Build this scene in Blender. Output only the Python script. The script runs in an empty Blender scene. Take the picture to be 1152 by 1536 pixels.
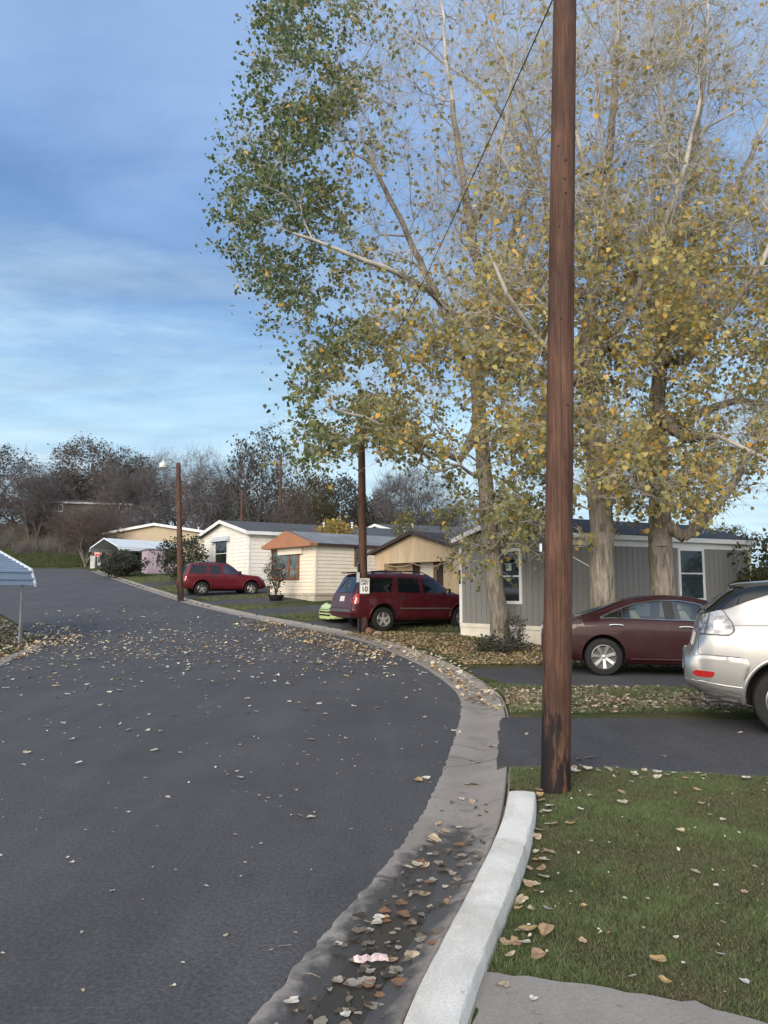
import bpy, bmesh, math, random
import numpy as np
from mathutils import Vector, Matrix
from mathutils.bvhtree import BVHTree

random.seed(7)
rng = np.random.default_rng(11)
SC = bpy.context.scene
COL = SC.collection
PI = math.pi

# ------------------------------------------------------------------ camera
F = 1109.0                      # focal length in photograph pixels (1152 x 1536)
H = 1.60
PITCH = math.atan((885 - 768) / F)
cam_d = bpy.data.cameras.new('camera')
cam = bpy.data.objects.new('camera', cam_d)
COL.objects.link(cam)
cam.location = (0, 0, H)
cam.rotation_euler = (PI / 2 + PITCH, 0, 0)
cam_d.sensor_fit = 'VERTICAL'
cam_d.sensor_height = 36.0
cam_d.sensor_width = 27.0
cam_d.lens = 36.0 * F / 1536
cam_d.clip_end = 3000
SC.camera = cam
CP, SP = math.cos(PITCH), math.sin(PITCH)


def ray(px, py):
    a = (px - 576) / F
    b = (768 - py) / F
    return np.array([a, CP - b * SP, SP + b * CP])


def at(px, py, y):
    """point at forward distance y seen at a pixel"""
    r = ray(px, py)
    return np.array([0, 0, H]) + r * (y / r[1])


def project(P):
    """world -> photograph pixels (arrays)"""
    P = np.asarray(P, float)
    x = P[..., 0]
    y = P[..., 1]
    z = P[..., 2] - H
    d = y * CP + z * SP
    v = -y * SP + z * CP
    d = np.maximum(d, .1)
    return 576 + F * x / d, 768 - F * v / d


# ------------------------------------------------------------------ terrain
_TY = np.array([-60, 14, 18, 20, 22.5, 26, 30, 34.6, 37, 45, 55, 67, 74, 78, 84, 95, 110, 150, 400])
_TZ = np.array([0, 0, .05, .11, .25, .48, .74, 1.05, 1.25, 1.85, 2.65, 3.55, 3.78, 4.35, 6.1, 9.3, 11.5, 13, 14])
_ty = np.linspace(-60, 400, 4601)
_tz = np.interp(_ty, _TY, _TZ)
_k = np.ones(25) / 25
_tz = np.convolve(np.pad(_tz, 12, 'edge'), _k, 'valid')
_LOW = np.minimum(_tz, 3.75 + np.clip((_ty - 74) * .03, 0, 3))


def T(x, y):
    x = np.asarray(x, float)
    y = np.asarray(y, float)
    hi = np.interp(y, _ty, _tz)
    lo = np.interp(y, _ty, _LOW)
    w = np.clip((-x - 20) / 16, 0, 1)
    w = w * w * (3 - 2 * w)
    return lo + (hi - lo) * w


def Gp(px, py, off=0.0):
    """pixel -> point on the terrain (plus off)"""
    r = ray(px, py)
    t = 1.5
    prev = None
    while t < 260:
        p = np.array([0, 0, H]) + r * t
        d = p[2] - (float(T(p[0], p[1])) + off)
        if d <= 0:
            a, b = prev, t
            for _ in range(40):
                m = (a + b) / 2
                p = np.array([0, 0, H]) + r * m
                if p[2] - (float(T(p[0], p[1])) + off) > 0:
                    a = m
                else:
                    b = m
            return np.array([0, 0, H]) + r * b
        prev = t
        t += .25 if t < 40 else .6
    p = np.array([0, 0, H]) + r * 200
    return p


# ------------------------------------------------------------------ object helpers
def tag(o, label=None, cat=None, group=None, kind=None):
    if label:
        o['label'] = label
    if cat:
        o['category'] = cat
    if group:
        o['group'] = group
    if kind:
        o['kind'] = kind
    return o


def empty(name, loc, label=None, cat=None, group=None, rz=0.0, scale=1.0):
    o = bpy.data.objects.new(name, None)
    COL.objects.link(o)
    o.location = Vector([float(v) for v in loc])
    o.rotation_euler = (0, 0, rz)
    o.scale = (scale,) * 3
    o.empty_display_size = .2
    return tag(o, label, cat, group)


def link_mesh(name, me, mats, parent=None, smooth=False, angle=None, rel=None):
    o = bpy.data.objects.new(name, me)
    COL.objects.link(o)
    if mats is not None:
        for m in (mats if isinstance(mats, (list, tuple)) else [mats]):
            me.materials.append(m)
    if parent is not None:
        o.parent = parent
    if smooth:
        me.polygons.foreach_set('use_smooth', [True] * len(me.polygons))
        if angle:
            try:
                me.set_sharp_from_angle(angle=math.radians(angle))
            except Exception:
                pass
    return o


def np_mesh(name, V, faces_flat, counts, col=None):
    """fast mesh from arrays; faces_flat = vertex indices, counts = vertices per face"""
    me = bpy.data.meshes.new(name)
    V = np.asarray(V, np.float32).reshape(-1, 3)
    faces_flat = np.asarray(faces_flat, np.int32).ravel()
    counts = np.asarray(counts, np.int32).ravel()
    me.vertices.add(len(V))
    me.vertices.foreach_set('co', V.ravel())
    me.loops.add(len(faces_flat))
    me.loops.foreach_set('vertex_index', faces_flat)
    me.polygons.add(len(counts))
    st = np.concatenate([[0], np.cumsum(counts)[:-1]]).astype(np.int32)
    me.polygons.foreach_set('loop_start', st)
    me.polygons.foreach_set('loop_total', counts)
    me.update(calc_edges=True)
    if col is not None:
        a = me.color_attributes.new('Col', 'FLOAT_COLOR', 'POINT')
        c = np.ones((len(V), 4), np.float32)
        c[:, :3] = col
        a.data.foreach_set('color', c.ravel())
    me.validate()
    return me


class MB:
    """collects boxes, quads, prisms and tubes into one mesh (world coordinates unless the parent is a local frame)"""

    def __init__(s):
        s.v = []
        s.f = []
        s.mi = []
        s.cur = 0

    def quad(s, *pts):
        n = len(s.v)
        s.v += [tuple(float(c) for c in p) for p in pts]
        s.f.append(list(range(n, n + len(pts))))
        s.mi.append(s.cur)

    def box(s, o, ax, ay, az):
        """o corner, three edge vectors"""
        o, ax, ay, az = (np.array(v, float) for v in (o, ax, ay, az))
        if np.dot(np.cross(ax, ay), az) < 0:
            ax, ay = ay, ax
        n = len(s.v)
        for c in (o, o + ax, o + ax + ay, o + ay):
            s.v.append(tuple(c))
        for c in (o, o + ax, o + ax + ay, o + ay):
            s.v.append(tuple(c + az))
        for q in ((3, 2, 1, 0), (4, 5, 6, 7), (0, 1, 5, 4), (1, 2, 6, 5), (2, 3, 7, 6), (3, 0, 4, 7)):
            s.f.append([n + i for i in q])
            s.mi.append(s.cur)

    def cbox(s, c, sx, sy, sz):
        s.box((c[0] - sx / 2, c[1] - sy / 2, c[2] - sz / 2), (sx, 0, 0), (0, sy, 0), (0, 0, sz))

    def prism(s, poly, ext):
        poly = [np.array(p, float) for p in poly]
        ext = np.array(ext, float)
        nrm = sum((np.cross(poly[i] - poly[0], poly[i + 1] - poly[0]) for i in range(1, len(poly) - 1)), np.zeros(3))
        if np.dot(nrm, ext) > 0:
            poly = poly[::-1]
        n = len(s.v)
        k = len(poly)
        s.v += [tuple(p) for p in poly] + [tuple(p + ext) for p in poly]
        s.f.append(list(range(n, n + k)))
        s.f.append(list(range(n + 2 * k - 1, n + k - 1, -1)))
        s.mi += [s.cur] * 2
        for i in range(k):
            j = (i + 1) % k
            s.f.append([n + j, n + i, n + k + i, n + k + j])
            s.mi.append(s.cur)

    def tube(s, path, r, k=8, cap=True):
        path = [np.array(p, float) for p in path]
        rs = r if isinstance(r, (list, tuple, np.ndarray)) else [r] * len(path)
        n0 = len(s.v)
        ref = None
        for i, p in enumerate(path):
            d = path[min(i + 1, len(path) - 1)] - path[max(i - 1, 0)]
            d = d / (np.linalg.norm(d) + 1e-9)
            if ref is None:
                ref = np.array([0, 0, 1.]) if abs(d[2]) < .9 else np.array([1., 0, 0])
            u = np.cross(d, ref)
            u /= np.linalg.norm(u) + 1e-9
            w = np.cross(u, d)
            ref = w
            for j in range(k):
                a = 2 * PI * j / k
                s.v.append(tuple(p + rs[i] * (math.cos(a) * u + math.sin(a) * w)))
        for i in range(len(path) - 1):
            for j in range(k):
                a = n0 + i * k + j
                b = n0 + i * k + (j + 1) % k
                s.f.append([a, a + k, b + k, b])
                s.mi.append(s.cur)
        if cap:
            s.f.append(list(range(n0, n0 + k)))
            s.f.append(list(range(n0 + (len(path) - 1) * k + k - 1, n0 + (len(path) - 1) * k - 1, -1)))
            s.mi += [s.cur] * 2

    def lathe(s, prof, k=24, axis='z', c=(0, 0, 0)):
        """prof: (r, h) pairs"""
        n0 = len(s.v)
        for r, h in prof:
            for j in range(k):
                a = 2 * PI * j / k
                p = (r * math.cos(a), r * math.sin(a), h)
                if axis == 'y':
                    p = (p[0], h, p[1])
                if axis == 'x':
                    p = (h, p[0], p[1])
                s.v.append((p[0] + c[0], p[1] + c[1], p[2] + c[2]))
        for i in range(len(prof) - 1):
            for j in range(k):
                a = n0 + i * k + j
                b = n0 + i * k + (j + 1) % k
                q = [a, b, b + k, a + k]
                s.f.append(q[::-1] if axis == 'y' else q)
                s.mi.append(s.cur)

    def build(s, name, mats, parent=None, smooth=False, angle=35, local=False, bevel=0):
        V = np.array(s.v, float).reshape(-1, 3)
        if parent is not None and not local:
            V = V - np.array(parent.location)[None]
        me = bpy.data.meshes.new(name)
        me.from_pydata([tuple(v) for v in V], [], s.f)
        me.polygons.foreach_set('material_index', s.mi)
        if bevel:
            bm = bmesh.new()
            bm.from_mesh(me)
            bmesh.ops.bevel(bm, geom=bm.edges[:], offset=bevel, segments=2, affect='EDGES', profile=.6)
            bm.to_mesh(me)
            bm.free()
        me.update()
        return link_mesh(name, me, mats, parent, smooth, angle)


# ------------------------------------------------------------------ materials
def new_mat(name):
    m = bpy.data.materials.new(name)
    m.use_nodes = True
    nt = m.node_tree
    b = nt.nodes['Principled BSDF']
    return m, nt, b


def N(nt, typ, **kw):
    n = nt.nodes.new(typ)
    for k, v in kw.items():
        setattr(n, k, v)
    return n


def noise(nt, coord, scale, detail=4, rough=.55, dist=0.0):
    n = N(nt, 'ShaderNodeTexNoise')
    n.inputs['Scale'].default_value = scale
    n.inputs['Detail'].default_value = detail
    n.inputs['Roughness'].default_value = rough
    n.inputs['Distortion'].default_value = dist
    nt.links.new(coord, n.inputs['Vector'])
    return n


def ramp(nt, fac, stops, interp='LINEAR'):
    r = N(nt, 'ShaderNodeValToRGB')
    r.color_ramp.interpolation = interp
    e = r.color_ramp.elements
    while len(e) < len(stops):
        e.new(.5)
    for el, (p, c) in zip(e, stops):
        el.position = p
        el.color = (*c, 1) if len(c) == 3 else c
    nt.links.new(fac, r.inputs['Fac'])
    return r


def mixc(nt, fac, a, b, mode='MIX'):
    m = N(nt, 'ShaderNodeMix', data_type='RGBA', blend_type=mode)
    for s, v in ((0, fac), (6, a), (7, b)):
        if isinstance(v, (int, float)):
            m.inputs[s].default_value = v
        elif isinstance(v, tuple):
            m.inputs[s].default_value = (*v, 1) if len(v) == 3 else v
        else:
            nt.links.new(v, m.inputs[s])
    return m.outputs[2]


def coords(nt, scale=(1, 1, 1)):
    tc = N(nt, 'ShaderNodeTexCoord')
    mp = N(nt, 'ShaderNodeMapping')
    mp.inputs['Scale'].default_value = scale
    nt.links.new(tc.outputs['Object'], mp.inputs['Vector'])
    return mp.outputs[0]


def bump(nt, b, height, strength=.3, dist=.02):
    n = N(nt, 'ShaderNodeBump')
    n.inputs['Strength'].default_value = strength
    n.inputs['Distance'].default_value = dist
    nt.links.new(height, n.inputs['Height'])
    nt.links.new(n.outputs[0], b.inputs['Normal'])


def pmat(name, c, rough=.6, metal=0.0, var=.12, scale=3.0, bs=0.0, bscale=60.0, spec=.5, coat=0.0, stretch=(1, 1, 1), dirt=None):
    m, nt, b = new_mat(name)
    co = coords(nt, stretch)
    n = noise(nt, co, scale, 6, .6)
    lo = tuple(v * (1 - var * 1.6) for v in c)
    hi = tuple(min(1, v * (1 + var)) for v in c)
    r = ramp(nt, n.outputs['Fac'], [(.3, lo), (.7, hi)])
    out = r.outputs[0]
    if dirt:
        n2 = noise(nt, co, scale * .45, 5, .65, .5)
        r2 = ramp(nt, n2.outputs['Fac'], [(.5, (0, 0, 0)), (.75, (1, 1, 1))])
        out = mixc(nt, r2.outputs[0], out, dirt)
    nt.links.new(out, b.inputs['Base Color'])
    b.inputs['Roughness'].default_value = rough
    b.inputs['Metallic'].default_value = metal
    b.inputs['Specular IOR Level'].default_value = spec
    b.inputs['Coat Weight'].default_value = coat
    b.inputs['Coat Roughness'].default_value = .05
    if bs:
        n3 = noise(nt, co, bscale, 5, .6)
        bump(nt, b, n3.outputs['Fac'], bs)
    return m


def attr_mat(name, rough=.7, transl=0.0, spec=.3, bump_s=0.0):
    m, nt, b = new_mat(name)
    a = N(nt, 'ShaderNodeAttribute', attribute_name='Col')
    nt.links.new(a.outputs['Color'], b.inputs['Base Color'])
    b.inputs['Roughness'].default_value = rough
    b.inputs['Specular IOR Level'].default_value = spec
    if transl:
        t = N(nt, 'ShaderNodeBsdfTranslucent')
        g = mixc(nt, .35, a.outputs['Color'], (.9, .85, .25), 'MULTIPLY')
        nt.links.new(a.outputs['Color'], t.inputs['Color'])
        mx = N(nt, 'ShaderNodeMixShader')
        mx.inputs[0].default_value = transl
        nt.links.new(b.outputs[0], mx.inputs[1])
        nt.links.new(t.outputs[0], mx.inputs[2])
        nt.links.new(mx.outputs[0], nt.nodes['Material Output'].inputs['Surface'])
    return m


def car_paint(name, c, metal=.35, rough=.3, coat=.6):
    m, nt, b = new_mat(name)
    co = coords(nt)
    n = noise(nt, co, 900, 2)
    r = ramp(nt, n.outputs['Fac'], [(.35, tuple(v * .8 for v in c)), (.65, tuple(min(1, v * 1.2) for v in c))])
    d = noise(nt, co, 2.2, 5, .6)
    dr = ramp(nt, d.outputs['Fac'], [(.45, (0, 0, 0)), (.8, (.07, .07, .07))])
    col = mixc(nt, dr.outputs[0], r.outputs[0], (.20, .18, .155))
    nt.links.new(col, b.inputs['Base Color'])
    rr = N(nt, 'ShaderNodeMapRange')
    rr.inputs['To Min'].default_value = rough
    rr.inputs['To Max'].default_value = rough + .2
    nt.links.new(d.outputs['Fac'], rr.inputs['Value'])
    nt.links.new(rr.outputs[0], b.inputs['Roughness'])
    b.inputs['Metallic'].default_value = metal
    b.inputs['Coat Weight'].default_value = coat
    b.inputs['Specular IOR Level'].default_value = .3
    b.inputs['Coat Roughness'].default_value = .03
    b.inputs['Coat IOR'].default_value = 1.38
    return m


def glass_mat(name, tint=(.7, .8, .78), alpha=.45):
    m, nt, b = new_mat(name)
    g = N(nt, 'ShaderNodeBsdfGlossy')
    g.inputs['Roughness'].default_value = .02
    g.inputs['Color'].default_value = (.9, .95, 1, 1)
    t = N(nt, 'ShaderNodeBsdfTransparent')
    t.inputs['Color'].default_value = (*tint, 1)
    fr = N(nt, 'ShaderNodeFresnel')
    fr.inputs['IOR'].default_value = 1.55
    ad = N(nt, 'ShaderNodeMath', operation='ADD')
    ad.inputs[1].default_value = 1 - alpha - .5 if alpha < .5 else .06
    nt.links.new(fr.outputs[0], ad.inputs[0])
    mx = N(nt, 'ShaderNodeMixShader')
    nt.links.new(ad.outputs[0], mx.inputs[0])
    nt.links.new(t.outputs[0], mx.inputs[1])
    nt.links.new(g.outputs[0], mx.inputs[2])
    nt.links.new(mx.outputs[0], nt.nodes['Material Output'].inputs['Surface'])
    return m


M = {}
M['white_trim'] = pmat('white_trim', (.72, .72, .71), .5, var=.06, scale=2, dirt=(.52, .5, .46))
M['white_siding'] = pmat('white_siding', (.78, .74, .67), .55, var=.05, scale=1.2, dirt=(.6, .55, .47), stretch=(1, 1, .4))
M['cream_siding'] = pmat('cream_siding', (.80, .72, .58), .55, var=.05, scale=1.2, dirt=(.72, .64, .50), stretch=(1, 1, .4))
M['tan_panel'] = pmat('tan_panel', (.54, .40, .255), .7, var=.08, scale=3.5, dirt=(.70, .60, .46), stretch=(1, 1, .16))
M['tan_wall'] = pmat('tan_wall', (.42, .34, .24), .7, var=.06, scale=1.5)
M['grey_siding'] = pmat('grey_siding', (.20, .20, .19), .65, var=.05, scale=1.5, bs=.05, bscale=90, stretch=(1, 1, .15))
M['hill_siding'] = pmat('hill_siding', (.17, .155, .14), .7, var=.08)
M['skirt_white'] = pmat('skirt_white', (.72, .69, .60), .6, var=.06, scale=2.5, dirt=(.6, .55, .44))
M['skirt_grey'] = pmat('skirt_grey', (.50, .45, .36), .7, var=.1, scale=2.5, dirt=(.36, .32, .26))
M['orange_panel'] = pmat('orange_panel', (.36, .165, .085), .65, var=.1, scale=2)
M['brown_trim'] = pmat('brown_trim', (.25, .085, .04), .6, var=.12, scale=4)
M['dark_brown'] = pmat('dark_brown', (.05, .03, .025), .7, var=.2)
M['shed_lilac'] = pmat('shed_lilac', (.42, .33, .40), .65, var=.06, scale=1.2, dirt=(.48, .33, .33))
M['pane'] = pmat('pane', (.012, .016, .018), .04, var=.3, scale=1.5, spec=.6)
M['pane_blind'] = pmat('pane_blind', (.035, .05, .055), .08, var=.15, scale=1, spec=.5)
M['pane_light'] = pmat('pane_light', (.12, .14, .14), .06, var=.5, scale=2.5, spec=.7)
M['door_white'] = pmat('door_white', (.70, .66, .55), .5, var=.05)
M['black_metal'] = pmat('black_metal', (.012, .012, .013), .5, var=.2)
M['grey_metal'] = pmat('grey_metal', (.30, .31, .32), .45, .6, var=.15)
M['blue_metal'] = pmat('blue_metal', (.25, .32, .40), .42, .35, var=.1, scale=1.5)
M['white_metal'] = pmat('white_metal', (.62, .66, .70), .45, .0, var=.05, scale=1)
M['dark_green'] = pmat('dark_green', (.02, .035, .035), .6, var=.2)
M['chrome'] = pmat('chrome', (.75, .75, .75), .12, 1.0, var=.03)
M['alloy'] = pmat('alloy', (.62, .62, .62), .28, .9, var=.05)
M['alloy_dull'] = pmat('alloy_dull', (.50, .49, .47), .4, .7, var=.08)
M['tyre'] = pmat('tyre', (.010, .010, .0105), .85, var=.2, scale=12, bs=.1, bscale=120)
M['plastic_black'] = pmat('plastic_black', (.014, .014, .015), .55, var=.2)
M['plastic_grey'] = pmat('plastic_grey', (.09, .09, .09), .6, var=.15)
M['rubber_well'] = pmat('rubber_well', (.006, .006, .006), .9, var=.1)
M['cabin'] = pmat('cabin', (.06, .055, .05), .85, var=.2)
M['seat_beige'] = pmat('seat_beige', (.34, .29, .22), .7, var=.1, scale=6)
M['tint'] = pmat('tint', (.006, .008, .010), .04, var=.2, spec=.65)
M['clear'] = glass_mat('clear', (.62, .72, .70), .55)
M['lens_red'] = pmat('lens_red', (.35, .01, .012), .12, var=.15, scale=20, coat=1)
M['lens_clear'] = pmat('lens_clear', (.50, .48, .47), .12, .6, var=.5, scale=11, coat=1)
M['lens_white'] = pmat('lens_white', (.7, .7, .68), .15, .3, var=.2, scale=30, coat=1)
M['plate'] = pmat('plate', (.65, .58, .58), .5, var=.15, scale=12)
M['sign_white'] = pmat('sign_white', (.72, .72, .70), .45, var=.05, scale=8)
M['sign_black'] = pmat('sign_black', (.012, .012, .012), .5, var=.1)
M['sign_red'] = pmat('sign_red', (.48, .045, .04), .45, var=.08, scale=5)
M['stone_red'] = pmat('stone_red', (.20, .10, .075), .85, var=.3, scale=9, bs=.5, bscale=18)
M['stone_tan'] = pmat('stone_tan', (.33, .24, .18), .85, var=.25, scale=9, bs=.5, bscale=18)
M['lamp_white'] = pmat('lamp_white', (.55, .55, .54), .35, var=.05)
M['paint_maroon'] = car_paint('paint_maroon', (.024, .0015, .0035), .0, .4, .45)
M['paint_red'] = car_paint('paint_red', (.060, .0038, .008), .1, .32)
M['paint_red_faded'] = car_paint('paint_red_faded', (.125, .008, .015), .15, .34)
M['paint_silver'] = car_paint('paint_silver', (.43, .425, .415), .8, .24)
M['paint_black'] = car_paint('paint_black', (.012, .014, .017), .2, .25)
M['paint_lime'] = car_paint('paint_lime', (.50, .62, .27), .0, .4)
M['paper'] = pmat('paper', (.66, .50, .47), .7, var=.2, scale=40)
M['sticker'] = pmat('sticker', (.45, .55, .48), .5, var=.1)


def asphalt(name, c, wear=.0):
    m, nt, b = new_mat(name)
    co = coords(nt)
    fine = noise(nt, co, 160, 3, .7)
    big = noise(nt, co, .55, 6, .62, .4)
    mid = noise(nt, co, 5, 5, .6)
    r = ramp(nt, fine.outputs['Fac'], [(.3, tuple(v * .62 for v in c)), (.55, c), (.76, tuple(v * 2.1 for v in c))])
    r2 = ramp(nt, big.outputs['Fac'], [(.3, (.85, .85, .86)), (.7, (1.14, 1.13, 1.12))])
    r3 = ramp(nt, mid.outputs['Fac'], [(.35, (.95, .95, .95)), (.65, (1.05, 1.05, 1.05))])
    o = mixc(nt, 1.0, r.outputs[0], r2.outputs[0], 'MULTIPLY')
    o = mixc(nt, 1.0, o, r3.outputs[0], 'MULTIPLY')
    grit = noise(nt, co, 46, 2, .5)
    rg = ramp(nt, grit.outputs['Fac'], [(.30, (.72, .72, .73)), (.5, (1, 1, 1)), (.72, (1.38, 1.36, 1.33))])
    o = mixc(nt, 1.0, o, rg.outputs[0], 'MULTIPLY')
    # long tyre-worn streaks
    co2 = coords(nt, (1.1, .12, 1))
    st = noise(nt, co2, 1.6, 4, .6)
    r4 = ramp(nt, st.outputs['Fac'], [(.45, (1, 1, 1)), (.7, (1.22, 1.22, 1.2))])
    o = mixc(nt, 1.0, o, r4.outputs[0], 'MULTIPLY')
    nt.links.new(o, b.inputs['Base Color'])
    b.inputs['Roughness'].default_value = .82
    b.inputs['Specular IOR Level'].default_value = .35
    bump(nt, b, fine.outputs['Fac'], .5, .006)
    return m


M['asphalt'] = asphalt('asphalt', (.072, .070, .072))
M['asphalt_drive'] = asphalt('asphalt_drive', (.060, .059, .062))


def concrete(name, c, stain=(.1, .085, .07), wet=False):
    m, nt, b = new_mat(name)
    co = coords(nt)
    fine = noise(nt, co, 90, 5, .7)
    big = noise(nt, co, 1.6, 6, .65, .6)
    r = ramp(nt, fine.outputs['Fac'], [(.25, tuple(v * .72 for v in c)), (.7, tuple(min(1, v * 1.15) for v in c))])
    r2 = ramp(nt, big.outputs['Fac'], [(.42, (0, 0, 0)), (.72, (.65, .65, .65))])
    o = mixc(nt, r2.outputs[0], r.outputs[0], stain)
    v = N(nt, 'ShaderNodeTexVoronoi')
    v.inputs['Scale'].default_value = 120
    nt.links.new(co, v.inputs['Vector'])
    rv = ramp(nt, v.outputs['Distance'], [(.05, (.35, .35, .35)), (.16, (1, 1, 1))])
    gate = noise(nt, co, 9, 3)
    gr = ramp(nt, gate.outputs['Fac'], [(.55, (0, 0, 0)), (.68, (.8, .8, .8))])
    pits = mixc(nt, gr.outputs[0], (1, 1, 1), rv.outputs[0])
    o = mixc(nt, 1.0, o, pits, 'MULTIPLY')
    v2 = N(nt, 'ShaderNodeTexVoronoi')
    v2.inputs['Scale'].default_value = 17
    wv = noise(nt, co, 30, 4)
    nt.links.new(mixc(nt, .10, co, wv.outputs['Color']), v2.inputs['Vector'])
    g2 = noise(nt, co, 5, 3)
    g2r = ramp(nt, g2.outputs['Fac'], [(.50, (.0, .0, .0)), (.62, (1, 1, 1))])
    sp2 = ramp(nt, v2.outputs['Distance'], [(.10, (.75, .75, .75)), (.22, (0, 0, 0))])
    o = mixc(nt, mixc(nt, 1.0, sp2.outputs[0], g2r.outputs[0], 'MULTIPLY'), o, tuple(v * .45 for v in stain))
    if wet:
        a = N(nt, 'ShaderNodeAttribute', attribute_name='Col')
        sep = N(nt, 'ShaderNodeSeparateColor')
        nt.links.new(a.outputs['Color'], sep.inputs[0])
        wn = noise(nt, co, 7, 5, .65)
        ad = N(nt, 'ShaderNodeMath', operation='ADD')
        nt.links.new(sep.outputs[0], ad.inputs[0])
        nt.links.new(wn.outputs['Fac'], ad.inputs[1])
        o = mixc(nt, sep.outputs[1], o, (.05, .045, .04))
        crk = N(nt, 'ShaderNodeTexVoronoi', feature='DISTANCE_TO_EDGE')
        crk.inputs['Scale'].default_value = .55
        wob = noise(nt, co, 6, 4)
        nt.links.new(mixc(nt, .12, co, wob.outputs['Color']), crk.inputs['Vector'])
        cr_ = ramp(nt, crk.outputs['Distance'], [(.002, (.6, .6, .6)), (.005, (0, 0, 0))])
        o = mixc(nt, cr_.outputs[0], o, (.07, .062, .055))
        wr = ramp(nt, ad.outputs[0], [(.72, (0, 0, 0)), (1.0, (1, 1, 1))])
        o = mixc(nt, wr.outputs[0], o, (.066, .059, .053))
        rr = N(nt, 'ShaderNodeMapRange')
        rr.inputs['To Min'].default_value = .85
        rr.inputs['To Max'].default_value = .28
        nt.links.new(wr.outputs[0], rr.inputs['Value'])
        nt.links.new(rr.outputs[0], b.inputs['Roughness'])
    else:
        b.inputs['Roughness'].default_value = .85
    nt.links.new(o, b.inputs['Base Color'])
    bump(nt, b, fine.outputs['Fac'], .35, .008)
    return m


M['concrete'] = concrete('concrete', (.30, .265, .23), (.17, .145, .12), wet=True)
M['curb_paint'] = concrete('curb_paint', (.74, .705, .635), (.30, .27, .22))
M['walk'] = concrete('walk', (.29, .265, .23), (.17, .15, .125))


def ground_mat(name, cols, scale=.6):
    m, nt, b = new_mat(name)
    co = coords(nt)
    big = noise(nt, co, scale, 7, .65, .5)
    r = ramp(nt, big.outputs['Fac'], [(.30, cols[0]), (.45, cols[1]), (.58, cols[2]), (.72, cols[3])])
    fine = noise(nt, co, 45, 4, .7)
    r2 = ramp(nt, fine.outputs['Fac'], [(.25, (.5, .5, .5)), (.75, (1.4, 1.4, 1.4))])
    o = mixc(nt, 1.0, r.outputs[0], r2.outputs[0], 'MULTIPLY')
    nt.links.new(o, b.inputs['Base Color'])
    b.inputs['Roughness'].default_value = .95
    b.inputs['Specular IOR Level'].default_value = .1
    bump(nt, b, fine.outputs['Fac'], .8, .03)
    return m


M['ground'] = ground_mat('ground', [(.035, .055, .018), (.055, .07, .025), (.11, .095, .05), (.17, .13, .08)])
M['lawn'] = ground_mat('lawn', [(.040, .060, .020), (.058, .080, .028), (.080, .088, .038), (.125, .105, .060)], 1.1)


def bark_mat(name, c1, c2, sc=14, st=.14):
    m, nt, b = new_mat(name)
    co = coords(nt, (1, 1, st))
    n = noise(nt, co, sc, 7, .7, .7)
    r = ramp(nt, n.outputs['Fac'], [(.34, c1), (.62, c2)])
    n2 = noise(nt, coords(nt), 1.2, 4)
    r2 = ramp(nt, n2.outputs['Fac'], [(.3, (.8, .8, .8)), (.7, (1.15, 1.13, 1.1))])
    nt.links.new(mixc(nt, 1.0, r.outputs[0], r2.outputs[0], 'MULTIPLY'), b.inputs['Base Color'])
    b.inputs['Roughness'].default_value = .9
    b.inputs['Specular IOR Level'].default_value = .2
    bump(nt, b, n.outputs['Fac'], .9, .04)
    return m


M['bark'] = bark_mat('bark', (.10, .086, .072), (.33, .295, .25))
M['bark_dark'] = bark_mat('bark_dark', (.05, .042, .04), (.12, .10, .09))  # lifted tone, so far trunks carry painted haze
M['twig_pale'] = pmat('twig_pale', (.43, .405, .375), .8, var=.25, scale=1.5)
M['twig_far'] = pmat('twig_far', (.125, .110, .110), .9, var=.3, scale=.6)  # greyed and lightened: the treeline's haze is mixed into this colour
M['twig_pink'] = pmat('twig_pink', (.115, .085, .075), .9, var=.2, scale=.6)
M['leaf'] = attr_mat('leaf', .55, .42, .35)
M['leaf_dry'] = attr_mat('leaf_dry', .75, .08, .25)
M['blade'] = attr_mat('blade', .6, .25, .25)


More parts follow.
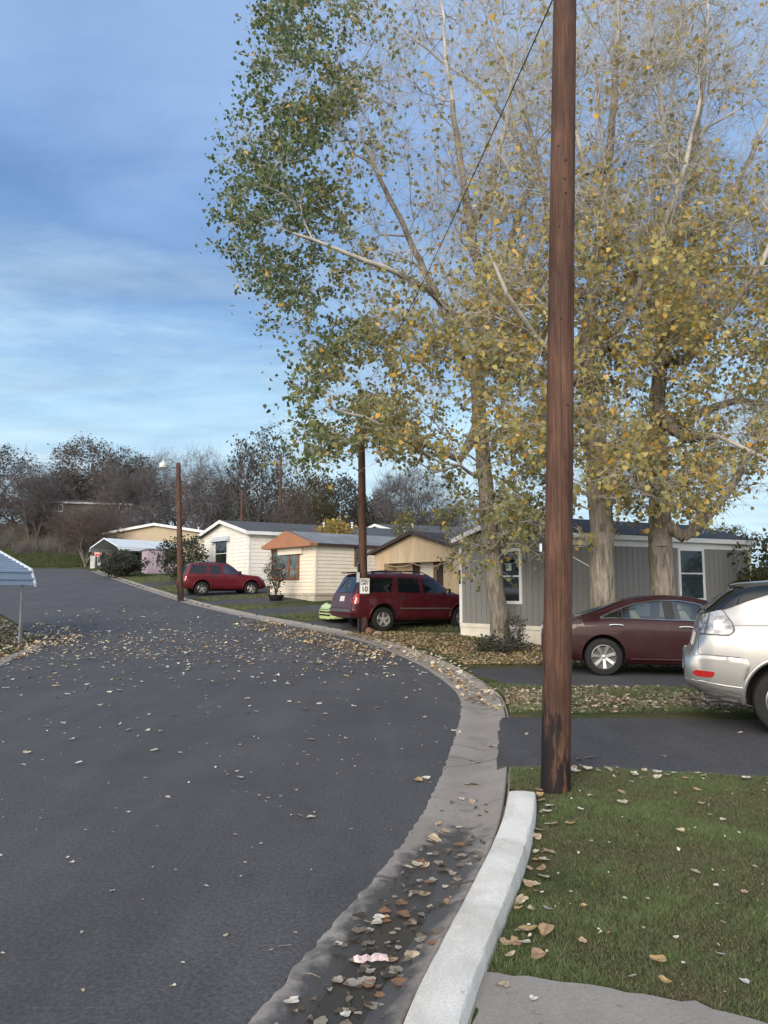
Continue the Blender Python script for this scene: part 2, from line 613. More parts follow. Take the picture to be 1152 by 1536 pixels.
def pole_mat():
    m, nt, b = new_mat('pole_wood')
    co = coords(nt, (1, 1, .035))
    n = noise(nt, co, 55, 6, .7, .3)
    r = ramp(nt, n.outputs['Fac'], [(.3, (.048, .026, .019)), (.5, (.092, .048, .033)), (.72, (.150, .084, .060))])
    # blotches
    n2 = noise(nt, coords(nt, (1, 1, .35)), 5, 5, .6)
    r2 = ramp(nt, n2.outputs['Fac'], [(.35, (.6, .55, .55)), (.65, (1.2, 1.15, 1.1))])
    o = mixc(nt, 1.0, r.outputs[0], r2.outputs[0], 'MULTIPLY')
    # creosote at the butt: tar-black streaks climbing from the ground
    tc = N(nt, 'ShaderNodeTexCoord')
    sep = N(nt, 'ShaderNodeSeparateXYZ')
    nt.links.new(tc.outputs['Object'], sep.inputs[0])
    n3 = noise(nt, coords(nt, (1, 1, .18)), 16, 5, .6)
    ma = N(nt, 'ShaderNodeMath', operation='MULTIPLY_ADD')
    nt.links.new(n3.outputs['Fac'], ma.inputs[0])
    ma.inputs[1].default_value = -3.0
    nt.links.new(sep.outputs[2], ma.inputs[2])
    ma2 = N(nt, 'ShaderNodeMath', operation='MULTIPLY_ADD')
    nt.links.new(sep.outputs[0], ma2.inputs[0])
    ma2.inputs[1].default_value = 4.2
    nt.links.new(ma.outputs[0], ma2.inputs[2])
    tr = N(nt, 'ShaderNodeMapRange')
    tr.inputs['From Min'].default_value = -1.25
    tr.inputs['From Max'].default_value = -1.02
    tr.inputs['To Min'].default_value = .9
    tr.inputs['To Max'].default_value = 0
    nt.links.new(ma2.outputs[0], tr.inputs['Value'])
    o = mixc(nt, tr.outputs[0], o, (.006, .006, .008))
    nt.links.new(o, b.inputs['Base Color'])
    b.inputs['Roughness'].default_value = .72
    b.inputs['Specular IOR Level'].default_value = .3
    bump(nt, b, n.outputs['Fac'], .5, .012)
    return m


M['pole_wood'] = pole_mat()


def roof_mat(name, c, ribs=False):
    m, nt, b = new_mat(name)
    co = coords(nt)
    n = noise(nt, co, 22, 3, .7)
    big = noise(nt, co, 1.1, 5, .6)
    r = ramp(nt, n.outputs['Fac'], [(.3, tuple(v * .65 for v in c)), (.7, tuple(v * 1.3 for v in c))])
    r2 = ramp(nt, big.outputs['Fac'], [(.35, (.82, .82, .84)), (.65, (1.12, 1.12, 1.1))])
    nt.links.new(mixc(nt, 1.0, r.outputs[0], r2.outputs[0], 'MULTIPLY'), b.inputs['Base Color'])
    b.inputs['Roughness'].default_value = .85
    bump(nt, b, n.outputs['Fac'], .4, .02)
    return m


M['shingle_grey'] = roof_mat('shingle_grey', (.07, .07, .072))
M['shingle_light'] = roof_mat('shingle_light', (.20, .21, .215))
M['shingle_brown'] = roof_mat('shingle_brown', (.060, .046, .043))
M['shingle_dark'] = roof_mat('shingle_dark', (.055, .055, .060))
#@@PART2
# ------------------------------------------------------------------ light and sky
SUN_AZ = math.atan2(-.93, -.37)      # the sun stands low behind the camera, a little to the left
SUN_EL = math.radians(24)
sun_dir = np.array([math.cos(SUN_EL) * -.37, math.cos(SUN_EL) * -.93, math.sin(SUN_EL)])
sd = bpy.data.lights.new('sun', 'SUN')
sd.energy = 1.8
sd.angle = math.radians(22)
sd.color = (1.0, .89, .75)
so = bpy.data.objects.new('sun', sd)
COL.objects.link(so)
so.rotation_euler = Vector(sun_dir.tolist()).to_track_quat('Z', 'Y').to_euler()

W = bpy.data.worlds.new('World')
SC.world = W
W.use_nodes = True
nt = W.node_tree
bg = nt.nodes['Background']
sky = N(nt, 'ShaderNodeTexSky')
sky.sky_type = 'NISHITA'
sky.sun_disc = False
sky.sun_elevation = SUN_EL
sky.sun_rotation = math.atan2(-.37, -.93)
sky.air_density = 1.2
sky.dust_density = 1.5
tc = N(nt, 'ShaderNodeTexCoord')
sx = N(nt, 'ShaderNodeSeparateXYZ')
nt.links.new(tc.outputs['Generated'], sx.inputs[0])


def mth(op, a, b=None, c=None):
    n = N(nt, 'ShaderNodeMath', operation=op)
    for i, v in enumerate((a, b, c)):
        if v is None:
            continue
        if isinstance(v, (int, float)):
            n.inputs[i].default_value = v
        else:
            nt.links.new(v, n.inputs[i])
    return n.outputs[0]


zc = mth('MAXIMUM', sx.outputs[2], 0.0)
den = mth('ADD', zc, .10)
u_ = mth('DIVIDE', sx.outputs[0], den)
v_ = mth('DIVIDE', sx.outputs[1], den)
cv = N(nt, 'ShaderNodeCombineXYZ')
nt.links.new(mth('MULTIPLY', u_, .55), cv.inputs[0])
nt.links.new(v_, cv.inputs[1])
cn = noise(nt, cv.outputs[0], 1.15, 8, .60, .5)
cv2 = N(nt, 'ShaderNodeCombineXYZ')
nt.links.new(mth('MULTIPLY', u_, .48), cv2.inputs[0])
nt.links.new(mth('ADD', v_, 3.7), cv2.inputs[1])
cn2 = noise(nt, cv2.outputs[0], 1.7, 6, .6, .3)
# the cloud layer: darker slate-blue belly overhead, thinning to pale blue near the horizon
amp = mth('MINIMUM', mth('MULTIPLY_ADD', sx.outputs[2], 1.7, -.12), .72)
amp = mth('MAXIMUM', amp, .12)
e1 = mth('MULTIPLY_ADD', mth('SUBTRACT', cn.outputs['Fac'], .5), amp, sx.outputs[2])
cr = ramp(nt, e1, [(0.0, (.62, .85, 1.03)), (.17, (.57, .82, 1.03)), (.245, (.47, .74, 1.0)), (.33, (.26, .46, .79)),
                   (.42, (.19, .36, .68)), (.50, (.26, .44, .79)), (.60, (.34, .52, .87)), (1.0, (.38, .53, .85))])
wisp = ramp(nt, cn2.outputs['Fac'], [(.47, (0, 0, 0)), (.66, (1, 1, 1))])
lowm = N(nt, 'ShaderNodeMapRange')
lowm.inputs['From Min'].default_value = .16
lowm.inputs['From Max'].default_value = .48
lowm.inputs['To Min'].default_value = .85
lowm.inputs['To Max'].default_value = .20
nt.links.new(sx.outputs[2], lowm.inputs['Value'])
cc = mixc(nt, mth('MULTIPLY', wisp.outputs[0], lowm.outputs[0]), cr.outputs[0], (.66, .83, .97))
rel = noise(nt, cv2.outputs[0], 2.3, 7, .58, .5)
rl = ramp(nt, rel.outputs['Fac'], [(.32, (.83, .85, .88)), (.68, (1.18, 1.15, 1.09))])
cc = mixc(nt, 1.0, cc, rl.outputs[0], 'MULTIPLY')
# brighter, warmer cloud on the sun's side of the sky
dt = mth('ADD', mth('MULTIPLY', sx.outputs[0], -.37), mth('MULTIPLY', sx.outputs[1], -.93))
wm = N(nt, 'ShaderNodeMapRange')
wm.interpolation_type = 'SMOOTHSTEP'
wm.inputs['From Min'].default_value = .05
wm.inputs['From Max'].default_value = .8
nt.links.new(dt, wm.inputs['Value'])
warm = mixc(nt, cn.outputs['Fac'], (2.75, 2.6, 2.42), (2.1, 2.08, 2.05))
cc = mixc(nt, wm.outputs[0], cc, warm)
SKY_GAIN = 10.0
cs = N(nt, 'ShaderNodeVectorMath', operation='SCALE')
nt.links.new(cc, cs.inputs[0])
cs.inputs['Scale'].default_value = SKY_GAIN * .81
fin = mixc(nt, .86, sky.outputs[0], cs.outputs[0])
nt.links.new(fin, bg.inputs['Color'])
bg.inputs['Strength'].default_value = .1

vs = SC.view_settings
vs.view_transform = 'Standard'
vs.look = 'None'
vs.exposure = 0.36
vs.gamma = 1.0
SC.cycles.use_denoising = True
SC.cycles.max_bounces = 8
SC.cycles.transparent_max_bounces = 12


# ------------------------------------------------------------------ plan curves
def catmull(P, n=8):
    P = [np.array(p, float) for p in P]
    P = [2 * P[0] - P[1]] + P + [2 * P[-1] - P[-2]]
    out = []
    for i in range(1, len(P) - 2):
        for k in range(n):
            t = k / n
            a, b, c, d = P[i - 1], P[i], P[i + 1], P[i + 2]
            out.append(.5 * (2 * b + (c - a) * t + (2 * a - 5 * b + 4 * c - d) * t * t + (3 * b - a - 3 * c + d) * t ** 3))
    out.append(P[-2])
    return np.array(out)


def resample(P, step):
    P = np.asarray(P)
    d = np.concatenate([[0], np.cumsum(np.linalg.norm(np.diff(P, axis=0), axis=1))])
    n = max(2, int(d[-1] / step))
    t = np.linspace(0, d[-1], n)
    return np.stack([np.interp(t, d, P[:, i]) for i in range(P.shape[1])], 1)


def offset(P, d):
    """shift a plan polyline to its right by d"""
    t = np.gradient(P, axis=0)
    t /= np.linalg.norm(t, axis=1)[:, None]
    return P + np.stack([t[:, 1], -t[:, 0]], 1) * d


R_px = [(262, 1700), (375, 1536), (440, 1460), (505, 1385), (580, 1300), (640, 1215), (680, 1120), (693, 1068), (688, 1042),
        (662, 1018), (620, 992), (560, 967), (500, 951), (440, 939), (380, 928), (330, 917), (285, 906), (250, 895.5), (215, 884), (180, 872), (150, 861.5), (136, 856.5)]
R = catmull([Gp(*p)[:2] for p in R_px], 10)
R = resample(R, .12)
for _ in range(12):
    R[1:-1] = (R[:-2] + 2 * R[1:-1] + R[2:]) / 4
GUT = .56
O = offset(R, GUT)
L_px = [(-520, 1320), (-200, 1115), (0, 1001), (28, 986), (62, 970), (55, 958), (38, 946), (0, 921), (-60, 897), (-140, 878)]
Lp = catmull([Gp(*p)[:2] for p in L_px], 8)


def inside(poly, x, y):
    poly = np.asarray(poly)
    x = np.asarray(x)
    y = np.asarray(y)
    r = np.zeros(x.shape, bool)
    j = len(poly) - 1
    for i in range(len(poly)):
        xi, yi = poly[i]
        xj, yj = poly[j]
        c = ((yi > y) != (yj > y)) & (x < (xj - xi) * (y - yi) / (yj - yi + 1e-12) + xi)
        r ^= c
        j = i
    return r


def sdist(P, x, y):
    """signed distance to a polyline, positive on its right"""
    x = np.asarray(x, float)
    y = np.asarray(y, float)
    A = P[:-1]
    B = P[1:]
    best = np.full(x.shape, 1e9)
    sg = np.zeros(x.shape)
    for a, b in zip(A, B):
        d = b - a
        l2 = d @ d + 1e-12
        t = np.clip(((x - a[0]) * d[0] + (y - a[1]) * d[1]) / l2, 0, 1)
        px_ = x - a[0] - t * d[0]
        py_ = y - a[1] - t * d[1]
        q = px_ * px_ + py_ * py_
        m = q < best
        best[m] = q[m]
        s = (d[1] * px_ - d[0] * py_)
        sg[m] = np.sign(s)[m]
    return np.sqrt(best) * sg


def hump(x, y):
    return .012 * np.sin(1.9 * x + .7 * y) + .010 * np.sin(2.7 * y - 1.1 * x) + .006 * np.sin(6.1 * x + 4.3 * y)


Rc = resample(R, .6)
Oc = resample(O, .6)


def ground_z(x, y):
    s = sdist(Oc, x, y)
    w = np.clip((s + .14) / .22, 0, 1)
    return T(x, y) - .04 + w * (.085 + .4 * hump(x, y) * np.clip(s, 0, 1))


# the ground: one sheet out to the horizon
gx = np.unique(np.concatenate([np.linspace(-400, -40, 19), np.linspace(-40, -14, 40), np.linspace(-14, 16, 151), np.linspace(16, 50, 35), np.linspace(50, 400, 18)]))
gy = np.unique(np.concatenate([np.linspace(-40, 0, 12), np.linspace(0, 32, 161), np.linspace(32, 120, 120), np.linspace(120, 400, 20)]))
X, Y = np.meshgrid(gx, gy, indexing='ij')
Z = ground_z(X.ravel(), Y.ravel())
nx, ny = len(gx), len(gy)
V = np.stack([X.ravel(), Y.ravel(), Z], 1)
ii, jj = np.meshgrid(np.arange(nx - 1), np.arange(ny - 1), indexing='ij')
a = (ii * ny + jj).ravel()
Fq = np.stack([a, a + ny, a + ny + 1, a + 1], 1)
me = np_mesh('ground', V, Fq, np.full(len(Fq), 4))
tag(link_mesh('ground', me, M['ground'], smooth=True), kind='structure')


def sheet(name, poly, off, cell, mat, zf=T, skirt=0.0, kind='structure', rag=0.0, clip=None):
    """a flat sheet with the outline poly laid over the terrain"""
    poly = np.asarray(poly, float)
    if rag:
        poly = resample(np.vstack([poly, poly[:1]]), .06)[:-1]
        poly = poly + rng.normal(0, rag, poly.shape)
    bm = bmesh.new()
    vs_ = [bm.verts.new((p[0], p[1], 0)) for p in poly]
    bm.faces.new(vs_)
    lo = poly.min(0)
    hi = poly.max(0)
    for ax in (0, 1):
        v = math.floor(lo[ax] / cell) * cell + cell
        while v < hi[ax]:
            co = [0, 0, 0]
            co[ax] = v
            no = [0, 0, 0]
            no[ax] = 1
            bmesh.ops.bisect_plane(bm, geom=bm.verts[:] + bm.edges[:] + bm.faces[:], plane_co=co, plane_no=no)
            v += cell * (1 if v < 40 else 2)
    if clip is not None:
        cx = np.array([f.calc_center_median()[:2] for f in bm.faces])
        sdv = sdist(Oc, cx[:, 0], cx[:, 1])
        bmesh.ops.delete(bm, geom=[f for f, s in zip(bm.faces[:], sdv) if s < clip], context='FACES')
    if skirt:
        be = [e for e in bm.edges if e.is_boundary]
        ex = bmesh.ops.extrude_edge_only(bm, edges=be)
        low = {g for g in ex['geom'] if isinstance(g, bmesh.types.BMVert)}
    else:
        low = set()
    bm.verts.index_update()
    P = np.array([v.co[:] for v in bm.verts])
    Zs = zf(P[:, 0], P[:, 1]) + off
    for v, z in zip(bm.verts, Zs):
        v.co.z = z - (skirt if v in low else 0)
    bmesh.ops.recalc_face_normals(bm, faces=bm.faces[:])
    if sum(f.normal.z for f in bm.faces) < 0:
        bmesh.ops.reverse_faces(bm, faces=bm.faces[:])
    me = bpy.data.meshes.new(name)
    bm.to_mesh(me)
    bm.free()
    return tag(link_mesh(name, me, mat), kind=kind)


far_road = [Gp(*p)[:2] for p in ((125, 853.6), (60, 852.8), (0, 853), (-120, 854), (-330, 858), (-420, 868))]
road_poly = np.vstack([R[::4] + rng.normal(0, .012, R[::4].shape), np.array(far_road), Lp[::-1]])
road_left = np.array(Lp)
sheet('road', road_poly, 0.0, 1.0, M['asphalt'], rag=.008)


# gutter and kerb along the right edge of the road
def ribbon(name, base, prof, mat, z0=None, wet=None, kind='structure', caps=False, label=None, taper=None):
    n = len(base)
    k = len(prof)
    V = []
    C_ = []
    for (o, h) in prof:
        q = offset(base, o)
        if wet is not None and o < .02:
            q = q + EDGE_J[:, None] * np.array([.9, -.3])
        hh = np.full(n, h)
        if taper is not None and h > 0:
            hh = h * taper
        if taper is not None and h > .03:
            big_ = rng.random(n) < (.10 if o > .74 else .02)
            q = q - (np.convolve(np.where(big_, rng.uniform(.004, .014, n), 0) + rng.normal(0, .0012, n), (.25, .5, .25), 'same'))[:, None] * (1 if o > .7 else -.4)
            hh = hh + np.convolve(rng.normal(0, .0012, n), (.25, .5, .25), 'same')

        V.append(np.stack([q[:, 0], q[:, 1], T(q[:, 0], q[:, 1]) + hh], 1))
        c = np.zeros((n, 3))
        if wet is not None:
            c[:, 0] = wet(q[:, 0], q[:, 1], o)
            c[:, 1] = JOINT
        C_.append(c)
    V = np.stack(V, 1)          # n,k,3
    C_ = np.stack(C_, 1)
    i, j = np.meshgrid(np.arange(n - 1), np.arange(k - 1), indexing='ij')
    a = (i * k + j).ravel()
    Fq = np.stack([a, a + 1, a + k + 1, a + k], 1)
    flat = Fq.ravel().tolist()
    cnt = [4] * len(Fq)
    if caps:
        flat += list(range(k))[::-1] + [(n - 1) * k + j for j in range(k)]
        cnt += [k, k]
    me = np_mesh(name, V.reshape(-1, 3), flat, cnt, C_.reshape(-1, 3))
    return tag(link_mesh(name, me, mat, smooth=True, angle=32), kind=kind, label=label)


def wetness(x, y, o):
    g = np.exp(-((o - .28) / .23) ** 2)
    along = np.clip((5.5 - y) / 1.2, 0, 1) * 1.0 + .22
    return g * along * .78


Rr = np.vstack([resample(R[R[:, 1] < 14], .03)[:-1], R[R[:, 1] >= 14]])
EDGE_J = np.convolve(rng.normal(0, .009, len(Rr)), (.2, .6, .2), 'same')
_sl = np.concatenate([[0], np.cumsum(np.linalg.norm(np.diff(Rr, axis=0), axis=1))])
JOINT = np.exp(-((((_sl - .55) % 3.05) - 1.5) / .014) ** 2)
ribbon('gutter', Rr, [(-.02, -.02), (-.01, .006), (.03, .010), (.14, -.004), (.24, -.018), (.33, -.020), (.42, -.004), (.50, .030), (.540, .043), (.549, .040), (.556, .012), (.566, .012), (.574, .044), (.585, .046), (.60, -.03)],
       M['concrete'], wet=wetness)
cend = Gp(762, 1196)[1]
Cb = R[(R[:, 1] < cend - .05) & (R[:, 1] > .5)]
Cb = resample(Cb, .06)
Cb = resample(Cb, .03)
tp = np.ones(len(Cb))
tp[-8:] = np.array([.99, .98, .97, .95, .92, .88, .80, .66])
tp = tp * (1 + .02 * np.sin(np.arange(len(tp)) * .11) + .01 * np.sin(np.arange(len(tp)) * .31))
curb = ribbon('curb', resample(Cb, .03), [(.571, .0), (.574, .05), (.592, .118), (.596, .130), (.606, .137), (.64, .142), (.70, .144), (.768, .141), (.779, .136), (.785, .124), (.796, .02), (.80, -.03)], M['curb_paint'], caps=True, taper=tp)

# driveways, pavement and lawn to the right of the road
px2 = lambda L, off=.05: np.array([Gp(*p, off)[:2] for p in L])
d1a = Gp(767, 1150, .05)[:2]
d1b = Gp(1152, 1168, .05)[:2]
d1c = Gp(764, 1077, .05)[:2]
d1d = Gp(1112, 1080, .05)[:2]
u1 = (d1b - d1a) / np.linalg.norm(d1b - d1a)
u2 = (d1d - d1c) / np.linalg.norm(d1d - d1c)
drive_rx = np.array([d1a - u1 * .12, d1a + u1 * 14, d1c + u2 * 15, d1c - u2 * .1])
sheet('driveway', drive_rx, .055, .5, M['asphalt_drive'], skirt=.05, rag=.012)
e1 = Gp(716, 1012, .05)[:2]
e2 = Gp(1030, 1031, .05)[:2]
f1 = Gp(700, 1004, .05)[:2]
ue = (e2 - e1) / np.linalg.norm(e2 - e1)
drive_sedan = np.array([e1, Gp(772, 1029, .05)[:2], e2, e2 + ue * 9, e2 + ue * 9 + np.array([.9, 2.6]), Gp(815, 1001, .05)[:2], f1])
sheet('driveway', drive_sedan, .055, .5, M['asphalt_drive'], skirt=.05, rag=.012)
A38 = math.radians(38)
h38 = np.array([math.cos(A38), math.sin(A38)])
n38 = np.array([-math.sin(A38), math.cos(A38)])


def drive_at(px, py, w, l, ang=A38, back=.2):
    p = Gp(px, py, .05)[:2]
    h = np.array([math.cos(ang), math.sin(ang)])
    n = np.array([-h[1], h[0]])
    return np.array([p - h * back, p + h * l, p + h * l + n * w, p + n * w - h * back])


drives = []
for spec in ((520, 947, 3.0, 9), (372, 925, 2.4, 12), (300, 910, 2.4, 14), (262, 899.5, 3.4, 15), (205, 881, 3.2, 15)):
    q = drive_at(*spec)
    drives.append(q)
    sheet('driveway', q, .055, .22, M['asphalt_drive'], skirt=.05, rag=.02, clip=.05)

walk_poly = px2([(700, 1462), (728, 1459), (790, 1466), (860, 1475), (1000, 1500), (1152, 1533), (1500, 1600), (1500, 1900), (560, 1900), (640, 1600)], .07)
wl = offset(Cb, .83)
sheet('walkway', walk_poly, .075, .3, M['walk'], skirt=.06, rag=.01)

lawn_left = offset(R, .80)
lawn_left = lawn_left[(lawn_left[:, 1] > .8) & (lawn_left[:, 1] < cend)]
ll2 = offset(R, .585)
ll2 = ll2[(ll2[:, 1] > cend) & (ll2[:, 1] < d1a[1] - .02)]
lawn_poly = np.vstack([lawn_left[::3], ll2[::3], [d1a + u1 * .02 - (0, .02)], [d1a + u1 * 14 - (0, .02)], [(14, .8)]])


def lawn_z(x, y):
    return T(x, y) + .055 + hump(x, y)


sheet('lawn', lawn_poly, 0, .12, M['lawn'], zf=lawn_z)

# pale kerb strip of the lot across the road
ribbon('curb', resample(Lp[(np.arange(len(Lp)) > 6) & (np.arange(len(Lp)) < 34)], .2), [(-.26, -.03), (-.25, .03), (-.03, .035), (0, .03), (.02, -.02)], M['walk'], caps=True)

# puddle in the gutter
pw = R[(R[:, 1] > 1.5) & (R[:, 1] < 4.25)]
pud = np.vstack([offset(pw, .10)[::6], offset(pw, .46)[::-6]])
m, pnt, pb = new_mat('puddle_water')
pb.inputs['Base Color'].default_value = (.048, .043, .038, 1)
pb.inputs['Roughness'].default_value = .12
pb.inputs['Specular IOR Level'].default_value = .7
M['water'] = m
sheet('puddle_water', pud, -.0095, .5, M['water'])


# ------------------------------------------------------------------ houses
def unit(v):
    v = np.array(v, float)
    return v / np.linalg.norm(v)


class Frame:
    """a wall face: origin, unit vector along it, outward normal"""

    def __init__(s, o, u, n):
        s.o = np.array(o, float)
        s.u = np.array([u[0], u[1], 0.])
        s.n = np.array([n[0], n[1], 0.])

    def p(s, a, z, out=0.0):
        return s.o + s.u * a + s.n * out + np.array([0, 0, z])


def lap_wall(mb, fr, L, z0, z1, top=None, course=.13, d=.026):
    """horizontal siding; top(z) gives the (a0, a1) extent at height z above the eave"""
    z = z0
    while z < z1 - 1e-4:
        zz = min(z + course, z1)
        a0, a1 = (0, L) if top is None else top(z)
        b0, b1 = (0, L) if top is None else top(zz)
        mb.quad(fr.p(a0, z, d), fr.p(a1, z, d), fr.p(b1, zz, .002), fr.p(b0, zz, .002))
        mb.quad(fr.p(a0, z, 0), fr.p(a1, z, 0), fr.p(a1, z, d), fr.p(a0, z, d))
        z = zz


def groove_wall(mb, fr, L, z0, topf, step=.2, g=.014, d=.009):
    a = 0
    while a < L - 1e-4:
        b = min(a + step, L)
        mb.quad(fr.p(a + g, z0, d), fr.p(b, z0, d), fr.p(b, topf(b), d), fr.p(a + g, topf(a + g), d))
        mb.quad(fr.p(a, z0, 0), fr.p(a + g, z0, 0), fr.p(a + g, topf(a + g), 0), fr.p(a, topf(a), 0))
        mb.quad(fr.p(a + g, z0, 0), fr.p(a + g, z0, d), fr.p(a + g, topf(a + g), d), fr.p(a + g, topf(a + g), 0))
        mb.quad(fr.p(b, z0, d), fr.p(b, z0, 0), fr.p(b, topf(b), 0), fr.p(b, topf(b), d))
        a = b


def window(root, fr, a, z, w, h, frame_m, pane_m, split='h', fw=.07, out=.05, ratio=.5, name='window'):
    mb = MB()

    def bar(a0, z0, a1, z1, o=out):
        mb.box(fr.p(a0, z0, .0), fr.u * (a1 - a0), fr.n * o, (0, 0, z1 - z0))
    bar(a, z, a + w, z + fw)
    bar(a, z + h - fw, a + w, z + h)
    bar(a, z + fw, a + fw, z + h - fw)
    bar(a + w - fw, z + fw, a + w, z + h - fw)
    if split in ('h', 'both'):
        bar(a + fw, z + h * ratio - .02, a + w - fw, z + h * ratio + .02, out - .012)
    if split in ('v', 'both'):
        bar(a + w * ratio - .05, z + fw, a + w * ratio + .05, z + h - fw, out - .012)
    o = mb.build(name, frame_m, root)
    pm = MB()
    pm.box(fr.p(a + fw * .5, z + fw * .5, .0), fr.u * (w - fw), fr.n * .033, (0, 0, h - fw))
    p = pm.build('pane', pane_m, o, local=True)
    p.data.transform(Matrix.Translation(-Vector(root.location)))
    return o


def house(name, C, e1, e2, Wd, Ln, zb, skirt, wall, rise, M_wall, M_skirt, M_roof, M_trim, label, siding='lap', over=.22, roof_t=.10, cat='mobile home', fascia=.14, ridge=.5, M_rake=None, corner=.09, course=.13):
    e1 = unit(e1)
    e2 = unit(e2)
    C = np.array([C[0], C[1], 0.])
    cen = C[:2] + e1 * Wd / 2 + e2 * Ln / 2
    root = empty(name, (cen[0], cen[1], zb), label, cat)
    n_end = np.array([e1[1], -e1[0]])
    if n_end @ e2 > 0:
        n_end = -n_end
    n_side = np.array([e2[1], -e2[0]])
    if n_side @ e1 > 0:
        n_side = -n_side
    fe = Frame((C[0], C[1], zb), e1, n_end)
    fs = Frame((C[0], C[1], zb), e2, n_side)
    zt = skirt + wall
    E1 = np.array([*e1, 0])
    E2 = np.array([*e2, 0])
    # walls: solid core and siding
    w = MB()
    base = np.array([C[0], C[1], zb])
    core = [base + (0, 0, skirt), base + E1 * Wd + (0, 0, skirt), base + E1 * Wd + (0, 0, zt), base + E1 * Wd * ridge + (0, 0, zt + rise), base + (0, 0, zt)]
    w.prism(core, E2 * Ln)

    def gt(a):
        a = a / Wd
        return zt + rise * (a / ridge if a < ridge else (1 - a) / (1 - ridge))

    def ext(z):
        k = (z - zt) / rise
        return (Wd * ridge * k, Wd - Wd * (1 - ridge) * k)
    if siding == 'lap':
        lap_wall(w, fe, Wd, skirt, zt, course=course)
        lap_wall(w, fe, Wd, zt, zt + rise - .02, top=ext, course=course)
        lap_wall(w, fs, Ln, skirt, zt, course=course)
    elif siding == 'groove':
        groove_wall(w, fe, Wd, skirt, gt)
        groove_wall(w, fs, Ln, skirt, lambda a: zt)
    w.build('wall', M_wall, root)
    if skirt > 0:
        s = MB()
        s.box(base + (0, 0, -.4), E1 * Wd, E2 * Ln, (0, 0, skirt + .4 - .003))
        for fr, L in ((fe, Wd), (fs, Ln)):
            s.box(fr.p(0, skirt - .10, 0), fr.u * L, fr.n * .03, (0, 0, .11))
            a = .0
            while a < L:
                s.box(fr.p(a, -.3, 0), fr.u * .02, fr.n * .008, (0, 0, skirt + .2))
                a += .31
        s.build('skirting', M_skirt, root)
    if corner:
        for grp in (((fe, 0), (fs, 0)), ((fe, Wd - corner),), ((fs, Ln - corner),)):
            c = MB()
            for fr, a in grp:
                c.box(fr.p(a, skirt, 0), fr.u * corner, fr.n * .036, (0, 0, wall - .002))
            c.build('corner_trim', M_trim, root)
    # roof slabs
    r = MB()
    sl1 = rise / (Wd * ridge)
    sl2 = rise / (Wd * (1 - ridge))
    o2 = E2 * over
    for sgn in (0, 1):
        if sgn == 0:
            p0 = base - E1 * over + (0, 0, zt - sl1 * over)
        else:
            p0 = base + E1 * (Wd + over) + (0, 0, zt - sl2 * over)
        p1 = base + E1 * Wd * ridge + (0, 0, zt + rise)
        up = np.array([0, 0, roof_t])
        r.prism([p0 - o2 + (0, 0, .01), p1 - o2 + (0, 0, .01), p1 - o2 + up, p0 - o2 + up], E2 * (Ln + 2 * over))
    roof = r.build('roof', M_roof, root)
    f = MB()
    # eave fascia along the long side, rake boards up the gable
    p0 = base - E1 * (over + .012) + (0, 0, zt - sl1 * over - fascia + roof_t * .8)
    f.box(p0 - o2, E2 * (Ln + 2 * over), -E1 * .022, (0, 0, fascia))
    for sgn in (0, 1):
        a0 = -over if sgn == 0 else Wd + over
        z0 = zt - (sl1 if sgn == 0 else sl2) * over
        q0 = base + E1 * a0 + (0, 0, z0) - o2
        q1 = base + E1 * Wd * ridge + (0, 0, zt + rise) - o2
        dn = np.array([0, 0, -fascia + roof_t])
        up = np.array([0, 0, roof_t + .012])
        f.prism([q0 + dn, q1 + dn, q1 + up, q0 + up], -E2 * .025)
    f.build('fascia', M_rake or M_trim, root)
    return dict(root=root, fe=fe, fs=fs, zt=zt, base=base, E1=E1, E2=E2, gt=gt, Wd=Wd, Ln=Ln, zb=zb, skirt=skirt, roof=roof, rise=rise, over=over)


def vent_pipe(h, along, across, hgt=.35, r=.05, mat='white_metal'):
    """a pipe standing on the roof: along the house, across from the eave"""
    p = h['base'] + h['E2'] * along + h['E1'] * across
    z = h['gt'](across) + .05
    m_ = MB()
    m_.tube([p + (0, 0, z), p + (0, 0, z + hgt)], r, 8)
    m_.tube([p + (0, 0, z + hgt), p + (0, 0, z + hgt + .06)], r * 1.6, 8)
    o = m_.build('vent_pipe', M[mat], h['roof'], local=True)
    o.data.transform(Matrix.Translation(-Vector(h['root'].location)))


def zT(p):
    return float(T(p[0], p[1]))


# grey house nearest the road bend
Lg = at(691, 958, 22.0)[:2]
Pg = at(848, 950, 19.3)[:2]
eg1 = unit(Lg - Pg)
Wg = float(np.linalg.norm(Lg - Pg))
eg2 = unit((.895, .445))
Rg = None
for t in np.linspace(5, 14, 400):
    q = Pg + eg2 * t
    if 576 + F * q[0] / q[1] >= 1124:
        break
Lng = float(t)
zbg = .13
gh = house('grey_house', Pg, eg1, eg2, Wg, Lng, zbg, .50, 2.42, .54, M['grey_siding'], M['skirt_white'], M['shingle_dark'], M['white_trim'],
           'grey mobile home with white corner trim behind the two thick tree trunks', siding='groove', over=.15, fascia=.13, corner=.10)
_a = lambda px, fr: None


def wall_a(fr, px):
    """distance along a wall face at which it shows at column px"""
    k = (px - 576) / F
    # (o.x + u.x a) = k (o.y + u.y a)   (close enough: the camera looks along +y)
    return (k * fr.o[1] - fr.o[0]) / (fr.u[0] - k * fr.u[1])


def zpix(fr, a, py):
    p = fr.p(a, 0)
    r = ray(576 + F * p[0] / p[1], py)
    return H + r[2] / r[1] * p[1] - fr.o[2]


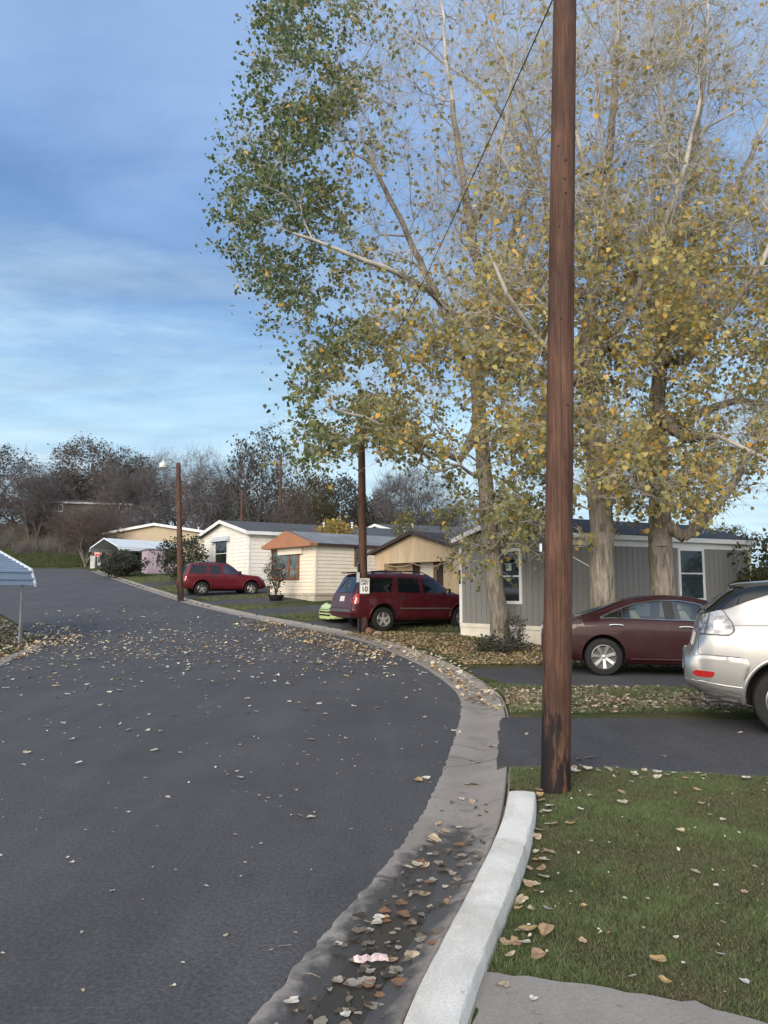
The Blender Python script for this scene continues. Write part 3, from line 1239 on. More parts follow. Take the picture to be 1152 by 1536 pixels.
def win_px(h, face, x0, y0, x1, y1, fm, pm, **kw):
    fr = h[face]
    a0, a1 = sorted((wall_a(fr, x0), wall_a(fr, x1)))
    am = (a0 + a1) / 2
    z0 = zpix(fr, am, y1)
    z1 = zpix(fr, am, y0)
    return window(h['root'], fr, a0, z0, a1 - a0, z1 - z0, fm, pm, **kw)


win_px(gh, 'fe', 744, 823, 783, 906, M['white_trim'], M['pane'], fw=.085)
win_px(gh, 'fs', 1015, 822, 1054, 902, M['white_trim'], M['pane_blind'], fw=.085, ratio=.52)
# white frieze board under the eave of the long side, plaque on the corner, sticker in the window
mb = MB()
mb.box(gh['fs'].p(.1, gh['zt'] - .26, .0), gh['fs'].u * (Lng - .2), gh['fs'].n * .024, (0, 0, .24))
mb.build('frieze', M['white_trim'], gh['root'])
mb = MB()
aa = wall_a(gh['fe'], 690)
mb.box(gh['fe'].p(aa - .05, zpix(gh['fe'], aa, 876), .028), gh['fe'].u * .075, gh['fe'].n * .012, (0, 0, .42))
pl = mb.build('number_plaque', M['sign_black'], gh['root'])
mb = MB()
aa = wall_a(gh['fe'], 764)
mb.box(gh['fe'].p(aa - .09, zpix(gh['fe'], aa, 856), .0350), gh['fe'].u * .18, gh['fe'].n * .004, (0, 0, .20))
mb.build('window_sticker', M['sticker'], gh['root'])

# tan house with a porch
e_1, e_2 = n38, h38
Pt = at(690, 940, 27.0)[:2]
zbt = zT(Pt) - .05
th = house('tan_house', Pt + e_2 * .6, e_1, e_2, 5.1, 14, zbt, .45, 2.15, .70, M['tan_panel'], M['skirt_grey'], M['shingle_brown'], M['dark_brown'],
           'tan mobile home with brown roof and a recessed front porch', siding=None, over=.2, corner=0)
r_ = th['root']
b_, E1_, E2_ = th['base'] - th['E2'] * .6, th['E1'], th['E2']
zt_ = th['zt']
mb = MB()      # gable panel over the porch
mb.prism([b_ + (0, 0, zt_ - .42), b_ + E1_ * 5.1 + (0, 0, zt_ - .42), b_ + E1_ * 5.1 + (0, 0, zt_), b_ + E1_ * 2.55 + (0, 0, zt_ + .70), b_ + (0, 0, zt_)], E2_ * .10)
mb.build('gable_panel', M['tan_panel'], r_)
mb = MB()      # porch roof
sl_ = .70 / 2.55
for s0 in (0, 1):
    p0 = b_ + (E1_ * -.2 if s0 == 0 else E1_ * 5.3) + (0, 0, zt_ - sl_ * .2)
    p1 = b_ + E1_ * 2.55 + (0, 0, zt_ + .70)
    mb.prism([p0 - E2_ * .2 + (0, 0, .012), p1 - E2_ * .2 + (0, 0, .012), p1 - E2_ * .2 + (0, 0, .1), p0 - E2_ * .2 + (0, 0, .1)], E2_ * .595)
mb.build('porch_roof', M['shingle_brown'], r_)
mb = MB()
for s0 in (0, 1):
    p0 = b_ + (E1_ * -.22 if s0 == 0 else E1_ * 5.32) + (0, 0, zt_ - sl_ * .22) - E2_ * .2
    p1 = b_ + E1_ * 2.55 + (0, 0, zt_ + .70) - E2_ * .2
    mb.prism([p0 + (0, 0, -.02), p1 + (0, 0, -.02), p1 + (0, 0, .115), p0 + (0, 0, .115)], -E2_ * .03)
mb.build('rake_board', M['dark_brown'], r_)
for a0, wd in ((.0, .34), (4.45, .55)):
    mb = MB()
    mb.box(b_ + E1_ * a0 + (0, 0, -.3), E1_ * wd, E2_ * .12, (0, 0, zt_ - .42 + .3))
    mb.box(b_ + E1_ * (a0 + (wd - .12 if a0 < 1 else 0)) + E2_ * .12 + (0, 0, -.3), E1_ * .12, E2_ * .46, (0, 0, zt_ - .42 + .3))
    mb.build('porch_wing', M['tan_panel'], r_)
mb = MB()
mb.box(b_ + (0, 0, -.3), E1_ * 5.1, E2_ * .59, (0, 0, .3 + .40))
mb.build('porch_floor', M['skirt_grey'], r_)
frd = Frame(th['base'], th['fe'].u[:2], th['fe'].n[:2])
ad0, ad1 = sorted((wall_a(frd, 651), wall_a(frd, 632)))
mb = MB()
mb.box(frd.p(ad0, .42, .0), frd.u * (ad1 - ad0), frd.n * .05, (0, 0, 2.0))
dr = mb.build('door', M['door_white'], r_)
for nm_, z_, h_ in (('deadbolt', 1.62, .03), ('handle', 1.42, .05)):
    mb = MB()
    mb.box(frd.p(ad1 - .16, z_, .05), frd.u * .12, frd.n * .03, (0, 0, h_))
    o = mb.build(nm_, M['black_metal'], dr, local=True)
    o.data.transform(Matrix.Translation(-Vector(r_.location)))
mb = MB()
mb.box(frd.p(ad0 - .09, .42, 0), frd.u * .08, frd.n * .04, (0, 0, 2.06))
mb.box(frd.p(ad1 + .01, .42, 0), frd.u * .08, frd.n * .04, (0, 0, 2.06))
mb.box(frd.p(ad0 - .01, 2.42, 0), frd.u * (ad1 - ad0 + .02), frd.n * .04, (0, 0, .06))
mb.build('door_frame', M['brown_trim'], r_)
for a0 in (ad0 - .52, ad1 + .14):
    mb = MB()
    for k in range(4):
        mb.box(frd.p(a0 + k * .095, .50, .0), frd.u * .075, frd.n * .04, (0, 0, 2.0))
    mb.build('shutter', M['dark_brown'], r_)
mb = MB()      # light string hung across the porch opening
for s0, s1, sag in ((.6, 2.6, .16), (2.6, 4.3, .12)):
    mb.tube([b_ + E1_ * (s0 + (s1 - s0) * t) - E2_ * .02 + (0, 0, zt_ - .45 - sag * 4 * t * (1 - t)) for t in np.linspace(0, 1, 10)], .016, 5)
mb.build('light_string', M['tan_wall'], r_)

# cream house with the orange gable
Py = at(472, 903, 34.3)[:2]
zby = zT(Py)
yh = house('cream_house', Py, e_1, e_2, 4.1, 15, zby, .42, 2.28, .62, M['cream_siding'], M['skirt_grey'], M['shingle_light'], M['cream_siding'],
           'cream mobile home with an orange gable and a wide brown window', over=.18, fascia=.12, M_rake=M['dark_brown'], course=.17)
r_ = yh['root']
zt_ = yh['zt']
mb = MB()
f_ = yh['fe']
mb.prism([f_.p(-.25, zt_ - .10, .02), f_.p(4.35, zt_ - .10, .02), f_.p(4.35, zt_ + .03, .02), f_.p(2.05, zt_ + .70, .02), f_.p(-.25, zt_ + .03, .02)], f_.n * .42)
mb.build('gable_panel', M['orange_panel'], r_)
mb = MB()
mb.box(f_.p(1.0, zt_ - .42, .0), f_.u * 2.2, f_.n * .16, (0, 0, .31))
mb.build('window_hood', M['cream_siding'], r_)
win_px(yh, 'fe', 409, 824, 450, 870, M['brown_trim'], M['pane_light'], split='both', ratio=.36, fw=.1, out=.07)
win_px(yh, 'fs', 531, 821, 548, 850, M['brown_trim'], M['pane_light'], fw=.08)
vent_pipe(yh, 6.5, .9, .22, .09, 'grey_metal')
vent_pipe(yh, 3.2, .8, .12, .09, 'grey_metal')

# white house behind the red car
ew1, ew2 = n38, unit((.86, .51))
Pw = at(372, 880, 43.5)[:2]
zbw = zT(Pw)
wh = house('white_house', Pw, ew1, ew2, 6.7, 20, zbw, .55, 2.75, .80, M['white_siding'], M['skirt_white'], M['shingle_grey'], M['white_trim'],
           'white double-wide house with lap siding behind the red car parked side-on', over=.3, fascia=.2, course=.22)
win_px(wh, 'fe', 323, 809, 343, 852, M['white_trim'], M['pane'], fw=.13, out=.08)
f_ = wh['fe']
a0, a1 = sorted((wall_a(f_, 320), wall_a(f_, 344)))
mb = MB()
for k in range(5):
    mb.box(f_.p(a0 - .1, zpix(f_, a0, 811) + k * .07, .0), f_.u * (a1 - a0 + .2), f_.n * (.30 - k * .055), (0, 0, .045))
mb.build('awning', M['white_metal'], wh['root'])
vent_pipe(wh, 6.0, 1.8, .4, .07)
vent_pipe(wh, 8.6, 2.6, .4, .07)
vent_pipe(wh, 12.5, 2.2, .3, .07)

# long dark roofed house beyond the tan one
Pd = at(610, 880, 52)[:2]
dh = house('dark_roofed_house', Pd, e_1, unit((.93, .36)), 6.5, 17, zT(Pd), .4, 2.75, .8, M['white_siding'], M['skirt_white'], M['shingle_grey'], M['white_trim'],
           'house whose long grey roof shows above the tan porch gable', over=.3, fascia=.18)
vent_pipe(dh, 2.0, 2.2, .3, .08)

# wide tan building behind the white carport
Pb = at(306, 860, 74)[:2]
Lb = at(157, 860, 76)[:2]
eb1 = unit(Lb - Pb)
bh = house('tan_hall', Pb, eb1, unit((.12, .99)), float(np.linalg.norm(Lb - Pb)), 14, zT(Pb) - .1, 0, 3.75, .85, M['tan_wall'], M['skirt_grey'], M['white_metal'], M['white_trim'],
           'wide low tan building with white roof edge behind the white carport', siding=None, over=.35, fascia=.24, cat='building', corner=0)
vent_pipe(bh, .5, float(np.linalg.norm(Lb - Pb)) - 1.3, .3, .06)
vent_pipe(bh, .5, .9, .3, .06)

# house up on the hill behind the bare trees
Ph = at(196, 790, 96)[:2]
Lh = at(63, 790, 93)[:2]
eh2 = unit(Ph - Lh)
hh = house('hill_house', Lh, unit((-eh2[1], eh2[0])), eh2, 5, float(np.linalg.norm(Ph - Lh)), float(T(*Lh)) + .65, .5, 2.9, .5, M['hill_siding'], M['skirt_grey'], M['shingle_grey'], M['white_trim'],
           'dim brown house on the rise, half hidden by bare trees', siding=None, over=.25, fascia=.22, corner=.16)
win_px(hh, 'fs', 78, 756, 92, 768, M['white_trim'], M['pane_light'], split='v', fw=.16, out=.08)
win_px(hh, 'fs', 176, 757, 189, 769, M['white_trim'], M['pane_light'], split='h', fw=.16, out=.08)

# lilac shed
Ps = at(222, 864, 57)[:2]
A50 = math.radians(30)
es2 = np.array([math.cos(A50), math.sin(A50)])
es1 = np.array([-math.sin(A50), math.cos(A50)])
wsh, lsh = 2.4, 1.9
sh_root = empty('shed', (*Ps, zT(Ps)), 'faded lilac plywood shed beside the white carport', 'shed')
b_ = np.array([*Ps, zT(Ps)])
E1s = np.array([*es1, 0])
E2s = np.array([*es2, 0])
mb = MB()
fsd = Frame(b_, es2, (es2[1], -es2[0]))
fed = Frame(b_, es1, (-es1[1], es1[0]))
mb.box(b_ + (0, 0, -.3), E1s * wsh, E2s * lsh, (0, 0, 2.2))
groove_wall(mb, fsd, lsh, -.1, lambda a: 1.88, step=.3, g=.03)
groove_wall(mb, fed, wsh, -.1, lambda a: 1.88, step=.3, g=.03)
mb.build('wall', M['shed_lilac'], sh_root)
mb = MB()
mb.box(b_ - E1s * .12 - E2s * .12 + (0, 0, 1.905), E1s * (wsh + .24), E2s * (lsh + .24), (0, 0, .08))
mb.build('roof', M['grey_metal'], sh_root)
mb = MB()
mb.box(b_ - es1.tolist()[0] * 0 + E1s * .7 + np.array([*(-es2), 0]) * .02 + (0, 0, .05), E1s * .9, E2s * -.02, (0, 0, 1.75))
mb.build('door', M['shed_lilac'], sh_root)


# carports
def carport(name, C, e1, e2, Wd, Ln, zb, eave, rise, m_roof, label, drop=.28, inner=None, posts=((0, .15), (0, .85), (1, .15), (1, .85)), ridge=.5, m_trim='white_metal'):
    """C: right front corner at the ground; e1 across (gable), e2 along; ribbed sheet roof with turned-down eaves"""
    root = empty(name, (C[0], C[1], zb), label, 'carport')
    b = np.array([C[0], C[1], zb])
    E1 = np.array([*e1, 0])
    E2 = np.array([*e2, 0])
    prof = [(0, eave), (.035 * Wd, eave + drop), (ridge * Wd, eave + drop + rise), (.965 * Wd, eave + drop), (Wd, eave)]
    # corrugated: step along the profile with small ribs running along e2
    pts = []
    for (a0, z0), (a1, z1) in zip(prof[:-1], prof[1:]):
        L = math.hypot(a1 - a0, z1 - z0)
        n = max(2, int(L / .19))
        nx_, nz_ = -(z1 - z0) / L, (a1 - a0) / L
        for k in range(n):
            for t, hgt in ((0, 0), (.55, 0), (.65, .028), (.9, .028)):
                q = (k + t) / n
                pts.append((a0 + (a1 - a0) * q + nx_ * hgt, z0 + (z1 - z0) * q + nz_ * hgt))
    pts.append(prof[-1])
    mb = MB()
    for (a0, z0), (a1, z1) in zip(pts[:-1], pts[1:]):
        p, q = b + E1 * a0 + (0, 0, z0), b + E1 * a1 + (0, 0, z1)
        mb.quad(p, q, q + E2 * Ln, p + E2 * Ln)
    roof = mb.build('roof', M[m_roof], root)
    for s in (-.03, Ln - .03):
        mb = MB()
        for (a0, z0), (a1, z1) in zip(prof[:-1], prof[1:]):
            p, q = b + E1 * a0 + E2 * s + (0, 0, z0 - .05), b + E1 * a1 + E2 * s + (0, 0, z1 - .05)
            mb.prism([p, q, q + (0, 0, .10), p + (0, 0, .10)], E2 * .06)
        mb.build('roof_trim', M[m_trim], root)
    for s, t in posts:
        p = b + E1 * (s * (Wd - .1) + .02) + E2 * (t * Ln)
        mb = MB()
        mb.box(p + (0, 0, -.25), E1 * .07, E2 * .07, (0, 0, eave + .25 + .02))
        mb.build('post', M['grey_metal'], root)
    if inner:
        mb = MB()
        s = Ln - .3
        mb.prism([b + E1 * (.05 * Wd) + E2 * s + (0, 0, eave - .1), b + E1 * (.95 * Wd) + E2 * s + (0, 0, eave - .1), b + E1 * (.93 * Wd) + E2 * s + (0, 0, eave + drop - .06),
                  b + E1 * (ridge * Wd) + E2 * s + (0, 0, eave + drop + rise - .08), b + E1 * (.07 * Wd) + E2 * s + (0, 0, eave + drop - .06)], E2 * .05)
        mb.build('gable_panel', M[inner], root)
    return root


pc = Gp(36, 966)
v_l = unit((-.87, .5))
u_l = unit((-.5, -.87))
carport('metal_carport', pc[:2] + np.array([.19, .08]), v_l, u_l, 5.6, 6.0, pc[2], 1.60, .95, 'blue_metal',
        'blue-grey ribbed metal carport with white edge beside the leaf-strewn road', drop=.40, posts=((0, .05), (0, .5), (0, .95), (1, .05), (1, .95)))

Cc = at(177, 856, 60)[:2]
A55 = math.radians(52)
carport('metal_carport', Cc, (-math.sin(A55), math.cos(A55)), (math.cos(A55), math.sin(A55)), 4.4, 6.3, zT(Cc) - .15, 1.95, .75, 'white_metal',
        'white-roofed metal carport over a dark pickup near the stop sign', drop=.3, inner='dark_green')
#@@PART3
# ------------------------------------------------------------------ vehicles
def smooth_curve(pts, sig=.03):
    xs = np.array([p[0] for p in pts], float)
    ys = np.array([p[1] for p in pts], float)
    g = np.linspace(xs[0] - .5, xs[-1] + .5, 2000)
    v = np.interp(g, xs, ys)
    step = g[1] - g[0]
    n = int(3 * sig / step)
    if n > 0:
        k = np.exp(-.5 * (np.arange(-n, n + 1) * step / sig) ** 2)
        k /= k.sum()
        v = np.convolve(np.pad(v, n, 'edge'), k, 'valid')
    return lambda x: float(np.interp(x, g, v))


def spline2(P, n):
    C = catmull(P, 6)
    d = np.concatenate([[0], np.cumsum(np.linalg.norm(np.diff(C, axis=0), axis=1))])
    t = np.linspace(0, d[-1], n)
    return np.stack([np.interp(t, d, C[:, i]) for i in range(2)], 1)


def car_body_mesh(sp):
    L = sp['L']
    ft = smooth_curve(sp['top'], sp.get('sig', .03))
    fb = smooth_curve(sp['belt'], .06)
    fz = smooth_curve(sp['bot'], .05)
    fw = smooth_curve(sp['w'], .03)
    fr = smooth_curve(sp['wr'], .05)
    xs = np.unique(np.round(np.concatenate([[0, .008, .02, .04, .07], np.linspace(.1, .9, 41), np.linspace(.95, L - .6, 60), np.linspace(L - .55, L - .1, 16), [L - .07, L - .04, L - .02, L - .008, L]]), 4))
    NR = 36
    rings = []
    for x in xs:
        zt, zb, z0, w, wr = ft(x), fb(x), fz(x), fw(x), fr(x)
        zb = min(zb, zt - .03)
        zb = max(zb, z0 + .1)
        wr = min(wr, w - .05)
        zm = z0 + (zb - z0) * .55
        hb = zt - zb
        P = [(0, z0), (w * .6, z0), (w - .10, z0 + .01), (w - .035, z0 + .06), (w - .008, z0 + .18), (w, zm), (w - .006, zb - (zb - z0) * .18), (w - .03, zb - .02)]
        cr = min(.06, hb * .5)
        if hb > .12:
            wb = w - .055
            for t in (.12, .4, .7, .9):
                P.append((wb + (wr - wb) * t ** 1.1, zb + (hb - cr) * t))
            P += [(wr - .05, zt - cr * .62), (wr * .78, zt - cr * .28), (wr * .4, zt - cr * .06), (0, zt)]
        else:
            wb = w - .06
            P += [(wb, zb + hb * .35), (wb - .06, zb + hb * .62), (wb * .75, zt - hb * .18), (wb * .4, zt - hb * .04), (0, zt)]
        rings.append(spline2(P, NR))
    V = []
    n = len(xs)
    K = 2 * NR - 2
    for x, r in zip(xs, rings):
        full = [(x, -y, z) for y, z in r] + [(x, y, z) for y, z in r[-2:0:-1]]
        V += full
    Fc = []
    for i in range(n - 1):
        for j in range(K):
            a = i * K + j
            b = i * K + (j + 1) % K
            Fc.append((a, b, b + K, a + K))
    Fc.append(tuple(range(K))[::-1])
    Fc.append(tuple((n - 1) * K + j for j in range(K)))
    me = bpy.data.meshes.new('body')
    me.from_pydata(V, [], Fc)
    bm = bmesh.new()
    bm.from_mesh(me)
    bmesh.ops.recalc_face_normals(bm, faces=bm.faces[:])
    bm.to_mesh(me)
    bvh = BVHTree.FromBMesh(bm)
    bm.free()
    return me, bvh


def bool_cut(me, cutters):
    """subtract the cutter meshes (their materials come along)"""
    o = bpy.data.objects.new('body', me)
    COL.objects.link(o)
    tmp = []
    for c in cutters:
        co = bpy.data.objects.new('cut', c)
        COL.objects.link(co)
        tmp.append(co)
        md = o.modifiers.new('b', 'BOOLEAN')
        md.operation = 'DIFFERENCE'
        md.solver = 'EXACT'
        md.object = co
        md.material_mode = 'TRANSFER'
    dg = bpy.context.evaluated_depsgraph_get()
    dg.update()
    r = bpy.data.meshes.new_from_object(o.evaluated_get(dg))
    for t in tmp + [o]:
        bpy.data.objects.remove(t)
    return r


def cyl_mesh(x, z, r, y0, y1, mat, k=40):
    mb = MB()
    V = []
    for y in (y0, y1):
        V += [(x + r * math.cos(2 * PI * j / k), y, z + r * math.sin(2 * PI * j / k)) for j in range(k)]
    me = bpy.data.meshes.new('cut')
    Fc = [tuple(range(k)), tuple(range(2 * k - 1, k - 1, -1))] + [(j, k + j, k + (j + 1) % k, (j + 1) % k) for j in range(k)]
    me.from_pydata(V, [], Fc)
    me.materials.append(mat)
    bm = bmesh.new()
    bm.from_mesh(me)
    bmesh.ops.recalc_face_normals(bm, faces=bm.faces[:])
    bm.to_mesh(me)
    bm.free()
    return me


def prism_mesh(poly, y0, y1, mat):
    """outline in (x, z) extruded across the car"""
    k = len(poly)
    V = [(p[0], y0, p[1]) for p in poly] + [(p[0], y1, p[1]) for p in poly]
    Fc = [tuple(range(k)), tuple(range(2 * k - 1, k - 1, -1))] + [(j, k + j, k + (j + 1) % k, (j + 1) % k) for j in range(k)]
    me = bpy.data.meshes.new('cut')
    me.from_pydata(V, [], Fc)
    me.materials.append(mat)
    bm = bmesh.new()
    bm.from_mesh(me)
    bmesh.ops.recalc_face_normals(bm, faces=bm.faces[:])
    bm.to_mesh(me)
    bm.free()
    return me


AX = {'right': (lambda a, b: (Vector((a, -3, b)), Vector((0, 1, 0)))),
      'left': (lambda a, b: (Vector((a, 3, b)), Vector((0, -1, 0)))),
      'rear': (lambda a, b: (Vector((-3, a, b)), Vector((1, 0, 0)))),
      'front': (lambda a, b: (Vector((9, a, b)), Vector((-1, 0, 0)))),
      'top': (lambda a, b: (Vector((a, b, 4)), Vector((0, 0, -1))))}


def hit(bvh, side, a, b):
    o, d = AX[side](a, b)
    p, n, _, _ = bvh.ray_cast(o, d)
    if p is None:
        o2 = Vector((a, (-.8 if side == 'right' else .8), b)) if side in ('right', 'left') else (Vector((0 if side == 'rear' else 5, a, b)) if side in ('rear', 'front') else Vector((a, b, 1.5)))
        p, n, _, _ = bvh.find_nearest(o2)
    if n.dot(d) > 0:
        n = -n
    return p, n


def round_poly(poly, r=.04, seg=4):
    out = []
    k = len(poly)
    for i in range(k):
        a, b, c = (np.array(poly[(i + d) % k], float) for d in (-1, 0, 1))
        u = a - b
        v = c - b
        lu, lv = np.linalg.norm(u), np.linalg.norm(v)
        q = min(r, lu * .4, lv * .4)
        p0, p1 = b + u / lu * q, b + v / lv * q
        for t in np.linspace(0, 1, seg + 1):
            out.append((1 - t) ** 2 * p0 + 2 * t * (1 - t) * b + t * t * p1)
    return out


def patch(name, poly, side, bvh, mat, parent, off=.004, cell=.06, skirt=.0, rnd=.0, puff=0.0):
    """panel with outline poly laid onto the body surface"""
    if rnd:
        poly = round_poly(poly, rnd)
    bm = bmesh.new()
    bm.faces.new([bm.verts.new((p[0], p[1], 0)) for p in poly])
    P = np.array([[p[0], p[1]] for p in poly])
    for ax in (0, 1):
        v = P[:, ax].min() + cell
        while v < P[:, ax].max() - .005:
            co = [0, 0, 0]
            no = [0, 0, 0]
            co[ax] = v
            no[ax] = 1
            bmesh.ops.bisect_plane(bm, geom=bm.verts[:] + bm.edges[:] + bm.faces[:], plane_co=co, plane_no=no)
            v += cell
    if skirt or puff:
        bm.edges.ensure_lookup_table()
        be = [e for e in bm.edges if e.is_boundary]
        inner = {v for v in bm.verts if not v.is_boundary}
        ex = bmesh.ops.extrude_edge_only(bm, edges=be)
        low = {g for g in ex['geom'] if isinstance(g, bmesh.types.BMVert)}
    else:
        low = set()
        inner = set()
    ctr = P.mean(0)
    for v in bm.verts:
        p, n = hit(bvh, side, v.co.x, v.co.y)
        o = off + (puff if v in inner else 0)
        v.co = p + n * (o if v not in low else off - skirt)
    d = AX[side](0, 0)[1]
    bmesh.ops.recalc_face_normals(bm, faces=bm.faces[:])
    if sum(f.normal.dot(d) * f.calc_area() for f in bm.faces) > 0:
        bmesh.ops.reverse_faces(bm, faces=bm.faces[:])
    me = bpy.data.meshes.new(name)
    bm.to_mesh(me)
    bm.free()
    return link_mesh(name, me, mat, parent, smooth=True, angle=50)


def trim(name, path, side, bvh, mat, parent, r=.008, off=.004, close=False, k=6, step=.05):
    P = [np.array(p, float) for p in path]
    if close:
        P = P + [P[0]]
    P = resample(np.array(P), step)
    pts = []
    for a, b in P:
        p, n = hit(bvh, side, a, b)
        pts.append(np.array(p + n * off))
    mb = MB()
    mb.tube(pts, r, k)
    return mb.build(name, mat, parent, smooth=True, local=True)


def wheel(parent, x, y, r, w, spokes, style, alloy):
    """y<0: right hand side wheel; tyre > rim"""
    s = -1 if y < 0 else 1
    rr = r * (.66 if style != 'suv' else .60)
    mb = MB()
    h = w / 2
    prof = [(rr * .97, -h * .8), (rr + .01, -h * .98), (r * .86, -h * 1.02), (r * .955, -h * .92), (r * .993, -h * .62), (r, -h * .3), (r, h * .3), (r * .993, h * .62), (r * .955, h * .92), (r * .86, h * 1.02), (rr + .01, h * .98), (rr * .97, h * .8)]
    mb.lathe(prof, 44, 'y', (0, 0, 0))
    t = mb.build('wheel', M['tyre'], parent, smooth=True, local=True, angle=40)
    t.location = (x, y, r)
    fo = s * h * .86           # outer face of the rim
    mb = MB()
    mb.lathe([(rr * 1.0, fo), (rr * .955, fo + s * .006), (rr * .90, fo - s * .012), (rr * .87, fo - s * .06), (rr * .86, -s * h * .5)], 44, 'y')
    hub = rr * .24
    mb.lathe([(0.001, fo - s * .012), (hub * .55, fo - s * .014), (hub, fo - s * .03), (hub, fo - s * .07)], 20, 'y')
    for i in range(spokes):
        a = 2 * PI * i / spokes + .3
        d = np.array([math.cos(a), 0, math.sin(a)])
        q = np.array([-math.sin(a), 0, math.cos(a)])
        w0, w1 = {'slim': (.042, .062), 'suv': (.07, .055), 'fat': (.055, .085)}[style]
        w0 *= r / .33
        w1 *= r / .33
        f0, f1 = fo - s * .022, fo - s * .008
        n = np.array([0, s, 0])
        p = [d * hub * .7 - q * w0 / 2 + n * abs(f0) , d * hub * .7 + q * w0 / 2 + n * abs(f0), d * rr * .93 + q * w1 / 2 + n * abs(f1), d * rr * .93 - q * w1 / 2 + n * abs(f1)]
        mb.prism(p, -n * .035)
        if style == 'slim':
            mid = [d * hub * .9 - q * w0 * .10 + n * (abs(f0) + .004), d * hub * .9 + q * w0 * .10 + n * (abs(f0) + .004), d * rr * .9 + q * w1 * .12 + n * (abs(f1) + .003), d * rr * .9 - q * w1 * .12 + n * (abs(f1) + .003)]
            mb.prism(mid, -n * .01)
    rim = mb.build('rim', alloy, t, smooth=True, local=True, angle=30)
    mb = MB()
    mb.lathe([(.002, s * h * .2), (rr * .86, s * h * .2)], 32, 'y')
    mb.lathe([(.002, s * h * .32), (rr * .55, s * h * .32), (rr * .55, s * h * .2)], 32, 'y')
    mb.build('brake_disc', M['plastic_grey'], t, local=True, smooth=True, angle=30)
    return t


def place(name, contact_px, heading, rear_axle, label, cat, yoff, z=None, scale=1.0):
    """Empty whose local origin is the middle of the car's tail at ground level"""
    c = Gp(*contact_px, .055)
    h = np.array([math.cos(heading), math.sin(heading)])
    left = np.array([-h[1], h[0]])
    o = c[:2] - h * rear_axle * scale + left * yoff * scale
    e = empty(name, (o[0], o[1], c[2] if z is None else z), label, cat, rz=heading, scale=scale)
    return e


def lines(root, bvh, body, paths, side='right', r=.0045):
    mb_all = []
    for p in paths:
        mb_all.append(p)
    for p in mb_all:
        trim('panel_gap', p, side, bvh, M['rubber_well'], root, r=r, off=.0005, k=5)


def make_car(sp, root, paint, see_through=None):
    me, bvh = car_body_mesh(sp)
    me.materials.append(paint)
    W2 = sp['W'] / 2
    cuts = []
    for x in (sp['xr'], sp['xf']):
        for y0, y1 in ((-W2 - .2, -W2 + .34), (W2 - .34, W2 + .2)):
            cuts.append(cyl_mesh(x, sp['r'] + .02, sp['ra'], y0, y1, M['rubber_well']))
    if see_through:
        cuts.append(prism_mesh(see_through, -1.4, 1.4, M['cabin']))
    me2 = bool_cut(me, cuts)
    body = link_mesh('body', me2, None, root, smooth=True, angle=38)
    for x in (sp['xr'], sp['xf']):
        for s in (-1, 1):
            wheel(root, x, s * (W2 - sp['tw'] / 2 - .015), sp['r'], sp['tw'], sp['spokes'], sp['style'], sp['alloy'])
    # underbody
    mb = MB()
    mb.box((.85, -W2 + .3, .24), (sp['L'] - 1.5, 0, 0), (0, sp['W'] - .6, 0), (0, 0, .12))
    mb.build('underbody', M['rubber_well'], root, local=True)
    return bvh, body


def both(fn):
    for s in ('right', 'left'):
        fn(s)


# --- silver crossover, tail towards the road
sp = dict(L=4.73, W=1.85, r=.362, tw=.235, ra=.43, xr=1.02, xf=3.735, spokes=5, style='fat', alloy=M['alloy'],
          top=[(0, .80), (.05, .835), (.10, .85), (.112, .86), (.13, 1.02), (.155, 1.20), (.20, 1.285), (.40, 1.445), (.58, 1.575), (.66, 1.61), (1.0, 1.655), (1.7, 1.69), (2.4, 1.67), (2.75, 1.61), (3.55, 1.16), (3.8, 1.09), (4.4, .97), (4.6, .86), (4.70, .72), (4.73, .60)],
          belt=[(0, .76), (.1, .80), (.13, .9), (.2, 1.12), (1.0, 1.10), (2.5, 1.03), (3.6, 1.0), (4.4, .86), (4.73, .55)],
          bot=[(0, .50), (.12, .42), (.3, .34), (.6, .28), (.9, .27), (3.9, .25), (4.4, .24), (4.73, .34)],
          w=[(0, .72), (.05, .80), (.11, .845), (.13, .80), (.25, .86), (.6, .91), (1.0, .925), (3.8, .92), (4.3, .87), (4.6, .74), (4.73, .55)],
          wr=[(0, .70), (.3, .68), (.7, .66), (1.6, .66), (2.8, .63), (3.6, .66), (4.73, .6)])
rx = place('silver_suv', (1190, 1108), math.radians(-21), sp['xr'], 'silver crossover with clear tail lamps and dark spoiler on the nearest driveway', 'suv', .925)
bvh, body = make_car(sp, rx, M['paint_silver'])
rear_glass = [(.19, 1.27), (.30, 1.30), (.43, 1.325), (.62, 1.40), (.95, 1.53), (1.25, 1.61), (1.2, 1.66), (.62, 1.60), (.40, 1.46)]


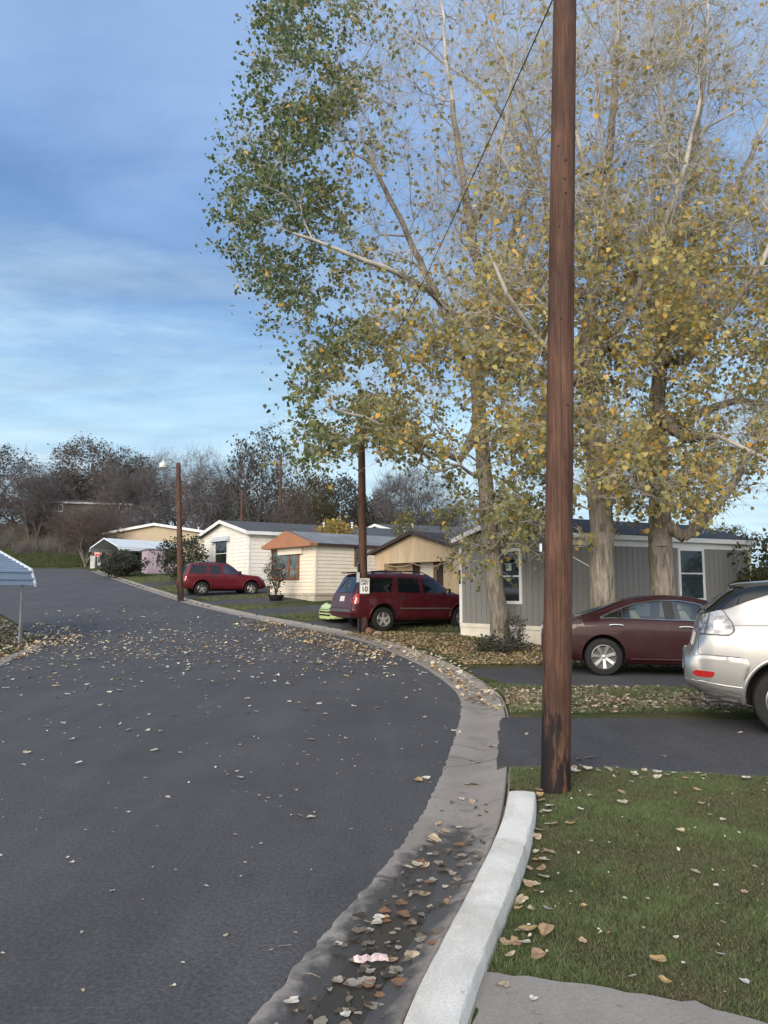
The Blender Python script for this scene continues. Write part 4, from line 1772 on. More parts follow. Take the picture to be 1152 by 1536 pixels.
def rx_side(s):
    patch('hatch_glass', rear_glass, s, bvh, M['tint'], root=None) if False else None
    patch('quarter_glass', [(.185, 1.255), (.34, 1.305), (.48, 1.345), (.72, 1.44), (1.02, 1.545), (1.0, 1.60), (.62, 1.56), (.42, 1.44)], s, bvh, M['tint'], rx, off=.014, cell=.02)
    patch('rear_window', [(.86, 1.30), (.98, 1.345), (1.35, 1.50), (1.65, 1.545), (1.78, 1.50), (1.78, 1.13), (1.0, 1.20)], s, bvh, M['tint'], rx, off=.006, rnd=.05)
    d = patch('door', [(1.42, .36), (2.38, .36), (2.38, 1.10), (2.36, 1.60), (1.72, 1.60), (1.58, 1.2), (1.50, .9)], s, bvh, M['paint_silver'], rx, off=.003, skirt=.01, rnd=.06)
    patch('window', [(1.84, 1.13), (2.31, 1.09), (2.31, 1.54), (1.86, 1.55)], s, bvh, M['tint'], d, off=.008, rnd=.04)
    d = patch('door', [(2.41, .36), (3.40, .36), (3.45, 1.04), (2.86, 1.52), (2.42, 1.58)], s, bvh, M['paint_silver'], rx, off=.003, skirt=.01, rnd=.06)
    patch('window', [(2.45, 1.09), (3.32, 1.05), (2.82, 1.46), (2.45, 1.54)], s, bvh, M['tint'], d, off=.008, rnd=.04)
    t = patch('tail_lamp', [(.14, 1.07), (.30, 1.06), (.46, 1.055), (.51, 1.10), (.50, 1.17), (.405, 1.325), (.33, 1.31), (.20, 1.265), (.165, 1.2)], s, bvh, M['lens_clear'], rx, off=.010, cell=.035, skirt=.012, rnd=.03)
    patch('lamp_bezel', [(.125, 1.055), (.30, 1.045), (.465, 1.04), (.527, 1.095), (.515, 1.175), (.41, 1.34), (.33, 1.322), (.19, 1.275), (.15, 1.2)], s, bvh, M['plastic_grey'], t, off=.004, cell=.035, rnd=.03)
    patch('lamp_bulb', [(.31, 1.10), (.40, 1.095), (.43, 1.15), (.37, 1.22), (.31, 1.19)], s, bvh, M['lens_white'], t, off=.014, cell=.03, rnd=.03)
    patch('lamp_divider', [(.215, 1.06), (.228, 1.06), (.30, 1.30), (.285, 1.297)], s, bvh, M['plastic_grey'], t, off=.013, cell=.05)
    patch('reflector', [(.085, .645), (.115, .60), (.265, .592), (.29, .612), (.305, .655), (.11, .668)], s, bvh, M['lens_red'], rx, off=.030, cell=.03, skirt=.012, rnd=.015)
    patch('bumper', [(.0, .53), (.25, .48), (.50, .43), (.585, .42), (.60, .60), (.66, .74), (.62, .80), (.45, .815), (.2, .828), (.02, .815)], s, bvh, M['paint_silver'], rx, off=.016, cell=.03, skirt=.022, rnd=.03, puff=.006)
    trim('bumper_seam', [(.10, .835), (.25, .835), (.42, .826), (.585, .815), (.60, .80)], s, bvh, M['plastic_grey'], rx, r=.0045, off=.0005)
    trim('bumper_crease', [(.03, .56), (.2, .54), (.4, .51), (.57, .495)], s, bvh, M['paint_silver'], rx, r=.014, off=.014)
    patch('bumper_lip', [(.02, .49), (.25, .455), (.50, .395), (.60, .38), (.60, .28), (.35, .32), (.12, .41)], s, bvh, M['plastic_grey'], rx, off=.004, cell=.05)
    trim('panel_gap', [(.165, 1.06), (.150, .95), (.140, .845)], s, bvh, M['rubber_well'], rx, r=.004, off=.0005)
    trim('shoulder_crease', [(.52, 1.16), (.9, 1.165), (1.5, 1.15), (2.6, 1.12)], s, bvh, M['paint_silver'], rx, r=.010, off=-.003)
    trim('arch_lip', [(1.02 + .452 * math.cos(t_), .382 + .452 * math.sin(t_)) for t_ in np.linspace(math.radians(-8), math.radians(188), 24)], s, bvh, M['paint_silver'], rx, r=.024, off=-.004, k=8)
    patch('fuel_door', [(.98, .98), (1.18, .98), (1.18, 1.13), (.98, 1.13)], s, bvh, M['paint_silver'], rx, off=.003, skirt=.006, rnd=.03) if s == 'left' else None
    patch('headlight', [(4.25, .74), (4.58, .70), (4.6, .78), (4.15, .90)], s, bvh, M['lens_clear'], rx, off=.006, rnd=.03)


both(rx_side)
patch('rear_glass', [(-.60, 1.31), (.60, 1.31), (.54, 1.56), (-.54, 1.56)], 'rear', bvh, M['tint'], rx, off=.02, rnd=.05, cell=.03)
patch('windscreen', [(2.80, -.58), (3.50, -.66), (3.56, 0), (3.50, .66), (2.80, .58), (2.76, 0)], 'top', bvh, M['tint'], rx, off=.005)
patch('licence_plate', [(-.26, .90), (.26, .90), (.26, 1.05), (-.26, 1.05)], 'rear', bvh, M['plate'], rx, off=.012, skirt=.01)
mb = MB()      # roof spoiler: a wing lip behind the roof's end
sec = [(.535, 1.612), (.60, 1.575), (.74, 1.575), (.90, 1.585), (1.10, 1.672), (.80, 1.648), (.62, 1.632)]
V_ = []
ys_ = np.linspace(-.63, .63, 13)
n0 = len(sec)
for y in ys_:
    q = 1 - .10 * (abs(y) / .63) ** 3
    for (x, z) in sec:
        V_.append((x + .10 * (abs(y) / .63) ** 4 * (1 if x < .8 else 0), y, z - .035 * (abs(y) / .63) ** 2.5))
mb.v = V_
for i in range(len(ys_) - 1):
    for j in range(n0):
        a_, b_2 = i * n0 + j, i * n0 + (j + 1) % n0
        mb.f.append([a_, a_ + n0, b_2 + n0, b_2])
        mb.mi.append(0)
mb.f.append(list(range(n0)))
mb.f.append([(len(ys_) - 1) * n0 + j for j in range(n0)][::-1])
mb.mi += [0, 0]
mb.build('spoiler', M['paint_black'], rx, smooth=True, local=True, angle=30)
patch('roof_panel', [(.80, -.56), (2.4, -.60), (2.4, .60), (.80, .56)], 'top', bvh, M['paint_black'], rx, off=.004, cell=.1)
mb = MB()
mb.tube([(.50, -.35, .30), (.32, -.37, .29), (.22, -.38, .28)], .03, 12)
mb.build('exhaust_pipe', M['grey_metal'], rx, local=True, smooth=True)

# --- maroon saloon on the next driveway
sp = dict(L=4.86, W=1.82, r=.335, tw=.22, ra=.385, xr=1.09, xf=3.865, spokes=7, style='slim', alloy=M['alloy'],
          top=[(0, .74), (.03, .90), (.08, .985), (.35, 1.03), (.62, 1.05), (.95, 1.17), (1.45, 1.36), (1.85, 1.435), (2.25, 1.455), (2.7, 1.43), (3.0, 1.36), (3.7, 1.04), (3.85, .99), (4.4, .86), (4.7, .72), (4.82, .58), (4.86, .48)],
          belt=[(0, .70), (.1, .90), (.6, .97), (1.2, .99), (2.3, .945), (3.5, .92), (4.3, .78), (4.86, .44)],
          bot=[(0, .40), (.15, .33), (.6, .25), (.9, .21), (4.2, .19), (4.6, .2), (4.86, .28)],
          w=[(0, .66), (.06, .76), (.2, .84), (.6, .895), (1.2, .91), (3.7, .905), (4.3, .85), (4.65, .70), (4.86, .5)],
          wr=[(0, .64), (.8, .60), (1.4, .56), (2.2, .57), (2.9, .55), (3.6, .62), (4.86, .6)])
seda = place('maroon_sedan', (907, 1014), math.radians(-11), sp['xr'], 'maroon sedan with chrome window trim parked behind the silver crossover', 'car', .91)
dlo = [(1.02, 1.02), (1.30, 1.15), (1.68, 1.285), (2.05, 1.345), (2.45, 1.345), (2.78, 1.285), (3.20, 1.09), (3.36, .99), (2.9, .985), (2.0, 1.005), (1.25, 1.03)]
bvh, body = make_car(sp, seda, M['paint_maroon'], see_through=[(1.10, 1.05), (1.30, 1.14), (1.68, 1.27), (2.05, 1.33), (2.45, 1.33), (2.75, 1.275), (3.16, 1.08), (3.28, 1.0), (2.9, .995), (2.0, 1.015), (1.25, 1.04)])


def sedan_side(s):
    d = patch('door', [(1.06, .98), (1.30, .80), (1.48, .62), (1.52, .33), (2.24, .32), (2.26, .62), (2.24, .985), (1.9, 1.0), (1.25, 1.02)], s, bvh, M['paint_maroon'], seda, off=.003, skirt=.012, rnd=.03)
    trim('handle', [(1.20, .905), (1.26, .915), (1.38, .913), (1.44, .90)], s, bvh, M['chrome'], d, r=.013, off=.026, step=.03)
    patch('window', [(1.04, 1.025), (1.30, 1.145), (1.68, 1.28), (2.05, 1.34), (2.19, 1.345), (2.22, .998), (1.25, 1.03)], s, bvh, M['clear'], d, off=.002)
    patch('quarter_bar', [(1.42, 1.018), (1.45, 1.018), (1.47, 1.21), (1.44, 1.20)], s, bvh, M['plastic_black'], d, off=.005)
    d = patch('door', [(2.28, .32), (3.44, .31), (3.50, .60), (3.46, .97), (2.9, .975), (2.27, .985)], s, bvh, M['paint_maroon'], seda, off=.003, skirt=.012, rnd=.03)
    trim('handle', [(2.40, .875), (2.46, .885), (2.58, .883), (2.64, .87)], s, bvh, M['chrome'], d, r=.013, off=.026, step=.03)
    patch('window', [(2.33, .997), (2.31, 1.345), (2.45, 1.342), (2.77, 1.28), (3.18, 1.09), (3.32, .99), (2.9, .988)], s, bvh, M['clear'], d, off=.002)
    patch('door_pillar', [(2.18, .99), (2.36, .99), (2.33, 1.36), (2.16, 1.36)], s, bvh, M['plastic_black'], seda, off=.006)
    trim('window_trim', round_poly(dlo, .05), s, bvh, M['chrome'], seda, r=.011, off=.007, close=True)
    trim('roof_seam', [(1.0, 1.11), (1.5, 1.31), (1.9, 1.385), (2.4, 1.40), (2.8, 1.33), (3.3, 1.12)], s, bvh, M['plastic_black'], seda, r=.005, off=.001)
    trim('side_moulding', [(1.55, .305), (2.4, .30), (3.40, .30)], s, bvh, M['paint_maroon'], seda, r=.016, off=.0)
    patch('sill', [(1.50, .275), (3.45, .265), (3.45, .205), (1.46, .215)], s, bvh, M['plastic_black'], seda, off=.005, cell=.2)
    patch('tail_lamp', [(.02, .80), (.30, .86), (.45, .93), (.30, .965), (.05, .93)], s, bvh, M['lens_red'], seda, off=.008, cell=.04, rnd=.03, skirt=.01)
    trim('bumper_seam', [(.02, .66), (.3, .68), (.62, .60), (.70, .52)], s, bvh, M['rubber_well'], seda, r=.004, off=.0005)
    patch('headlight', [(4.3, .66), (4.68, .60), (4.62, .74), (4.2, .80)], s, bvh, M['lens_clear'], seda, off=.006, rnd=.03)
    sg = -1 if s == 'right' else 1
    mb = MB()
    mb.lathe([(.001, .05), (.055, .045), (.085, .02), (.09, -.01), (.07, -.07), (.03, -.10), (.001, -.105)], 16, 'x', (3.07, sg * .965, 1.0))
    mb.tube([(3.08, sg * .86, .975), (3.05, sg * .93, .985)], .022, 6)
    mir = mb.build('wing_mirror', M['paint_maroon'], seda, smooth=True, local=True)
    mb = MB()
    mb.lathe([(.001, 3.004), (.062, 3.008), (.066, 3.014)], 16, 'x', (-.005, sg * .965, 1.0))
    mb.build('mirror_glass', M['chrome'], mir, smooth=True, local=True)


both(sedan_side)
for i, (xx, yy) in enumerate(((2.62, -.36), (2.62, .36), (1.75, -.38), (1.75, .38))):
    mb = MB()
    mb.prism([(xx - .12, yy - .22, .99), (xx + .06, yy - .22, .99), (xx - .06, yy - .2, 1.17), (xx - .16, yy - .2, 1.17)], (0, .44, 0))
    mb.prism([(xx - .16, yy - .13, 1.185), (xx - .08, yy - .13, 1.185), (xx - .10, yy - .12, 1.30), (xx - .17, yy - .12, 1.30)], (0, .26, 0))
    mb.build('seat', M['seat_beige'], seda, local=True, bevel=.015, smooth=True)
patch('rear_glass', [(.66, -.56), (1.50, -.50), (1.52, 0), (1.50, .50), (.66, .56), (.62, 0)], 'top', bvh, M['tint'], seda, off=.004)
patch('windscreen', [(2.98, -.50), (3.62, -.60), (3.70, 0), (3.62, .60), (2.98, .50), (2.94, 0)], 'top', bvh, M['tint'], seda, off=.004)
patch('licence_plate', [(-.26, .72), (.26, .72), (.26, .86), (-.26, .86)], 'rear', bvh, M['plate'], seda, off=.01, skirt=.01)


# --- two red sport utility cars
def suv(root, sp, paint, win, s_first, has_cladding, rack, glassmat):
    bvh, body = make_car(sp, root, paint, see_through=sp.get('see'))
    L = sp['L']

    def side(s):
        dp = sp['doors']
        for k, (poly, wp, hp) in enumerate(dp):
            d = patch('door', poly, s, bvh, paint, root, off=.003, skirt=.012, rnd=.05)
            patch('window', wp, s, bvh, glassmat[k], d, off=.006, rnd=.03)
            patch('handle', [(hp[0], hp[1]), (hp[0] + .16, hp[1]), (hp[0] + .16, hp[1] + .06), (hp[0], hp[1] + .06)], s, bvh, M['plastic_black'], d, off=.012, rnd=.02, skirt=.02)
        patch('quarter_window', sp['quarter'], s, bvh, M['tint'], root, off=.006, rnd=.04)
        patch('tail_lamp', sp['tail'], s, bvh, M['lens_red'], root, off=.008, cell=.05, rnd=.02, skirt=.01)
        patch('bumper', sp['bump'], s, bvh, sp['bumpm'], root, off=.014, cell=.08, skirt=.02)
        trim('side_moulding', sp['mould'], s, bvh, sp['mouldm'], root, r=.022, off=.006)
        patch('sill', [(sp['xr'] + .45, sp['zs'] + .10), (sp['xf'] - .45, sp['zs'] + .10), (sp['xf'] - .47, sp['zs']), (sp['xr'] + .45, sp['zs'])], s, bvh, M['plastic_grey'] if has_cladding else paint, root, off=.008, cell=.2)
        # flared wheel arch lips
        for x in (sp['xr'], sp['xf']):
            a = np.linspace(math.radians(-12), math.radians(192), 22)
            trim('arch_lip', [(x + (sp['ra'] + .03) * math.cos(t), sp['r'] + .02 + (sp['ra'] + .03) * math.sin(t)) for t in a], s, bvh, paint, root, r=.032, off=.0, k=8)
        sg = -1 if s == 'right' else 1
        mb = MB()
        mx, mz = sp['mirror']
        mb.box((mx, sg * (sp['W'] / 2 - .04), mz), (.10, 0, 0), (0, sg * .20, 0), (0, 0, .15))
        mb.build('wing_mirror', M['plastic_black'], root, local=True, bevel=.03, smooth=True)
        if rack:
            x0, x1, yr = rack
            zr = [hit(bvh, 'top', x, sg * yr)[0].z for x in np.linspace(x0, x1, 9)]
            mb = MB()
            xs = np.linspace(x0, x1, 9)
            mb.tube([(x, sg * yr, z + (.0 if i in (0, 8) else .065)) for i, (x, z) in enumerate(zip(xs, zr))], .018, 6)
            for i in (2, 4, 6):
                mb.tube([(xs[i], sg * yr, zr[i] - .01), (xs[i], sg * yr, zr[i] + .065)], .02, 6)
            mb.build('roof_rail', M['plastic_black'], root, local=True, smooth=True)
        patch('headlight', sp['head'], s, bvh, M['lens_clear'], root, off=.006, rnd=.02)
    both(side)
    patch('rear_glass', sp['rglass'], 'rear', bvh, M['tint'], root, off=.008, rnd=.06)
    patch('licence_plate', sp['plate'], 'rear', bvh, M['plate'], root, off=.014, skirt=.012)
    patch('rear_bumper', sp['rbump'], 'rear', bvh, sp['bumpm'], root, off=.02, skirt=.02, rnd=.04)
    patch('windscreen', sp['wind'], 'top', bvh, M['tint'], root, off=.005)
    return bvh


spT = dict(L=4.87, W=1.89, r=.372, tw=.245, ra=.455, xr=1.05, xf=3.92, spokes=5, style='suv', alloy=M['alloy_dull'], zs=.30,
           top=[(0, .60), (.02, .86), (.05, 1.0), (.10, 1.16), (.30, 1.50), (.44, 1.74), (.52, 1.79), (1.0, 1.815), (2.0, 1.82), (2.75, 1.78), (3.0, 1.70), (3.62, 1.24), (3.75, 1.17), (4.4, 1.08), (4.7, .98), (4.83, .80), (4.87, .65)],
           belt=[(0, .56), (.05, .94), (.15, 1.14), (1.0, 1.15), (3.6, 1.12), (4.5, .98), (4.87, .6)],
           bot=[(0, .48), (.2, .40), (.6, .34), (4.2, .32), (4.6, .36), (4.87, .42)],
           w=[(0, .82), (.05, .87), (.2, .91), (.6, .935), (1.05, .945), (3.9, .945), (4.5, .90), (4.75, .78), (4.87, .66)],
           wr=[(0, .80), (.3, .74), (.6, .70), (2.6, .70), (3.1, .66), (3.7, .72), (4.87, .6)],
           doors=[([(1.62, .42), (2.42, .42), (2.44, 1.16), (2.40, 1.70), (1.52, 1.70), (1.50, 1.16), (1.56, .80)], [(1.58, 1.19), (2.36, 1.18), (2.34, 1.635), (1.60, 1.635)], (1.60, 1.00)),
                  ([(2.46, .42), (3.46, .42), (3.50, 1.14), (3.02, 1.60), (2.80, 1.70), (2.44, 1.70)], [(2.50, 1.18), (3.40, 1.16), (2.96, 1.58), (2.76, 1.635), (2.49, 1.635)], (2.52, 1.00))],
           quarter=[(.34, 1.20), (1.34, 1.20), (1.44, 1.64), (.56, 1.64)],
           tail=[(.04, .86), (.20, .86), (.22, 1.00), (.26, 1.16), (.17, 1.16), (.06, 1.0)],
           bump=[(.0, .48), (.55, .42), (.58, .62), (.3, .70), (.0, .70)], bumpm=M['paint_red'],
           mould=[(1.62, .70), (2.4, .69), (3.45, .68)], mouldm=M['plastic_grey'], mirror=(3.28, 1.16),
           head=[(4.45, .80), (4.80, .78), (4.76, .96), (4.4, .98)],
           rglass=[(-.70, 1.19), (.70, 1.19), (.62, 1.70), (-.62, 1.70)], plate=[(-.20, .92), (.12, .92), (.12, 1.08), (-.20, 1.08)],
           rbump=[(-.84, .46), (.84, .46), (.84, .70), (-.84, .70)], wind=[(3.02, -.62), (3.58, -.70), (3.64, 0), (3.58, .70), (3.02, .62), (2.98, 0)])
tb = place('red_suv', (576, 947.5), math.radians(27), spT['xr'], 'dark red suv with black roof rack parked nose-in behind the speed limit pole', 'suv', .945, scale=1.0)
bvT = suv(tb, spT, M['paint_red'], None, 'right', True, (.75, 2.85, .62), (M['tint'], M['tint']))
patch('bumper_step', [(-.80, .60), (.80, .60), (.80, .70), (-.80, .70)], 'rear', bvT, M['plastic_grey'], tb, off=.03, skirt=.02)
mb = MB()
mb.box((.34, -.70, 1.80), (.30, 0, 0), (0, 1.4, 0), (0, 0, .03))
mb.build('spoiler', M['plastic_black'], tb, local=True)
for xx in (1.35, 2.35):
    mb = MB()
    mb.tube([(xx, -.62, 1.875), (xx, .62, 1.875)], .022, 6)
    mb.build('rack_bar', M['plastic_black'], tb, local=True)

spB = dict(L=4.60, W=1.72, r=.345, tw=.225, ra=.415, xr=1.0, xf=3.72, spokes=5, style='suv', alloy=M['alloy'], zs=.27,
           top=[(0, .56), (.02, .82), (.05, .98), (.10, 1.06), (.34, 1.48), (.44, 1.58), (1.0, 1.61), (2.0, 1.615), (2.45, 1.58), (2.68, 1.50), (3.25, 1.10), (3.4, 1.06), (4.2, 1.0), (4.45, .92), (4.57, .72), (4.60, .58)],
           belt=[(0, .52), (.06, .9), (.15, 1.02), (1.0, 1.03), (3.2, 1.01), (4.2, .90), (4.6, .55)],
           bot=[(0, .46), (.2, .38), (.6, .32), (4.0, .30), (4.4, .33), (4.6, .4)],
           w=[(0, .74), (.05, .79), (.2, .82), (.6, .85), (3.9, .86), (4.3, .83), (4.5, .74), (4.6, .64)],
           wr=[(0, .7), (.3, .66), (.6, .62), (2.4, .62), (2.8, .60), (3.3, .66), (4.6, .6)],
           doors=[([(1.50, .38), (2.08, .38), (2.10, 1.04), (2.06, 1.52), (1.36, 1.52), (1.34, 1.04), (1.42, .72)], [(1.42, 1.07), (2.02, 1.06), (2.0, 1.48), (1.45, 1.48)], (1.44, .92)),
                  ([(2.12, .38), (3.16, .38), (3.20, 1.02), (2.72, 1.42), (2.50, 1.52), (2.11, 1.52)], [(2.17, 1.06), (3.06, 1.04), (2.66, 1.40), (2.46, 1.48), (2.16, 1.48)], (2.18, .92))],
           see=[(2.20, 1.09), (2.98, 1.07), (2.64, 1.36), (2.44, 1.45), (2.19, 1.45)],
           quarter=[(.30, 1.08), (1.20, 1.08), (1.28, 1.48), (.52, 1.48)],
           tail=[(.03, .74), (.16, .74), (.18, .94), (.05, .94)],
           bump=[(.0, .44), (.5, .38), (.52, .56), (.0, .62)], bumpm=M['paint_red_faded'],
           mould=[(1.44, .52), (2.2, .51), (3.2, .50)], mouldm=M['paint_red_faded'], mirror=(2.98, 1.05),
           head=[(4.25, .76), (4.54, .74), (4.52, .90), (4.2, .92)],
           rglass=[(-.62, 1.08), (.62, 1.08), (.56, 1.50), (-.56, 1.50)], plate=[(-.18, .78), (.14, .78), (.14, .92), (-.18, .92)],
           rbump=[(-.74, .46), (.74, .46), (.74, .64), (-.74, .64)], wind=[(2.70, -.56), (3.20, -.64), (3.26, 0), (3.20, .64), (2.70, .56), (2.66, 0)])
for _k in ('top', 'belt', 'bot', 'w', 'wr', 'see', 'quarter', 'tail', 'bump', 'mould', 'head', 'wind'):
    spB[_k] = [(a * .90, b) for a, b in spB[_k]]
spB['doors'] = [([(a * .90, b) for a, b in P_], [(a * .90, b) for a, b in W_], (H_[0] * .90, H_[1])) for P_, W_, H_ in spB['doors']]
spB['mirror'] = (spB['mirror'][0] * .90, spB['mirror'][1])
for _k in ('L', 'xr', 'xf'):
    spB[_k] *= .90
bz = place('red_suv', (303, 894), math.radians(28), spB['xr'], 'older bright red suv parked side-on before the white house', 'suv', .86, scale=1.04)
bvB = suv(bz, spB, M['paint_red_faded'], None, 'right', False, (.8, 2.3, .56), (M['tint'], M['clear']))

# --- lime green coupe nosing out behind the dark red suv
spL = dict(L=4.4, W=1.74, r=.31, tw=.205, ra=.36, xr=.95, xf=3.50, spokes=5, style='fat', alloy=M['alloy_dull'],
           top=[(0, .62), (.04, .88), (.3, .93), (.8, 1.0), (1.3, 1.25), (1.8, 1.32), (2.3, 1.28), (3.0, .93), (3.2, .88), (4.0, .74), (4.3, .64), (4.4, .50)],
           belt=[(0, .58), (.1, .84), (2.5, .87), (3.2, .82), (4.2, .64), (4.4, .44)],
           bot=[(0, .34), (.3, .25), (3.9, .19), (4.2, .16), (4.4, .17)],
           w=[(0, .66), (.1, .78), (.5, .86), (3.6, .87), (4.1, .82), (4.32, .70), (4.4, .55)],
           wr=[(0, .6), (1.0, .54), (2.3, .54), (3.0, .6), (4.4, .55)])
cl = Gp(486, 937)
hl = math.radians(205)
hv = np.array([math.cos(hl), math.sin(hl)])
lc = cl[:2] + np.array([.0, .25]) - hv * 4.4
lime = empty('lime_coupe', (lc[0], lc[1], float(T(*cl[:2])) + .02), 'lime green car nose with dark bonnet behind the dark red suv', 'car', rz=hl)
bvL, _ = make_car(spL, lime, M['paint_lime'])
patch('bonnet', [(3.15, -.62), (4.10, -.60), (4.24, 0), (4.10, .60), (3.15, .62)], 'top', bvL, M['plastic_black'], lime, off=.006)
patch('windscreen', [(2.36, -.5), (2.98, -.6), (3.04, 0), (2.98, .6), (2.36, .5)], 'top', bvL, M['tint'], lime, off=.006)
for yy in (-.62, -.24, .16):
    for zz in (.27, .37, .47):
        patch('bumper_slot', [(yy, zz), (yy + .40, zz), (yy + .36, zz + .06), (yy + .04, zz + .06)], 'front', bvL, M['rubber_well'], lime, off=.006, cell=.1)


def lime_side(s):
    patch('window', [(1.0, .9), (2.85, .9), (2.3, 1.2), (1.4, 1.22)], s, bvL, M['tint'], lime, off=.006, rnd=.05)
    patch('headlight', [(3.95, .52), (4.30, .46), (4.32, .56), (3.9, .64)], s, bvL, M['plastic_black'], lime, off=.006, rnd=.02)


both(lime_side)

# --- dark pickup under the far carport
spP = dict(L=5.3, W=1.9, r=.38, tw=.25, ra=.45, xr=1.2, xf=4.4, spokes=5, style='suv', alloy=M['alloy_dull'],
           top=[(0, 1.0), (.05, 1.12), (1.7, 1.14), (1.76, 1.2), (1.95, 1.75), (2.3, 1.80), (3.0, 1.78), (3.25, 1.70), (3.85, 1.22), (4.0, 1.16), (4.9, 1.06), (5.2, .96), (5.3, .8)],
           belt=[(0, .95), (.1, 1.06), (3.9, 1.08), (5.0, .96), (5.3, .7)],
           bot=[(0, .5), (.3, .4), (5.0, .38), (5.3, .42)],
           w=[(0, .88), (.1, .92), (.5, .95), (4.6, .95), (5.1, .88), (5.3, .76)],
           wr=[(0, .86), (1.8, .72), (3.0, .72), (3.8, .76), (5.3, .7)])
hp_ = math.radians(52 + 180)
hv = np.array([math.cos(hp_), math.sin(hp_)])
pcn = Cc + np.array([-math.sin(A55), math.cos(A55)]) * 1.9
po = pcn - hv * 4.9
pk = empty('pickup', (po[0], po[1], float(T(*pcn)) - .12), 'black pickup nosing out from under the white carport', 'pickup', rz=hp_)
bvP, _ = make_car(spP, pk, M['paint_black'])


def pk_side(s):
    patch('window', [(2.05, 1.14), (3.6, 1.13), (3.1, 1.62), (2.1, 1.64)], s, bvP, M['tint'], pk, off=.006, rnd=.05)
    patch('headlight', [(4.95, .82), (5.24, .80), (5.22, .96), (4.9, .98)], s, bvP, M['lens_white'], pk, off=.008, rnd=.02)


both(pk_side)
patch('grille', [(-.5, .62), (.5, .62), (.5, .86), (-.5, .86)], 'front', bvP, M['alloy_dull'], pk, off=.01, skirt=.01)
patch('windscreen', [(3.28, -.62), (3.82, -.7), (3.86, 0), (3.82, .7), (3.28, .62)], 'top', bvP, M['tint'], pk, off=.006)
#@@PART4
# ------------------------------------------------------------------ trees and plants
def frusta(p0, p1, r0, r1, k):
    """independent tapered tubes for many segments at once"""
    p0, p1 = np.asarray(p0, float), np.asarray(p1, float)
    n = len(p0)
    d = p1 - p0
    L = np.linalg.norm(d, axis=1, keepdims=True) + 1e-9
    d = d / L
    p1 = p1 + d * np.minimum(np.asarray(r1)[:, None] * .35, L * .2)
    ref = np.where(np.abs(d[:, 2:3]) < .9, np.array([[0, 0, 1.]]), np.array([[1., 0, 0]]))
    u = np.cross(d, ref)
    u /= np.linalg.norm(u, axis=1, keepdims=True) + 1e-9
    w = np.cross(u, d)
    a = 2 * PI * np.arange(k) / k
    ring = u[:, None, :] * np.cos(a)[None, :, None] + w[:, None, :] * np.sin(a)[None, :, None]
    V = np.concatenate([p0[:, None] + ring * np.asarray(r0)[:, None, None], p1[:, None] + ring * np.asarray(r1)[:, None, None]], 1)
    base = (np.arange(n) * 2 * k)[:, None]
    j = np.arange(k)
    q = np.stack([j, j + k, (j + 1) % k + k, (j + 1) % k], 1)
    Fq = (base[:, :, None] + q[None]).reshape(-1, 4)
    return V.reshape(-1, 3), Fq


def tubes_mesh(name, groups):
    Vs, Fs, o = [], [], 0
    for g in groups:
        if len(g[0]) == 0:
            continue
        V, Fq = frusta(*g)
        Vs.append(V)
        Fs.append(Fq + o)
        o += len(V)
    V = np.concatenate(Vs)
    Fq = np.concatenate(Fs)
    return np_mesh(name, V, Fq, np.full(len(Fq), 4))


def grow(seed, attract, k=.30, step=.55, lift=.0, jit=.08, r=rng):
    """seed: list of (pos, parent, radius); attractors are joined one by one to the cheapest node"""
    cap = len(seed) + len(attract) * 14 + 10
    P = np.zeros((cap, 3))
    par = np.full(cap, -1)
    plen = np.zeros(cap)
    n = 0
    for (p, q, _) in seed:
        P[n] = p
        par[n] = q
        plen[n] = 0 if q < 0 else plen[q] + np.linalg.norm(P[n] - P[q])
        n += 1
    ns = n
    S = P[:ns]
    A = np.asarray(attract)
    d = np.array([np.min(np.linalg.norm(S - a, axis=1)) for a in A])
    for a in A[np.argsort(d)]:
        D = np.linalg.norm(P[:n] - a, axis=1)
        # prefer nodes nearer the root than the attractor and below it
        cost = D + k * plen[:n] + .25 * np.maximum(0, P[:n, 2] - a[2])
        i = int(np.argmin(cost))
        L = D[i]
        m = max(1, min(12, int(round(L / step))))
        prev = i
        st = P[i].copy()
        bend = r.normal(0, 1, 3) * jit * L
        bend[2] += lift * L
        for j in range(1, m + 1):
            t = j / m
            P[n] = st + (a - st) * t + bend * (4 * t * (1 - t)) * .5 + (r.normal(0, .018 * step, 3) if j < m else 0)
            par[n] = prev
            plen[n] = plen[prev] + np.linalg.norm(P[n] - P[prev])
            prev = n
            n += 1
    P = P[:n]
    par = par[:n]
    return P, par, ns


def radii(P, par, tip, ex=2.2, seedr=None, rmax=None):
    n = len(P)
    acc = np.zeros(n)
    child = np.zeros(n, int)
    for i in range(n - 1, -1, -1):
        if child[i] == 0:
            acc[i] = tip ** ex
        if par[i] >= 0:
            acc[par[i]] += acc[i]
            child[par[i]] += 1
    # children always come after their parents, so one backward pass is enough
    r = acc ** (1 / ex)
    if seedr is not None:
        for i, s in enumerate(seedr):
            r[i] = s
        for i in range(len(seedr), n):
            r[i] = min(r[i], r[par[i]] * .75)
    return r, child


